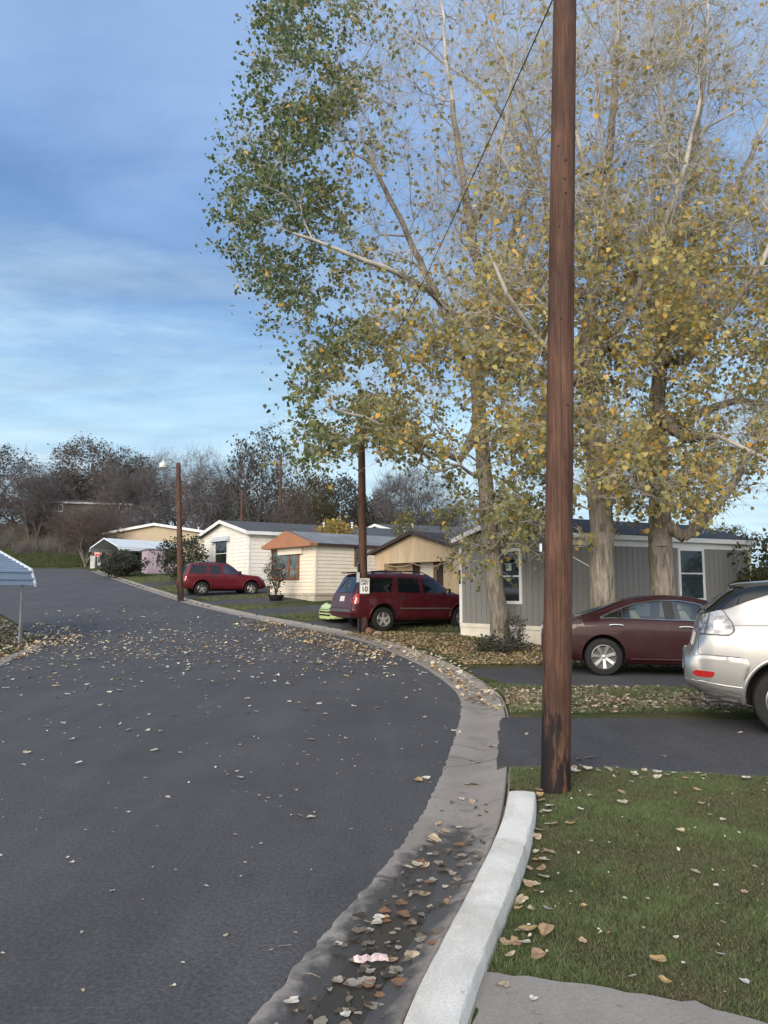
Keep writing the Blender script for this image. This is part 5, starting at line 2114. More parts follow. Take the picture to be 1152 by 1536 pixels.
def leaf_instances(pos, size, col, r=rng, droop=.5, fold=.25, parts=2):
    """small folded heart-shaped blades"""
    n = len(pos)
    tpl = np.array([[0, -.5, 0], [.46, -.22, fold * .46], [.30, .22, fold * .30], [0, .56, 0], [-.30, .22, fold * .30], [-.46, -.22, fold * .46]])
    nr = r.normal(0, 1, (n, 3))
    nr /= np.linalg.norm(nr, axis=1, keepdims=True)
    up = r.normal(0, 1, (n, 3)) + np.array([0, 0, -1.0]) * droop * 2
    up -= nr * np.sum(up * nr, 1, keepdims=True)
    up /= np.linalg.norm(up, axis=1, keepdims=True) + 1e-9
    sd_ = np.cross(up, nr)
    s = np.asarray(size)[:, None, None]
    V = (tpl[None, :, 0:1] * sd_[:, None] + (tpl[None, :, 1:2] + .4) * up[:, None] + tpl[None, :, 2:3] * nr[:, None]) * s + pos[:, None]
    b = (np.arange(n) * 6)[:, None]
    f1 = b + np.array([[0, 1, 2, 3]])
    f2 = b + np.array([[0, 3, 4, 5]])
    Fq = np.stack([f1, f2], 1).reshape(-1, 4)
    C_ = np.repeat(col, 6, 0)
    return V.reshape(-1, 3), Fq, C_


def twigs(P, par, r_, idx, n_each, length, rr, droop=.15, spread=.9, tipr=.0022, seg=3, rmax=.009):
    """fine shoots on the nodes idx; returns segments and points along them"""
    idx = np.repeat(idx, n_each)
    n = len(idx)
    base = P[idx]
    d0 = P[idx] - P[np.maximum(par[idx], 0)]
    d0 /= np.linalg.norm(d0, axis=1, keepdims=True) + 1e-9
    d = d0 + rr.normal(0, spread, (n, 3))
    d[:, 2] += .25
    d /= np.linalg.norm(d, axis=1, keepdims=True) + 1e-9
    L = length * rr.uniform(.45, 1.25, n)
    pts = [base]
    cur = d.copy()
    for s in range(seg):
        cur = cur + rr.normal(0, .22, (n, 3)) + np.array([0, 0, -droop])
        cur /= np.linalg.norm(cur, axis=1, keepdims=True)
        pts.append(pts[-1] + cur * (L / seg)[:, None])
    r0 = np.minimum(np.maximum(r_[idx] * .8, tipr), max(rmax, tipr * 2))
    segs = []
    for s in range(seg):
        ra = r0 * (1 - s / seg) + tipr * s / seg
        rb = r0 * (1 - (s + 1) / seg) + tipr * (s + 1) / seg
        segs.append((pts[s], pts[s + 1], ra, rb))
    A = np.concatenate([s[0] for s in segs])
    B = np.concatenate([s[1] for s in segs])
    ra = np.concatenate([s[2] for s in segs])
    rb = np.concatenate([s[3] for s in segs])
    return A, B, ra, rb, pts


def poly_sample(poly, n, r):
    poly = np.array(poly, float)
    lo, hi = poly.min(0), poly.max(0)
    out = []
    while len(out) < n:
        q = r.uniform(lo, hi, (n * 2, 2))
        out += q[inside(poly, q[:, 0], q[:, 1])].tolist()
    return np.array(out[:n])


def trunk_seed(pts, radii_, y0):
    """polyline of (px, py, depth offset) -> node list"""
    out = []
    for i, (px, py, dy) in enumerate(pts):
        out.append((at(px, py, y0 + dy), i - 1, radii_[i]))
    return out


def refine_seed(seed, step=.35, r=rng):
    """subdivide long seed segments (keeps parent order)"""
    out = []
    remap = {}
    for i, (p, q, rad) in enumerate(seed):
        if q < 0:
            remap[i] = len(out)
            out.append((np.array(p), -1, rad))
            continue
        a = out[remap[q]]
        L = np.linalg.norm(p - a[0])
        m = max(1, int(L / step))
        prev = remap[q]
        for j in range(1, m + 1):
            t = j / m
            out.append((a[0] + (p - a[0]) * t + (r.normal(0, .02, 3) if j < m else 0), prev, a[2] + (rad - a[2]) * t))
            prev = len(out) - 1
        remap[i] = prev
    return out


def cottonwood(label, base_px, y0, trunk, limbs, crown_poly, n_attr, depth_r, dens, colour, rs, twig_n=3, extra_pts=None, leaf_n=1.0, flare=1.35):
    r = np.random.default_rng(rs)
    seed = []
    b = Gp(*base_px)
    y0 = float(b[1])
    rad0 = trunk[0][3]
    seed.append((b - np.array([0, 0, .15]), -1, rad0 * flare))
    seed.append((b + np.array([0, 0, .12]), 0, rad0 * 1.12))
    names = {}
    for i, (px, py, dy, rad) in enumerate(trunk):
        seed.append((at(px, py, y0 + dy), len(seed) - 1, rad))
    tr_n = len(seed)
    for (start, pts) in limbs:
        q = start + 2
        for (px, py, dy, rad) in pts:
            seed.append((at(px, py, y0 + dy), q, rad))
            q = len(seed) - 1
    seed = refine_seed(seed, .35, r)
    S = poly_sample(crown_poly, n_attr, r)
    Q = poly_sample(crown_poly, 75, r)
    mv = r.random(n_attr) < .62
    S[mv] = Q[r.integers(0, len(Q), int(mv.sum()))] + r.normal(0, 24, (int(mv.sum()), 2))
    cx, cy = np.mean(crown_poly, 0)
    dz = r.normal(0, depth_r * .5, n_attr).clip(-depth_r, depth_r)
    A = np.array([at(p[0], p[1], y0 + d) for p, d in zip(S, dz)])
    A = A[A[:, 2] > 2.2]
    P, par, ns = grow(seed, A, k=.34, step=.5, lift=.10, jit=.10, r=r)
    rad, child = radii(P, par, .0068, 2.3, [s[2] for s in seed])
    root = empty('cottonwood_tree', b, label, 'tree', 'autumn cottonwood trees by the grey house')
    off = np.array(root.location)
    Pl = P - off
    seg = np.where(par >= 0)[0]
    big = seg[rad[seg] > .06]
    small = seg[rad[seg] <= .06]
    # trunk and limbs
    mb_g = [(Pl[par[big]], Pl[big], np.minimum(rad[par[big]], rad[big] * 1.35), rad[big], 14)]
    me = tubes_mesh('trunk', mb_g)
    link_mesh('trunk', me, M['bark'], root, smooth=True)
    tw = np.where(rad < .022)[0]
    tw = tw[tw >= ns]
    A0, B0, ra, rb, pts = twigs(Pl, par, rad, tw, twig_n, .70, r, droop=.07, tipr=.0034, rmax=.013)
    me = tubes_mesh('branches', [(Pl[par[small]], Pl[small], np.minimum(rad[par[small]], rad[small] * 1.4), rad[small], 6), (A0, B0, ra, rb, 3)])
    link_mesh('branches', me, M['twig_pale'], root, smooth=True)
    # leaves along the shoots
    LP = []
    for s in (1, 2, 3):
        LP.append(pts[s] + r.normal(0, .05, pts[s].shape))
        LP.append((pts[s] + pts[s - 1]) / 2 + r.normal(0, .05, pts[s].shape))
    LP = np.concatenate(LP)
    px, py = project(LP + off)
    keep = r.random(len(LP)) < dens(px, py, r) * leaf_n
    LP = LP[keep]
    px, py = px[keep], py[keep]
    col = colour(px, py, LP, r)
    size = r.uniform(.07, .14, len(LP))
    V, Fq, C_ = leaf_instances(LP, size, col, r, droop=.6)
    me = np_mesh('crown', V, Fq, np.full(len(Fq), 4), C_)
    link_mesh('crown', me, M['leaf'], root)
    return root, P, par, rad, ns


def sstep(a, b, x):
    t = np.clip((x - a) / (b - a), 0, 1)
    return t * t * (3 - 2 * t)


def clump(x, y, s, ph):
    return .5 + .25 * np.sin(x / s + ph + 1.7 * np.sin(y / (s * 1.3) + ph)) + .25 * np.sin(y / (s * .8) - 1.3 * ph + 1.4 * np.sin(x / (s * 1.1)))


def dens_left(px, py, r):
    g = 1.0 - .92 * sstep(450, 600, px) * (1 - sstep(330, 580, py)) - .25 * sstep(600, 700, px)
    g *= .25 + .85 * sstep(.22, .62, .6 * clump(px, py, 24, .7) + .4 * clump(px, py, 11, 3.3))
    return np.clip(g, .05, 1) * 1.0


def dens_right(px, py, r):
    g = .08 + .92 * sstep(190, 500, py)
    g *= 1 - .35 * sstep(1000, 1150, px) * (1 - sstep(200, 420, py))
    g *= .30 + .80 * sstep(.2, .65, .6 * clump(px, py, 28, 2.1) + .4 * clump(px, py, 12, .9))
    g *= 1 - .45 * sstep(1040, 1110, px) * sstep(560, 640, py)
    return np.clip(g, .03, 1) * .66


GREEN = np.array([[.110, .162, .066], [.082, .130, .056], [.165, .190, .074]])
OLIVE = np.array([[.38, .335, .125], [.30, .295, .125], [.45, .37, .13]])
GOLD = np.array([[.64, .42, .10], [.60, .46, .15], [.66, .38, .08]])


def pick(pal, n, r):
    return pal[r.integers(0, len(pal), n)] * r.uniform(.75, 1.25, (n, 1))


def leaf_colour(px, py, P, r):
    n = len(px)
    f = sstep(440, 680, px + r.normal(0, 45, n) + .10 * (py - 400))
    low = sstep(600, 760, py) * (px < 860) * .55
    f = f * (1 - low)
    g = pick(GREEN, n, r)
    o = pick(OLIVE, n, r)
    c = g + (o - g) * f[:, None]
    pg = (.02 + .20 * f * (.3 + clump(px, py, 22, 4.0)))
    m = r.random(n) < pg
    c[m] = pick(GOLD, int(m.sum()), r)
    return c


crownA = [(400, -60), (385, 40), (380, 110), (338, 158), (312, 212), (322, 262), (352, 300), (348, 360), (366, 425), (380, 452), (372, 525), (392, 540), (420, 497), (450, 492), (462, 515), (438, 580), (408, 618), (440, 650), (490, 690), (560, 672), (620, 690), (668, 745), (660, 800), (690, 870), (730, 850), (790, 815), (812, 730), (850, 560), (880, 300), (860, -60)]
cottonwood('cottonwood tree with a green crown leaning over the road, trunk before the gable wall', (752, 974), 19.2,
           [(745, 900, 0, .235), (738, 830, 0, .215), (730, 740, 0, .20), (718, 640, -.1, .185), (716, 560, -.2, .175), (724, 490, -.2, .165), (722, 420, -.3, .14), (706, 340, -.5, .115), (690, 240, -.6, .085), (672, 110, -.7, .055), (660, -30, -.7, .035)],
           [(4, [(700, 560, .3, .12), (668, 470, .7, .105), (630, 390, .9, .09), (585, 300, 1.0, .07), (545, 210, 1.1, .05), (520, 120, 1.2, .03)]),
            (5, [(690, 480, -.8, .09), (640, 432, -1.6, .075), (575, 400, -2.2, .06), (500, 372, -2.6, .045), (440, 350, -2.8, .03)]),
            (3, [(690, 690, -.4, .085), (648, 670, -.9, .07), (600, 648, -1.2, .055), (545, 625, -1.5, .04), (490, 610, -1.7, .026)]),
            (6, [(760, 380, .6, .11), (800, 270, 1.0, .09), (768, 190, 1.2, .075), (720, 130, 1.4, .055), (660, 90, 1.6, .04), (600, 40, 1.7, .028)]),
            (7, [(735, 300, -1.0, .075), (760, 180, -1.3, .055), (775, 60, -1.5, .04)]),
            (5, [(780, 440, -.9, .08), (815, 360, -1.2, .06), (840, 250, -1.3, .045), (850, 120, -1.4, .03)])],
           crownA, 2000, 3.6, dens_left, leaf_colour, 21, twig_n=5)

crownB = [(700, -60), (690, 100), (720, 260), (690, 420), (700, 560), (760, 640), (740, 760), (790, 800), (870, 760), (905, 800), (960, 740), (1010, 600), (1060, 380), (1060, 160), (1010, -60)]
cottonwood('pale-barked cottonwood with yellowing leaves, trunk rising behind the maroon sedan', (905, 990), 17.2,
           [(905, 925, 0, .30), (903, 860, 0, .275), (901, 770, 0, .26), (896, 680, 0, .25), (888, 590, .1, .235), (882, 520, .1, .22), (890, 440, .1, .17), (900, 350, 0, .13), (912, 250, -.1, .10), (922, 140, -.2, .075), (928, 0, -.3, .05)],
           [(5, [(915, 520, -.5, .13), (950, 450, -1.0, .10), (985, 370, -1.3, .08), (1020, 270, -1.5, .055), (1050, 150, -1.6, .035)]),
            (6, [(858, 440, .5, .12), (830, 360, .8, .095), (810, 260, 1.0, .075), (780, 150, 1.2, .055), (740, 50, 1.4, .035)]),
            (7, [(925, 390, .9, .085), (965, 300, 1.4, .065), (1000, 190, 1.7, .05), (1020, 60, 1.8, .03)]),
            (4, [(850, 560, -.8, .08), (800, 500, -1.5, .06), (760, 440, -2.0, .045), (730, 370, -2.2, .03)]),
            (8, [(880, 260, -.8, .06), (850, 150, -1.2, .045), (835, 20, -1.4, .03)])],
           crownB, 1900, 3.4, dens_right, leaf_colour, 5, twig_n=5)

crownC = [(880, -60), (870, 120), (900, 300), (880, 480), (905, 640), (925, 760), (960, 800), (1010, 770), (1050, 800), (1090, 740), (1150, 690), (1230, 600), (1290, 420), (1300, 150), (1250, -60)]
cottonwood('darker-barked cottonwood with a bare crooked low limb, trunk beside the white-framed side window', (996, 985), 17.8,
           [(995, 920, 0, .31), (992, 850, 0, .28), (990, 780, 0, .26), (988, 700, .1, .22), (985, 620, .1, .19), (990, 540, .2, .17), (1005, 450, .2, .14), (1020, 350, .2, .115), (1040, 240, .2, .09), (1055, 120, .2, .065), (1065, -20, .1, .04)],
           [(2, [(1025, 806, -.3, .12), (1062, 775, -.6, .10), (1092, 738, -.8, .09), (1118, 690, -.9, .08), (1160, 640, -1.0, .06), (1230, 580, -1.1, .04)]),
            (4, [(1020, 640, .4, .12), (1060, 615, .8, .10), (1110, 600, 1.1, .085), (1170, 610, 1.4, .06), (1240, 620, 1.5, .04)]),
            (4, [(1030, 660, -.9, .08), (1080, 655, -1.5, .06), (1150, 690, -1.8, .04)]),
            (5, [(1030, 540, -.9, .11), (1080, 480, -1.6, .09), (1140, 400, -2.0, .065), (1200, 300, -2.2, .04)]),
            (6, [(960, 440, .8, .10), (925, 350, 1.3, .08), (905, 240, 1.6, .055), (895, 100, 1.8, .035)]),
            (7, [(1070, 350, 1.0, .09), (1120, 250, 1.5, .07), (1170, 130, 1.8, .045), (1210, 0, 2.0, .03)]),
            (8, [(1000, 240, -1.0, .06), (985, 120, -1.4, .045), (970, 0, -1.6, .03)])],
           crownC, 2000, 3.4, dens_right, leaf_colour, 9, twig_n=5)


# --- plants and far trees built in their own local frame
def bush_mesh(h, w, n_attr, seed_, leaf_n, pal, lsize, twig_len=.3, twig_n=3, trunk_r=.03, stems=3, stem_h=.25, flat=.85, tip=.003, base_h=.1, upright=0.0, hollow=.45):
    r = np.random.default_rng(seed_)
    seed = [(np.array([0, 0, -.1]), -1, trunk_r * 1.2), (np.array([0, 0, base_h]), 0, trunk_r)]
    for s in range(stems):
        a = 2 * PI * s / max(1, stems) + r.uniform(0, .8)
        q = 1
        for t in (.4, 1.0):
            k = 0 if stems == 1 else 1
            seed.append((np.array([math.cos(a) * w * .16 * t * k, math.sin(a) * w * .16 * t * k, base_h + h * stem_h * t]), q, trunk_r * (1 - .35 * t)))
            q = len(seed) - 1
    seed = refine_seed(seed, max(.1, h * .05), r)
    U = r.normal(0, 1, (n_attr, 3))
    U /= np.linalg.norm(U, axis=1, keepdims=True)
    rad = r.uniform(hollow ** 3, 1, (n_attr, 1)) ** (1 / 3)
    A = U * rad
    lump = 1 + .16 * np.sin(3 * U[:, 0] + seed_) + .14 * np.sin(4 * U[:, 1] - 2 * U[:, 2] + seed_ * 1.7)
    A = A * lump[:, None]
    zc = h * (1 - flat / 2)
    A = np.stack([A[:, 0] * w / 2, A[:, 1] * w / 2, zc + A[:, 2] * h * flat / 2 * .95], 1)
    A = A[A[:, 2] > base_h * .7]
    P, par, ns = grow(seed, A, k=.3, step=max(.12, h * .07), lift=.12, jit=.12, r=r)
    rad, child = radii(P, par, tip, 2.2, [s[2] for s in seed])
    seg = np.where(par >= 0)[0]
    big = seg[rad[seg] > trunk_r * .28]
    small = seg[rad[seg] <= trunk_r * .28]
    trunk = tubes_mesh('trunk', [(P[par[big]], P[big], np.minimum(rad[par[big]], rad[big] * 1.4), rad[big], 8)])
    tw = np.where(rad < tip * 3)[0]
    tw = tw[tw >= ns]
    A0, B0, ra, rb, pts = twigs(P, par, rad, tw, twig_n, twig_len, r, droop=.05 - upright, tipr=tip * .5, rmax=tip * 1.2)
    br = tubes_mesh('branches', [(P[par[small]], P[small], np.minimum(rad[par[small]], rad[small] * 1.4), rad[small], 5), (A0, B0, ra, rb, 3)])
    crown = None
    if leaf_n > 0:
        LP = np.concatenate([pts[s] + r.normal(0, lsize * .7, pts[s].shape) for s in (1, 2, 3)])
        cl = clump(LP[:, 0] * 100, LP[:, 2] * 100, max(20, h * 9), seed_)
        LP = LP[r.random(len(LP)) < leaf_n * (.35 + 1.1 * cl)]
        col = pick(np.array(pal), len(LP), r)
        V, Fq, C_ = leaf_instances(LP, r.uniform(.6, 1.3, len(LP)) * lsize, col, r, droop=.2)
        crown = np_mesh('crown', V, Fq, np.full(len(Fq), 4), C_)
    return trunk, br, crown


def plant(name, meshes, loc, label, cat, group=None, rz=0.0, scale=1.0, sz=None, mats=('bark_dark', 'twig_far', 'leaf'), names=('trunk', 'branches', 'crown')):
    root = empty(name, loc, label, cat, group, rz, 1.0)
    root.scale = (scale, scale, scale * (sz or 1))
    for me, m_, nm in zip(meshes, mats, names):
        if me is None:
            continue
        o = bpy.data.objects.new(nm, me)
        COL.objects.link(o)
        if not me.materials:
            me.materials.append(M[m_])
            me.polygons.foreach_set('use_smooth', [nm != 'crown'] * len(me.polygons))
        o.parent = root
    return root


RUST = [(.115, .080, .066), (.15, .088, .064), (.095, .075, .064), (.080, .078, .060)]
DKGREEN = [(.050, .058, .044), (.060, .066, .048), (.070, .070, .056)]  # paler than the leaf itself; distance haze is put into these greens
OLIVES = [(.07, .075, .025), (.10, .085, .03), (.05, .055, .022), (.14, .085, .03)]
YEL = [(.48, .33, .08), (.40, .27, .06), (.28, .23, .08)]
GREYGREEN = [(.045, .060, .035), (.060, .075, .045), (.075, .085, .055)]
far_kind = {
    'bare': bush_mesh(12, 10, 620, 3, .0, RUST, .2, twig_len=1.5, twig_n=7, trunk_r=.26, stems=3, stem_h=.3, tip=.018, base_h=1.2, flat=.8, hollow=.2),
    'rust': bush_mesh(12, 10.5, 480, 8, .75, RUST, .20, twig_len=1.2, twig_n=6, trunk_r=.26, stems=3, stem_h=.3, tip=.017, base_h=1.2, flat=.82, hollow=.3),
    'dark': bush_mesh(13, 9, 500, 12, .34, DKGREEN, .24, twig_len=1.1, twig_n=6, trunk_r=.28, stems=2, stem_h=.4, tip=.018, base_h=1.6, flat=.8, hollow=.2),
    'green': bush_mesh(9, 9, 420, 15, 1.2, DKGREEN, .24, twig_len=.9, twig_n=4, trunk_r=.22, stems=4, stem_h=.25, tip=.013, base_h=.6, flat=.92, hollow=.3),
    'dome': bush_mesh(10, 11, 800, 19, .0, RUST, .2, twig_len=1.3, twig_n=12, trunk_r=.2, stems=6, stem_h=.2, tip=.018, base_h=.3, flat=.95, hollow=.25, upright=.12),
    'olive': bush_mesh(9, 8.5, 380, 23, 1.0, OLIVES, .23, twig_len=.9, twig_n=4, trunk_r=.2, stems=3, stem_h=.3, tip=.013, base_h=1.0, flat=.86, hollow=.3),
}


def far_tree(kind, px, top_py, y, label, group=None, wpx=None, zoff=0.0, rz=None, cat='tree', by=None):
    """tree whose crown tops out at a pixel row when it stands y metres out"""
    x = (px - 576) / F * y
    zb = float(T(x, y)) + zoff
    ztop = at(px, top_py, y)[2]
    h0 = {'bare': 12.6, 'rust': 12.5, 'dark': 13.6, 'green': 9.4, 'dome': 10.6, 'olive': 9.4}[kind]
    w0 = {'bare': 11.5, 'rust': 11.5, 'dark': 10, 'green': 10, 'dome': 12, 'olive': 9.5}[kind]
    s = (ztop - zb) / h0
    o = plant({'bare': 'bare_tree', 'rust': 'oak_tree', 'dark': 'elm_tree', 'green': 'evergreen_tree', 'dome': 'brushy_tree', 'olive': 'leafy_tree'}[kind], far_kind[kind], (x, y, zb), label, cat, group,
              rz=rng.uniform(0, 6) if rz is None else rz, scale=s)
    if wpx:
        k = (wpx / F * y) / w0
        o.scale = (k, k, s)
    return o


G1 = 'bare and dark trees massed along the ridge'
LB = 'bare grey-brown tree in the thicket on the ridge'
LG = 'dark evergreen filling the gaps low in the thicket on the ridge'
LR = 'rusty-leaved oak standing in the thicket on the ridge'
far_tree('dark', -12, 655, 92, 'grey leafless tree cut by the picture edge above the blue carport', wpx=120)
far_tree('bare', 42, 690, 88, 'rounded bare tree just left of the hill house', wpx=120)
far_tree('rust', 128, 655, 101, 'tall oak with rust-tinted leaves rising behind the hill house', wpx=150)
far_tree('green', 84, 705, 103, 'dark evergreen against the left end of the hill house', wpx=95)
far_tree('dark', 192, 662, 98, 'tall dark elm at the right end of the hill house', wpx=100)
far_tree('bare', 232, 672, 92, 'bare tree with upswept twigs behind the lamp pole', wpx=95)
far_tree('bare', 300, 666, 86, 'bare arching tree right of the street lamp', wpx=105)
far_tree('dark', 382, 628, 84, 'tallest far tree, dark and open-branched, behind the white house', wpx=120)
far_tree('olive', 470, 690, 66, 'olive-leaved tree behind the orange gable roof', wpx=95)
far_tree('rust', 436, 735, 60, 'low russet tree just behind the white house roof', wpx=80)
far_tree('dome', 608, 694, 82, 'broad brown dome of bare brush behind the tan house', wpx=150)
far_tree('green', 516, 706, 80, 'dark evergreen behind the upper part of the speed limit pole', wpx=110)
far_tree('bare', 690, 742, 84, 'small bare tree between the brush dome and the cottonwood', wpx=85)
for px, py, y, w in ((160, 700, 108, 110), (262, 715, 106, 110), (345, 715, 104, 110), (420, 725, 106, 110), (20, 745, 104, 110), (560, 740, 104, 120), (660, 760, 104, 120)):
    far_tree('green', px, py, y, LG, G1 + ', evergreens', wpx=w)
for px, py, y, w in ((215, 690, 112, 110), (330, 700, 112, 110), (455, 715, 112, 120), (75, 700, 112, 120)):
    far_tree('bare', px, py, y, LB, G1 + ', bare trees', wpx=w)
for px, py, y, w in ((760, 780, 110, 150), (900, 790, 110, 150), (1060, 785, 110, 150)):
    far_tree('olive', px, py, y, 'low far tree glimpsed behind the grey house roof', 'low trees beyond the grey house', wpx=w)
for px, py, y, w in ((70, 768, 90, 70), (150, 762, 89, 80), (212, 752, 88, 75)):
    far_tree('dome', px, py, y, 'low bare thicket growing in front of the hill house', 'low thickets before the hill house', wpx=w)
for px, py, y, w in ((55, 712, 87, 70), (168, 690, 90, 80)):
    far_tree('bare', px, py, y, 'slim bare tree standing in front of the hill house wall', 'slim bare trees before the hill house', wpx=w)
# reddish bare shrub tree in front of the hill house, with pale crooked stems
shr = bush_mesh(6.8, 8.2, 600, 31, 0, RUST, .1, twig_len=.9, twig_n=9, trunk_r=.13, stems=4, stem_h=.28, tip=.014, base_h=.3, flat=.86, hollow=.25, upright=.03)
plant('bare_shrub', shr, (*at(128, 848, 75)[:2], float(T(*at(128, 848, 75)[:2]))), 'pinkish bare shrub with pale crooked stems beside the stop sign', 'shrub', rz=1.0, scale=1.0, sz=.98, mats=('bark', 'twig_pink', 'leaf'))
# undergrowth on the slope: brush nobody could count
r = np.random.default_rng(77)
bx = r.uniform(-60, -10, 260)
by_ = r.uniform(82, 100, 260)
mk = (bx / by_ * F + 576 < 330)
bx, by_ = bx[mk], by_[mk]
n = 90
A_, B_ = [], []
for x, y in zip(bx, by_):
    b = np.array([x, y, float(T(x, y)) - .1])
    d = r.normal(0, .55, (n, 3))
    d[:, 2] = np.abs(d[:, 2]) + .6
    d /= np.linalg.norm(d, axis=1, keepdims=True)
    L = r.uniform(.6, 2.0, (n, 1)) * r.uniform(.6, 1.1)
    s = b + r.normal(0, .6, (n, 3)) * np.array([1, 1, 0])
    A_.append(s)
    B_.append(s + d * L)
A_ = np.concatenate(A_)
B_ = np.concatenate(B_)
me = tubes_mesh('brush', [(A_, B_, np.full(len(A_), .018), np.full(len(A_), .006), 3)])
tag(link_mesh('brush', me, M['twig_far']), kind='stuff', label='tangled bare brush on the slope below the far trees')
# tall grass on the bank at the end of the road
n = 26000
gx_, gy_ = r.uniform(-52, -22, n), r.uniform(74.8, 85, n)
gz_ = T(gx_, gy_)
hgt = r.uniform(.15, .42, n)
V = np.zeros((n, 3, 3))
wv = r.normal(0, .06, (n, 2))
V[:, 0] = np.stack([gx_ - .05, gy_, gz_], 1)
V[:, 1] = np.stack([gx_ + .05, gy_, gz_], 1)
V[:, 2] = np.stack([gx_ + wv[:, 0], gy_ + wv[:, 1], gz_ + hgt], 1)
cg = pick(np.array([(.030, .050, .016), (.040, .062, .018), (.06, .065, .025)]), n, r)
me = np_mesh('bank_grass', V.reshape(-1, 3), np.arange(n * 3), np.full(n, 3), np.repeat(cg, 3, 0))
tag(link_mesh('bank_grass', me, M['blade']), kind='stuff', label='dark green grass on the bank beyond the road end')

# shrubs and plants near the houses
sh1 = bush_mesh(1.9, 3.0, 300, 41, .9, DKGREEN, .11, twig_len=.32, twig_n=4, trunk_r=.05, stems=5, stem_h=.2, tip=.005, base_h=.1, flat=1.0, hollow=.4)
p = at(186, 868, 53)
plant('round_bush', sh1, (p[0], p[1], zT(p)), 'dense dark rounded bush in front of the lilac shed', 'bush', names=('stem', 'branches', 'foliage'))
sh2 = bush_mesh(3.0, 2.7, 260, 43, .8, GREYGREEN, .13, twig_len=.4, twig_n=4, trunk_r=.05, stems=5, stem_h=.2, tip=.005, base_h=.1, flat=.98, hollow=.35, upright=.06)
p = at(272, 868, 46)
plant('tall_bush', sh2, (p[0], p[1], zT(p)), 'tall loose grey-green bush behind the lamp pole', 'bush', names=('stem', 'branches', 'foliage'))
sh3 = bush_mesh(1.75, 1.0, 120, 47, .55, DKGREEN, .075, twig_len=.25, twig_n=3, trunk_r=.03, stems=5, stem_h=.3, tip=.004, base_h=.1, flat=.9, hollow=.3, upright=.05)
p = Gp(417, 901)
plant('potted_plant', sh3, (p[0] - .02, p[1] - .5, zT(p) + .22), 'thin leafy plant growing in a tub under the brown window', 'plant', names=('stem', 'branches', 'foliage'))
mb = MB()
mb.lathe([(.001, .0), (.26, .0), (.30, .05), (.36, .20), (.38, .26), (.34, .26), (.31, .18), (.001, .18)], 20, 'z')
tub = mb.build('plant_tub', M['plastic_black'], None, smooth=True, local=True)
tub.location = (p[0] - .02, p[1] - .5, zT(p) + .02)
tag(tub, 'dark low tub holding the thin plant by the brown window', 'tub')
sh4 = bush_mesh(2.8, 2.6, 240, 53, .9, [(.045, .060, .018), (.07, .080, .022), (.12, .10, .03)], .10, twig_len=.35, twig_n=4, trunk_r=.05, stems=5, stem_h=.2, tip=.005, base_h=.1, flat=.98, hollow=.4)
p = at(1172, 940, 21.5)
plant('green_bush', sh4, (p[0], p[1], zT(p)), 'green leafy bush at the right end of the grey house', 'bush', names=('stem', 'branches', 'foliage'))
sh5 = bush_mesh(.95, .55, 70, 59, .35, GREYGREEN, .05, twig_len=.22, twig_n=4, trunk_r=.014, stems=5, stem_h=.35, tip=.0035, base_h=.05, flat=.95, hollow=.2, upright=.10)
p = Gp(774, 978)
plant('weedy_shrub', sh5, p, 'sparse upright weed shrub against the right of the leaning trunk', 'shrub', names=('stem', 'branches', 'foliage'))
sh6 = bush_mesh(.42, 1.1, 130, 61, .8, DKGREEN, .06, twig_len=.16, twig_n=4, trunk_r=.015, stems=6, stem_h=.2, tip=.003, base_h=.03, flat=1.2, hollow=.3)
p = Gp(752, 981)
plant('low_shrub', sh6, p, 'low dark ground-hugging shrub at the foot of the leaning trunk', 'shrub', names=('stem', 'branches', 'foliage'))
sh7 = bush_mesh(4.3, 2.6, 200, 67, 1.0, YEL, .17, twig_len=.5, twig_n=4, trunk_r=.06, stems=3, stem_h=.4, tip=.006, base_h=.4, flat=.7, hollow=.3)
p = at(505, 870, 43)
plant('yellow_tree', sh7, (p[0], p[1], zT(p) + .2), 'small bright yellow tree behind the cream house roof', 'tree', scale=.9)
p = at(607, 870, 47.5)
plant('yellow_tree', bush_mesh(4.6, 1.6, 120, 71, .45, [(.26, .22, .06), (.14, .15, .05)], .14, twig_len=.4, twig_n=3, trunk_r=.05, stems=3, stem_h=.5, tip=.006, base_h=.4, flat=.6, hollow=.2), (p[0], p[1], zT(p) + .1),
      'thin yellow-green sapling above the tan porch roof', 'tree')
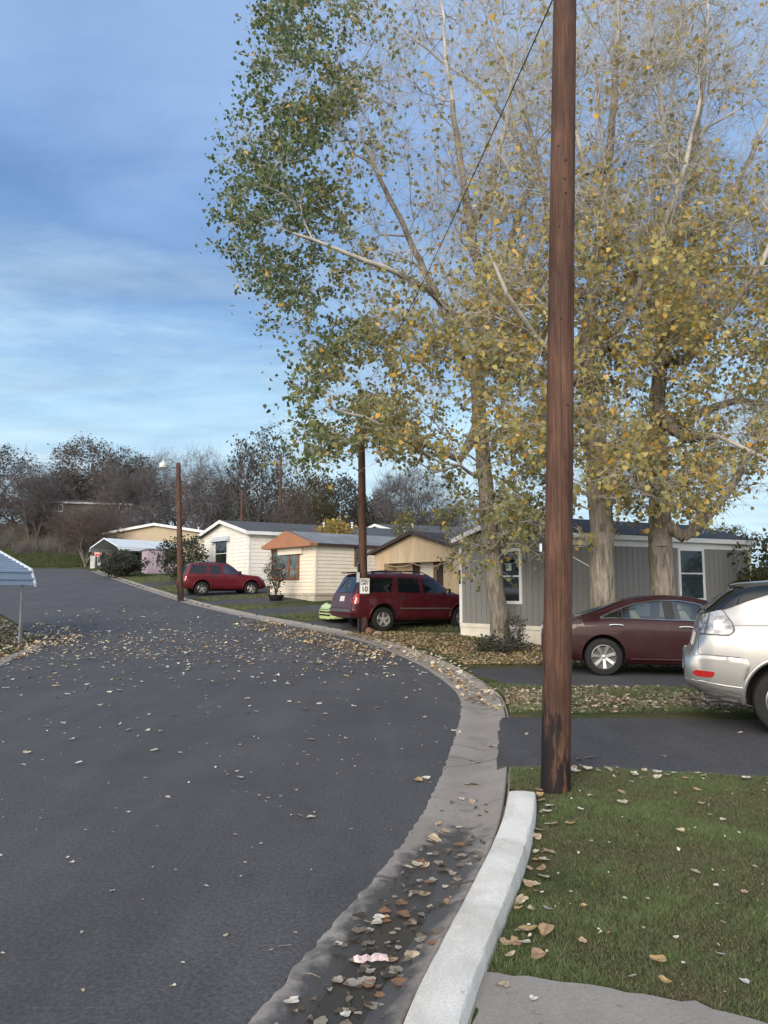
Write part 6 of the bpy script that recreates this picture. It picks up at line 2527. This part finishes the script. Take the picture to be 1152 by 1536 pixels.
#@@PART5
# ------------------------------------------------------------------ poles, signs, wires, stones
def wood_pole(name, base, top, r0, r1, label, seedv, rough=.006, kx=64, kz=140, group=None):
    r = np.random.default_rng(seedv)
    base = np.array(base, float)
    top = np.array(top, float)
    root = empty(name, base, label, 'utility pole', group)
    th = 2 * PI * np.arange(kx) / kx
    zz = np.linspace(-.2, 1, kz)
    Lp_ = np.linalg.norm(top - base)
    V = []
    checks = [(r.uniform(0, 2 * PI), r.uniform(.0, .6), r.uniform(.3, .9), r.uniform(.02, .05)) for _ in range(9)]
    for t in zz:
        tt = t if t > 0 else 0
        c = (top - base) * t if t > 0 else np.array([0, 0, t * 1.0])
        R_ = r0 + (r1 - r0) * tt
        rad = np.full(kx, R_)
        rad += R_ * .02 * np.sin(2 * th + 3 * t) + R_ * .012 * np.sin(5 * th + 11 * t)
        for (a, s, e, w) in checks:
            if s < tt < e:
                d = np.angle(np.exp(1j * (th - a - .15 * math.sin(9 * t))))
                rad -= R_ * .09 * np.exp(-(d / w) ** 2) * min(1, (tt - s) * 12, (e - tt) * 12)
        rad += r.normal(0, rough * R_, kx)
        V.append(np.stack([c[0] + rad * np.cos(th), c[1] + rad * np.sin(th), np.full(kx, c[2])], 1))
    V = np.concatenate(V)
    i, j = np.meshgrid(np.arange(kz - 1), np.arange(kx), indexing='ij')
    a = (i * kx + j).ravel()
    b = (i * kx + (j + 1) % kx).ravel()
    Fq = np.stack([a, b, b + kx, a + kx], 1)
    flat = Fq.ravel().tolist() + [(kz - 1) * kx + q for q in range(kx)]
    me = np_mesh('shaft', V, flat, [4] * len(Fq) + [kx])
    link_mesh('shaft', me, M['pole_wood'], root, smooth=True)
    return root


# big pole on the lawn
pb_ = Gp(833.5, 1190, .055)
dpole = float(pb_[1])
ptop = at(847, 0, dpole)
k_ = (8.6 - pb_[2]) / (ptop[2] - pb_[2])
ptop = pb_ + (ptop - pb_) * k_
main_pole = wood_pole('utility_pole', pb_, ptop, .113, .088, 'tall dark brown utility pole standing on the lawn behind the white curb', 3, kz=260, kx=96)
mb = MB()
tz = at(812, 822, dpole)
mb.box((tz[0] - .002, tz[1] - .03, tz[2] - .028), (-.012, 0, 0), (0, .05, 0), (0, 0, .062))
mb.build('number_tag', M['white_metal'], main_pole)
rr_ = np.random.default_rng(4)
for _ in range(7):
    t = rr_.uniform(.15, .62)
    a = rr_.uniform(-2.3, -.9)
    c = pb_ + (ptop - pb_) * t
    R_ = .113 - .025 * t
    mb = MB()
    d = np.array([math.cos(a), math.sin(a), 0])
    mb.tube([c + d * (R_ - .01), c + d * (R_ + .008)], .008, 8)
    mb.build('knot', M['dark_brown'], main_pole)

# pole with the speed limit sign
sb = Gp(546, 951)
ds = float(sb[1])
stp = at(541, 585, ds)
sign_pole = wood_pole('utility_pole', sb, stp, .135, .10, 'weathered utility pole carrying the white speed limit sign and black riser pipe', 8, kx=40, kz=90)
mb = MB()
q0 = at(538.3, 958, ds - .10)
q1 = at(537.6, 846, ds - .10)
mb.tube([(q0[0], q0[1], sb[2] - .1), (q1[0], q1[1], q1[2])], .035, 10)
mb.build('riser_pipe', M['black_metal'], sign_pole, smooth=True)
mb = MB()
q = at(537.3, 866, ds - .16)
mb.cbox(q, .10, .09, .30)
mb.build('meter_box', M['grey_metal'], sign_pole)
mb = MB()
q = at(538.4, 905, ds - .15)
mb.cbox(q, .035, .012, .38)
mb.build('marker_strip', M['sign_white'], sign_pole)
sc_ = at(547, 879, ds - .16)
sroot = empty('speed_limit_sign', sc_, 'white SPEED LIMIT 10 sign fixed to the pole beside the dark red suv', 'sign', rz=math.radians(6))


def text_obj(name, s, size, mat, parent, loc, sx=1.0, bold=.0):
    cu = bpy.data.curves.new(name, 'FONT')
    cu.body = s
    cu.align_x = 'CENTER'
    cu.align_y = 'CENTER'
    cu.size = size
    cu.extrude = .002
    cu.offset = bold
    to = bpy.data.objects.new(name, cu)
    COL.objects.link(to)
    dg = bpy.context.evaluated_depsgraph_get()
    me = bpy.data.meshes.new_from_object(to.evaluated_get(dg))
    bpy.data.objects.remove(to)
    me.transform(Matrix.Diagonal((sx, 1, 1, 1)))
    me.transform(Matrix.Rotation(PI / 2, 4, 'X'))
    me.transform(Matrix.Translation(loc))
    me.materials.clear()
    o = link_mesh(name, me, mat, parent)
    return o


mb = MB()
mb.box((-.15, 0, -.235), (.30, 0, 0), (0, .008, 0), (0, 0, .47))
mb.build('sign_plate', M['sign_white'], sroot, local=True, bevel=.003)
mb = MB()
for a_ in ((-.140, -.225, .28, .008), (-.140, .217, .28, .008), (-.140, -.217, .008, .434), (.132, -.217, .008, .434)):
    mb.box((a_[0], -.002, a_[1]), (a_[2], 0, 0), (0, .0018, 0), (0, 0, a_[3]))
mb.build('sign_border', M['sign_black'], sroot, local=True)
text_obj('sign_lettering', 'SPEED', .105, M['sign_black'], sroot, (0, -.003, .155), .80, .003)
text_obj('sign_lettering', 'LIMIT', .105, M['sign_black'], sroot, (0, -.003, .065), .88, .003)
text_obj('sign_lettering', '10', .22, M['sign_black'], sroot, (0, -.003, -.10), .88, .007)

# lamp pole up the road
lb = Gp(271, 901.5)
dl = float(lb[1])
lt = at(267.5, 694, dl)
lamp_pole = wood_pole('lamp_pole', lb, lt, .145, .105, 'brown wooden pole carrying the street lamp beside the driveway', 13, kx=32, kz=60)
lh = at(245, 697, dl - .2)
lroot = empty('street_lamp', lh, 'white bucket street lamp on a curved arm from the wooden pole', 'street lamp')
mb = MB()
arm = [lt - np.array([0, 0, .12]), lt + np.array([-.25, -.05, .06]), (lt + lh) / 2 + np.array([0, 0, .22]), lh + np.array([.05, 0, .20]), lh + np.array([0, 0, .12])]
mb.tube(catmull(arm, 5), .022, 8)
mb.build('arm', M['grey_metal'], lroot, smooth=True)
mb = MB()
mb.lathe([(.001, .24), (.04, .23), (.06, .15), (.08, .12), (.16, .09), (.19, .04), (.195, -.09), (.18, -.15), (.001, -.17)], 24, 'z')
lo_ = mb.build('lamp_shade', M['lamp_white'], lroot, smooth=True, local=True, angle=40)
mb = MB()
mb.lathe([(.001, .33), (.035, .325), (.035, .255), (.001, .25)], 12, 'z')
mb.build('photocell', M['grey_metal'], lo_, smooth=True, local=True, angle=40)

# two plain poles among the far trees
for px, top, yb, lab in ((421, 680, 62, 'bare utility pole rising among trees behind the cream house'), (363, 737, 64, 'short pale pole just above the white house roof')):
    x = (px - 576) / F * yb
    zb = float(T(x, yb))
    wood_pole('utility_pole', (x, yb, zb), (*at(px, top, yb)[:2], at(px, top, yb)[2]), .14, .11, lab, px, kx=16, kz=20)

# cable from the big pole to the sign pole
c0 = pb_ + (ptop - pb_) * .80
c1 = stp - np.array([0, 0, .15])
pts = [c0 + (c1 - c0) * t - np.array([0, 0, .30 * 4 * t * (1 - t)]) for t in np.linspace(0, 1, 40)]
mb = MB()
mb.tube(pts, .0065, 6)
w_ = mb.build('overhead_cable', M['black_metal'], None, smooth=True)
tag(w_, 'black overhead cable sagging from the tall pole down towards the sign pole', 'cable')
mb = MB()
c2 = lt + np.array([0, 0, -.25])
c3 = at(-80, 655, 80)
mb.tube([c2 + (c3 - c2) * t - np.array([0, 0, 1.0 * 4 * t * (1 - t)]) for t in np.linspace(0, 1, 30)], .012, 5)
w_ = mb.build('overhead_cable', M['black_metal'], None, smooth=True)
tag(w_, 'thin far cable running left from the street lamp pole', 'cable')

# stop sign
s0 = Gp(146, 852.5)
ss = at(144, 829.5, float(s0[1]) - .1)
strt = empty('stop_sign', s0, 'red octagonal STOP sign on a thin post at the far corner', 'sign', rz=math.radians(-8))
hz = ss[2] - s0[2]
mb = MB()
mb.box((-.04, 0, -.2), (.08, 0, 0), (0, .05, 0), (0, 0, hz + .2))
mb.build('post', M['grey_metal'], strt, local=True)
mb = MB()
oc = [(.37 * math.cos(PI / 8 + k * PI / 4), -.03, hz + .37 * math.sin(PI / 8 + k * PI / 4)) for k in range(8)]
mb.prism(oc, (0, .012, 0))
mb.build('rim', M['sign_white'], strt, local=True)
mb = MB()
oc = [(.345 * math.cos(PI / 8 + k * PI / 4), -.034, hz + .345 * math.sin(PI / 8 + k * PI / 4)) for k in range(8)]
mb.prism(oc, (0, .0035, 0))
mb.build('sign_plate', M['sign_red'], strt, local=True)
text_obj('sign_lettering', 'STOP', .27, M['sign_white'], strt, (0, -.038, hz), .82, .006)
mb = MB()
q = Gp(138, 853)
mb.box((q[0] - .2, q[1], q[2] - .1), (.45, 0, 0), (0, .3, 0), (0, 0, 1.25))
cab = mb.build('utility_cabinet', M['grey_metal'], None, bevel=.03)
tag(cab, 'grey upright box just left of the stop sign post', 'utility box')


def stone(px, py, sx, sy, sz, mat, label, seedv, rz=0.0):
    r = np.random.default_rng(seedv)
    bm = bmesh.new()
    bmesh.ops.create_icosphere(bm, subdivisions=3, radius=.5)
    ph = r.uniform(0, 6, 6)
    for v in bm.verts:
        c = np.array(v.co)
        n = 1 + .10 * math.sin(5 * c[0] + ph[0]) + .10 * math.sin(6 * c[1] + ph[1]) + .08 * math.sin(7 * c[2] + ph[2]) + .04 * math.sin(17 * c[0] + 13 * c[1] + ph[3])
        q = c * n
        q[2] = max(q[2], -.38)
        v.co = (q[0] * sx, q[1] * sy, (q[2] + .34) * sz)
    me = bpy.data.meshes.new('stone')
    bm.to_mesh(me)
    bm.free()
    o = link_mesh('stone', me, M[mat], None, smooth=True)
    p = Gp(px, py)
    o.location = p
    o.rotation_euler = (0, 0, rz)
    tag(o, label, 'stone')


stone(555, 952, .26, .24, .27, 'stone_red', 'round reddish stone at the foot of the speed limit pole', 1)
stone(567, 953, .30, .2, .13, 'stone_tan', 'flat tan stone lying right of the round reddish stone', 2, .2)
stone(566, 947.5, .26, .18, .13, 'stone_tan', 'pale flat stone stacked behind the flat tan one', 3, -.2)


# ------------------------------------------------------------------ leaf litter and grass
def dry_leaf_template(r, curl):
    """lobed dry leaf: a fan of quads curled along and across"""
    n = 12
    a = np.linspace(-PI / 2, 1.5 * PI, n, endpoint=False)
    R0 = .5 * (1 + .16 * np.cos(3 * (a - PI / 2)) + .10 * np.cos(5 * a + r.uniform(0, 6)) + r.normal(0, .05, n))
    x = R0 * np.cos(a) * .82
    y = R0 * np.sin(a) * 1.08
    ring = np.stack([x, y], 1)
    V = np.concatenate([[[0, 0]], ring * .5, ring])
    k1, k2 = curl * r.uniform(.3, 1.2), curl * r.uniform(-.6, .9)
    z = k1 * V[:, 0] ** 2 * 2 + k2 * V[:, 1] ** 2 * 1.6 + .06 * np.sin(7 * V[:, 0] + 5 * V[:, 1] + r.uniform(0, 6)) * curl
    V = np.column_stack([V, z - z.min() * .6])
    tri = [(0, 1 + j, 1 + (j + 1) % n) for j in range(n)]
    quad = [(1 + j, 1 + n + j, 1 + n + (j + 1) % n, 1 + (j + 1) % n) for j in range(n)]
    return V, tri, quad


def simple_leaf(r, curl):
    n = 10
    a = np.linspace(-PI / 2, 1.5 * PI, n, endpoint=False)
    R0 = .5 * (1 + .14 * np.cos(3 * (a - PI / 2)) + r.normal(0, .09, n))
    V = np.column_stack([R0 * np.cos(a) * r.uniform(.6, .95), R0 * np.sin(a) * 1.1, 0 * a])
    V = np.vstack([[0, .03, 0], V])
    V[:, 2] = curl * (V[:, 0] ** 2 * 2.4 + r.uniform(-.5, .9) * V[:, 1] ** 2 + .05 * np.sin(9 * V[:, 0] + 7 * V[:, 1] + r.uniform(0, 6)))
    return V, [(0, 1 + j, 1 + (j + 1) % n) for j in range(n)]


TAN = [(.52, .42, .28), (.58, .49, .36), (.42, .31, .19), (.34, .23, .14), (.62, .54, .42), (.46, .32, .15)]
BROWN = [(.40, .31, .22), (.30, .21, .14), (.46, .39, .29), (.22, .145, .095), (.36, .25, .165), (.15, .105, .075), (.50, .44, .35)]
GOLDB = [(.46, .33, .17), (.40, .27, .13), (.50, .40, .25), (.32, .22, .13), (.26, .17, .10)]
PALE = [(.60, .55, .45), (.52, .46, .36), (.66, .61, .52), (.42, .34, .25), (.48, .34, .22)]


def litter(name, polys, label, seedv, zf):
    r = np.random.default_rng(seedv)
    Vs, Fs, Cs, o = [], [], [], 0
    tp = [simple_leaf(r, c) for c in (.05, .12, .2, .3, .4, .5, .65, .8, .15, .35)]
    for poly, n, pal, size, lift, dens in polys:
        poly = np.array(poly, float)
        q = poly_sample(poly, n, r)
        if dens is not None:
            q = q[r.random(len(q)) < dens(q[:, 0], q[:, 1])]
        n = len(q)
        z = zf(q[:, 0], q[:, 1])
        col = pick(np.array(pal), n, r)
        which = r.integers(0, len(tp), n)
        yaw = r.uniform(0, 2 * PI, n)
        tilt = r.normal(0, .30 if lift > .0065 else .13, (n, 2))
        s = size * r.uniform(.45, 1.3, n)
        up = np.abs(r.normal(0, lift, n))
        for t, (TV, TF) in enumerate(tp):
            m = which == t
            k = int(m.sum())
            if not k:
                continue
            c, si = np.cos(yaw[m])[:, None], np.sin(yaw[m])[:, None]
            x = TV[None, :, 0] * c - TV[None, :, 1] * si
            y = TV[None, :, 0] * si + TV[None, :, 1] * c
            zz = TV[None, :, 2] + x * tilt[m, 0:1] + y * tilt[m, 1:2]
            zz = zz - zz.min(1, keepdims=True) * .8
            S_ = s[m][:, None]
            V = np.stack([q[m, 0][:, None] + x * S_, q[m, 1][:, None] + y * S_, (z[m] + up[m] + .006)[:, None] + zz * S_], 2)
            b = (np.arange(k) * len(TV))[:, None, None] + o
            Fs.append((b + np.array(TF)[None]).reshape(-1, 3))
            Vs.append(V.reshape(-1, 3))
            Cs.append(np.repeat(col[m], len(TV), 0) * r.uniform(.85, 1.12, (k * len(TV), 1)))
            o += k * len(TV)
    V, Fq, C_ = np.concatenate(Vs), np.concatenate(Fs), np.concatenate(Cs)
    me = np_mesh(name, V, Fq, np.full(len(Fq), 3), C_)
    return tag(link_mesh(name, me, M['leaf_dry'], smooth=True), kind='stuff', label=label)


def top_z(x, y):
    """height of whatever lies on top at a plan point"""
    z = ground_z(x, y)
    s = sdist(Oc, x, y)
    onroad = sdist(Rc, x, y) < 0
    z = np.where(onroad, T(x, y) + .002, z)
    gut = (~onroad) & (s < .0)
    sr = sdist(Rc, x, y)
    z = np.where(gut, T(x, y) + np.interp(sr, [0, .14, .24, .33, .42, .5, .56], [.006, -.004, -.018, -.02, -.004, .03, .045]), z)
    z = np.where(gut & (y < 4.25), np.maximum(z, T(x, y) - .0095), z)
    for d in [drive_rx, drive_sedan] + drives:
        m = inside(d, x, y) & (s > .03)
        z = np.where(m, T(x, y) + .058, z)
    m = inside(lawn_poly, x, y)
    return np.where(m, lawn_z(x, y) + .012, z)


PX = lambda L: np.array([Gp(*p)[:2] for p in L])
strip = PX([(765, 1074), (760, 1052), (735, 1030), (775, 1034), (1030, 1036), (1300, 1050), (1300, 1076), (1110, 1076)])
verge1 = PX([(545, 957), (520, 951), (560, 949), (690, 953), (815, 972), (812, 1000), (700, 1002), (640, 977)])
verge2 = PX([(850, 1004), (815, 998), (815, 965), (900, 960), (1150, 975), (1150, 1006)])
roadband = PX([(60, 960), (240, 932), (430, 938), (560, 968), (650, 1010), (560, 1030), (300, 1030), (-60, 1060), (-60, 1015)])
roadband2 = PX([(-60, 1060), (560, 1030), (660, 1012), (692, 1060), (600, 1180), (0, 1200)])
roadfar = PX([(240, 932), (430, 938), (330, 918), (180, 905), (60, 920), (60, 950)])
edge_r = PX([(400, 931), (500, 952), (600, 985), (560, 990), (440, 960), (340, 935)])
pile_l = PX([(0, 1000), (60, 972), (125, 962), (120, 945), (60, 935), (35, 945), (0, 925), (-120, 905), (-120, 1050)])
gutfar = PX([(760, 1070), (745, 1040), (700, 1008), (660, 988), (600, 968), (545, 953), (548, 958), (610, 985), (670, 1015), (695, 1050), (715, 1060)])


def lotdens(x, y):
    return .25 + .75 * clump(x * 100, y * 100, 70, 1.3)


def road_d(x, y):
    px, py = project(np.stack([x, y, T(x, y)], 1))
    return np.clip(.12 + .9 * np.exp(-((py - 968) / 26) ** 2) * (.4 + .6 * clump(x * 100, y * 100, 60, .3)) + .35 * np.exp(-((px - 560) / 90) ** 2) * np.exp(-((py - 985) / 30) ** 2), 0, 1)


vis_lawn = np.vstack([lawn_left[::3], ll2[::3], [d1a + (0, -.03)], [d1b + (0, -.02)], [Gp(1230, 1171)[:2]], [Gp(1230, 1700)[:2]], [Gp(600, 1800)[:2]]])


def lawn_keep(x, y):
    return (~inside(walk_poly, x, y)).astype(float)


gl_ = R[(R[:, 1] > 2.2) & (R[:, 1] < 6.2)]
WET = [(.20, .16, .12), (.11, .085, .06), (.28, .24, .19), (.07, .06, .045), (.15, .12, .09)]
litter('leaf_litter', [
    (strip, 9000, BROWN, .066, .005, lambda x, y: np.clip(-.15 + 1.3 * clump(x * 100, y * 100, 45, 2.2) * np.clip((y - 9.0) / 1.3, .15, 1), 0.02, 1)),
    (verge1, 11000, GOLDB + BROWN[:3], .075, .006, lotdens),
    (verge2, 4200, BROWN, .08, .007, lotdens),
    (roadband, 3800, PALE + GOLDB[:2], .078, .005, road_d),
    (roadband2, 190, PALE, .062, .006, lambda x, y: np.clip((y - 7.5) / 6, .10, .9)),
    (roadfar, 500, PALE + GOLDB[:2], .10, .006, lambda x, y: .3 + 0 * x),
    (edge_r, 1500, GOLDB + TAN[:3], .075, .008, lotdens),
    (pile_l, 6500, GOLDB + PALE[:3], .08, .014, lambda x, y: np.clip(.2 + clump(x * 100, y * 100, 80, .9), 0, 1)),
    (PX([(0, 1536), (0, 1080), (690, 1070), (640, 1200), (500, 1380), (370, 1536)]), 150, PALE, .022, .001, None),
    (vis_lawn, 150, PALE[:4] + TAN[3:4], .016, .010, lambda x, y: lawn_keep(x, y)),
    (gutfar, 420, TAN + PALE, .08, .008, None),
    (np.vstack([offset(gl_, .10)[::5], offset(gl_, .47)[::-5]]), 260, WET, .028, .0005, lambda x, y: np.clip((5.2 - y) / 1.3, .08, 1)),
], 'dry fallen leaves drifted over the verge, strips and far road', 17, top_z)


def blades(name, polys, label, seedv, zf):
    r = np.random.default_rng(seedv)
    Vs, Cs = [], []
    for poly, n, h, w, pals, dens in polys:
        q = poly_sample(poly, n, r)
        if dens is not None:
            q = q[r.random(len(q)) < dens(q[:, 0], q[:, 1])]
        for d in [drive_rx, drive_sedan] + drives:
            q = q[~inside(d, q[:, 0], q[:, 1])]
        n = len(q)
        z = zf(q[:, 0], q[:, 1])
        cl = .55 * clump(q[:, 0] * 100, q[:, 1] * 100, 30, .4) + .45 * clump(q[:, 0] * 100, q[:, 1] * 100, 11, 2.4) + .35 * (clump(q[:, 0] * 100, q[:, 1] * 100, 4, 1.1) - .5)
        hh = h * r.uniform(.5, 1.3, n) * (.4 + 1.0 * np.clip(cl, 0, 1.2))
        yaw = r.uniform(0, 2 * PI, n)
        lean = r.normal(0, .7, (n, 2)) * hh[:, None]
        dx, dy = np.cos(yaw) * w / 2, np.sin(yaw) * w / 2
        a = np.stack([q[:, 0] - dx, q[:, 1] - dy, z - .004], 1)
        b = np.stack([q[:, 0] + dx, q[:, 1] + dy, z - .004], 1)
        c = np.stack([q[:, 0] + lean[:, 0], q[:, 1] + lean[:, 1], z + hh], 1)
        Vs.append(np.stack([a, b, c], 1).reshape(-1, 3))
        pal_g, pal_d = np.array(pals[0]), np.array(pals[1])
        col = pick(pal_g, n, r) * (.72 + .6 * np.clip(cl, 0, 1))[:, None]
        dry = r.random(n) < np.clip(.80 - 1.05 * cl, .04, .9)
        col[dry] = pick(pal_d, int(dry.sum()), r)
        Cs.append(np.repeat(col, 3, 0))
    V, C_ = np.concatenate(Vs), np.concatenate(Cs)
    n = len(V) // 3
    me = np_mesh(name, V, np.arange(3 * n), np.full(n, 3), C_)
    return tag(link_mesh(name, me, M['blade']), kind='stuff', label=label)


GR = [(.110, .155, .060), (.135, .172, .070), (.090, .125, .055), (.165, .180, .082)]
DRY = [(.21, .175, .10), (.15, .13, .08), (.27, .225, .14), (.10, .095, .06)]
blades('grass', [(vis_lawn, 210000, .021, .0048, (GR, DRY), lawn_keep)], 'short green lawn grass with dry patches behind the curb', 23, lambda x, y: lawn_z(x, y))
blades('verge_grass', [(strip, 26000, .05, .010, (GR, DRY), lambda x, y: .5 + .5 * clump(x * 100, y * 100, 40, 3.0)),
                       (verge1, 9000, .05, .014, (GR, DRY), None),
                       (PX([(470, 935), (560, 945), (690, 950), (690, 936), (520, 925), (300, 900), (240, 884), (180, 868), (150, 858), (230, 862), (420, 895), (400, 905), (300, 905), (380, 922)]), 42000, .07, .022, (GR, DRY), None),
                       (verge2, 7000, .05, .014, (GR, DRY), None)],
       'thin green and straw grass on the verges between the driveways', 29, top_z)

# single leaves close to the camera
r = np.random.default_rng(101)
tmpl = []
for i in range(8):
    V, tri, quad = dry_leaf_template(r, [.06, .14, .2, .3, .1, .36, .22, .45][i])
    for pal_i in range(2):
        me = bpy.data.meshes.new('fallen_leaf')
        me.from_pydata([tuple(v) for v in V], [], tri + quad)
        c0_ = np.array([PALE[i % 5], TAN[i % 6]][pal_i])
        a = me.color_attributes.new('Col', 'FLOAT_COLOR', 'POINT')
        cc_ = np.ones((len(V), 4), np.float32)
        vein = 1 - .35 * np.exp(-(V[:, 0] / .05) ** 2)
        cc_[:, :3] = c0_[None] * (r.uniform(.75, 1.12, len(V)) * vein)[:, None]
        a.data.foreach_set('color', cc_.ravel())
        me.polygons.foreach_set('use_smooth', [True] * len(me.polygons))
        me.materials.append(M['leaf_dry'])
        tmpl.append(me)
wet_t = []
for i in range(6):
    V, tri, quad = dry_leaf_template(r, [.03, .06, .09, .14, .05, .2][i])
    me = bpy.data.meshes.new('fallen_leaf')
    me.from_pydata([tuple(v) for v in V], [], tri + quad)
    c0_ = np.array([(.20, .16, .12), (.11, .085, .06), (.30, .26, .20), (.25, .14, .08), (.07, .06, .045), (.36, .32, .26)][i])
    a = me.color_attributes.new('Col', 'FLOAT_COLOR', 'POINT')
    cc_ = np.ones((len(V), 4), np.float32)
    cc_[:, :3] = c0_[None] * r.uniform(.75, 1.12, len(V))[:, None]
    a.data.foreach_set('color', cc_.ravel())
    me.polygons.foreach_set('use_smooth', [True] * len(me.polygons))
    me.materials.append(M['leaf_dry'])
    wet_t.append(me)


def drop_leaf(x, y, z, size, meshes, label, group, tilt=.2, me=None):
    o = bpy.data.objects.new('fallen_leaf', me or meshes[r.integers(0, len(meshes))])
    COL.objects.link(o)
    o.location = (float(x), float(y), float(z))
    o.rotation_euler = (r.normal(0, tilt), r.normal(0, tilt), r.uniform(0, 6.28))
    o.scale = (float(size), float(size) * float(r.uniform(.55, 1.0)), float(size))
    tag(o, label, 'leaf', group)
    return o


def topz1(x, y):
    return float(top_z(np.array([x]), np.array([y]))[0])


# on the lawn: thick beside the kerb and the driveway, thin elsewhere
lab = 'dry pale fallen leaf lying on the green lawn'
spots = []
for _ in range(66):
    i = r.integers(0, len(lawn_left))
    p = lawn_left[i] + np.array([abs(r.normal(0, .07)), 0]) + (.01, 0)
    if p[1] > 3.2:
        spots.append((p, r.uniform(.05, .09)))
for _ in range(50):
    t = r.random()
    p = d1a + (d1b - d1a) * (t * 1.1 + .12) + np.array([0, -.06 - abs(r.normal(0, .15))])
    spots.append((p, r.uniform(.045, .085)))
for _ in range(34):
    p = Gp(r.uniform(800, 1190), 1180 + 330 * r.random() ** 1.2)[:2]
    spots.append((p, r.uniform(.025, .065)))
for p, s in spots:
    if inside(lawn_poly, p[0:1], p[1:2])[0] and not inside(walk_poly, p[0:1], p[1:2])[0]:
        drop_leaf(p[0], p[1], lawn_z(p[0], p[1]) + .024, s, tmpl, lab, 'fallen leaves scattered over the lawn', .16)
p = Gp(935, 1224)
drop_leaf(p[0], p[1], lawn_z(p[0], p[1]) + .03, .10, tmpl, 'largest orange-tan leaf lying alone on the lawn right of the pole', None, .1, me=tmpl[3])
# in the gutter
lab = 'damp fallen leaf lying in the wet gutter'
for _ in range(120):
    i = int(len(R) * .0 + r.integers(0, len(R)))
    if not (2.6 < R[i, 1] < 5.0):
        continue
    o_ = np.clip(r.normal(.31, .10), .08, .52)
    q = offset(R[max(0, i - 1):i + 2], o_)[1 if i > 0 else 0]
    hz_ = float(T(*q)) + max(-.010 if q[1] < 4.25 else -1, float(np.interp(o_, [0, .14, .24, .33, .42, .5, .56], [.01, -.004, -.018, -.02, -.004, .03, .045])))
    drop_leaf(q[0], q[1], hz_ + .003 + abs(r.normal(0, .004)), r.uniform(.035, .085), wet_t if r.random() < .8 else tmpl, lab, 'damp leaves gathered in the gutter', .025)
cnt = 0
while cnt < 130:
    f = r.random() ** 1.3
    y = 2.55 + f * 2.5
    i = int(np.argmin(np.abs(R[:, 1] - y)))
    o_ = np.clip(r.normal(.29, .12), .05, .5)
    q = offset(R[max(0, i - 1):i + 2], o_)[1]
    hz_ = float(T(*q)) + max(-.010 if q[1] < 4.25 else -1, float(np.interp(o_, [0, .14, .24, .33, .42, .5, .56], [.01, -.004, -.018, -.02, -.004, .03, .045])))
    drop_leaf(q[0] + r.normal(0, .01), q[1] + r.normal(0, .03), hz_ + .003 + abs(r.normal(0, .004)), r.uniform(.035, .085), wet_t if r.random() < .8 else tmpl, lab, 'damp leaves gathered in the gutter', .025)
    cnt += 1
for px, py in ((690, 1200), (678, 1238), (705, 1172), (715, 1140), (690, 1100), (735, 1120), (655, 1262), (640, 1300), (668, 1245)):
    p = Gp(px, py)
    for _ in range(2):
        x, y = p[0] + r.normal(0, .05), p[1] + r.normal(0, .04)
        drop_leaf(x, y, topz1(x, y) + .008, r.uniform(.05, .09), tmpl, 'dry curled leaf resting on the pale upper stretch of gutter', 'dry leaves on the pale stretch of gutter', .2)
# on the near road surface
for px, py in ((70, 1090), (95, 1085), (222, 1096), (108, 1110), (40, 1130), (360, 1118), (372, 1070), (252, 1197), (452, 1225), (466, 1227), (640, 1168), (628, 1172), (468, 1110), (520, 1108), (35, 1148), (637, 1076), (300, 1062), (150, 1058), (565, 1062)):
    p = Gp(px, py)
    drop_leaf(p[0], p[1], .008, r.uniform(.055, .095), tmpl, 'pale dry leaf lying alone on the bare asphalt', 'lone leaves on the near asphalt', .15)
for px, py in ((790, 1102), (868, 1140), (862, 1152), (995, 1135), (1110, 1100), (884, 1137)):
    p = Gp(px, py, .055)
    drop_leaf(p[0], p[1], p[2] + .008, r.uniform(.05, .08), tmpl, 'pale leaf lying on the nearest driveway', 'lone leaves on the nearest driveway', .15)
for px, py, s in ((757, 1478, .05), (800, 1500, .04)):
    p = Gp(px, py, .075)
    drop_leaf(p[0], p[1], p[2] + .006, s, tmpl, 'small dry leaf lying on the concrete walkway', 'leaves on the walkway', .1)
# crumpled pinkish scrap of paper in the gutter
p = Gp(556, 1441)
mb = MB()
nn = 9
gxp, gyp = np.linspace(-.075, .075, nn), np.linspace(-.022, .022, 4)
for i in range(nn):
    for j in range(4):
        mb.v.append((gxp[i] + r.normal(0, .002), gyp[j] + r.normal(0, .002), .012 + .010 * (i % 2) * r.random() + r.normal(0, .003)))
for i in range(nn - 1):
    for j in range(3):
        mb.f.append([i * 4 + j, i * 4 + 4 + j, i * 4 + 5 + j, i * 4 + 1 + j])
        mb.mi.append(0)
pp = mb.build('paper_scrap', M['paper'], None, local=True)
pp.location = (p[0], p[1], p[2] + .0)
pp.rotation_euler = (.25, 0, .15)
tag(pp, 'crumpled pinkish paper scrap among the leaves in the gutter', 'litter')
# twigs on the road
for px, py, L_, a_ in ((405, 1427, .10, .5), (452, 1462, .09, -.4), (120, 1290, .06, 1.0)):
    p = Gp(px, py)
    mb = MB()
    d = np.array([math.cos(a_), math.sin(a_), 0])
    mb.tube([p + (0, 0, .006), p + d * L_ * .5 + (0, .01, .009), p + d * L_ + (0, 0, .006)], .0025, 5)
    tw_ = mb.build('fallen_twig', M['bark'], None)
    tag(tw_, {405: 'thin twig lying on the asphalt beside the leafy gutter', 452: 'thin twig lying at the edge of the gutter', 120: 'short twig lying out on the near asphalt'}[px], 'twig')
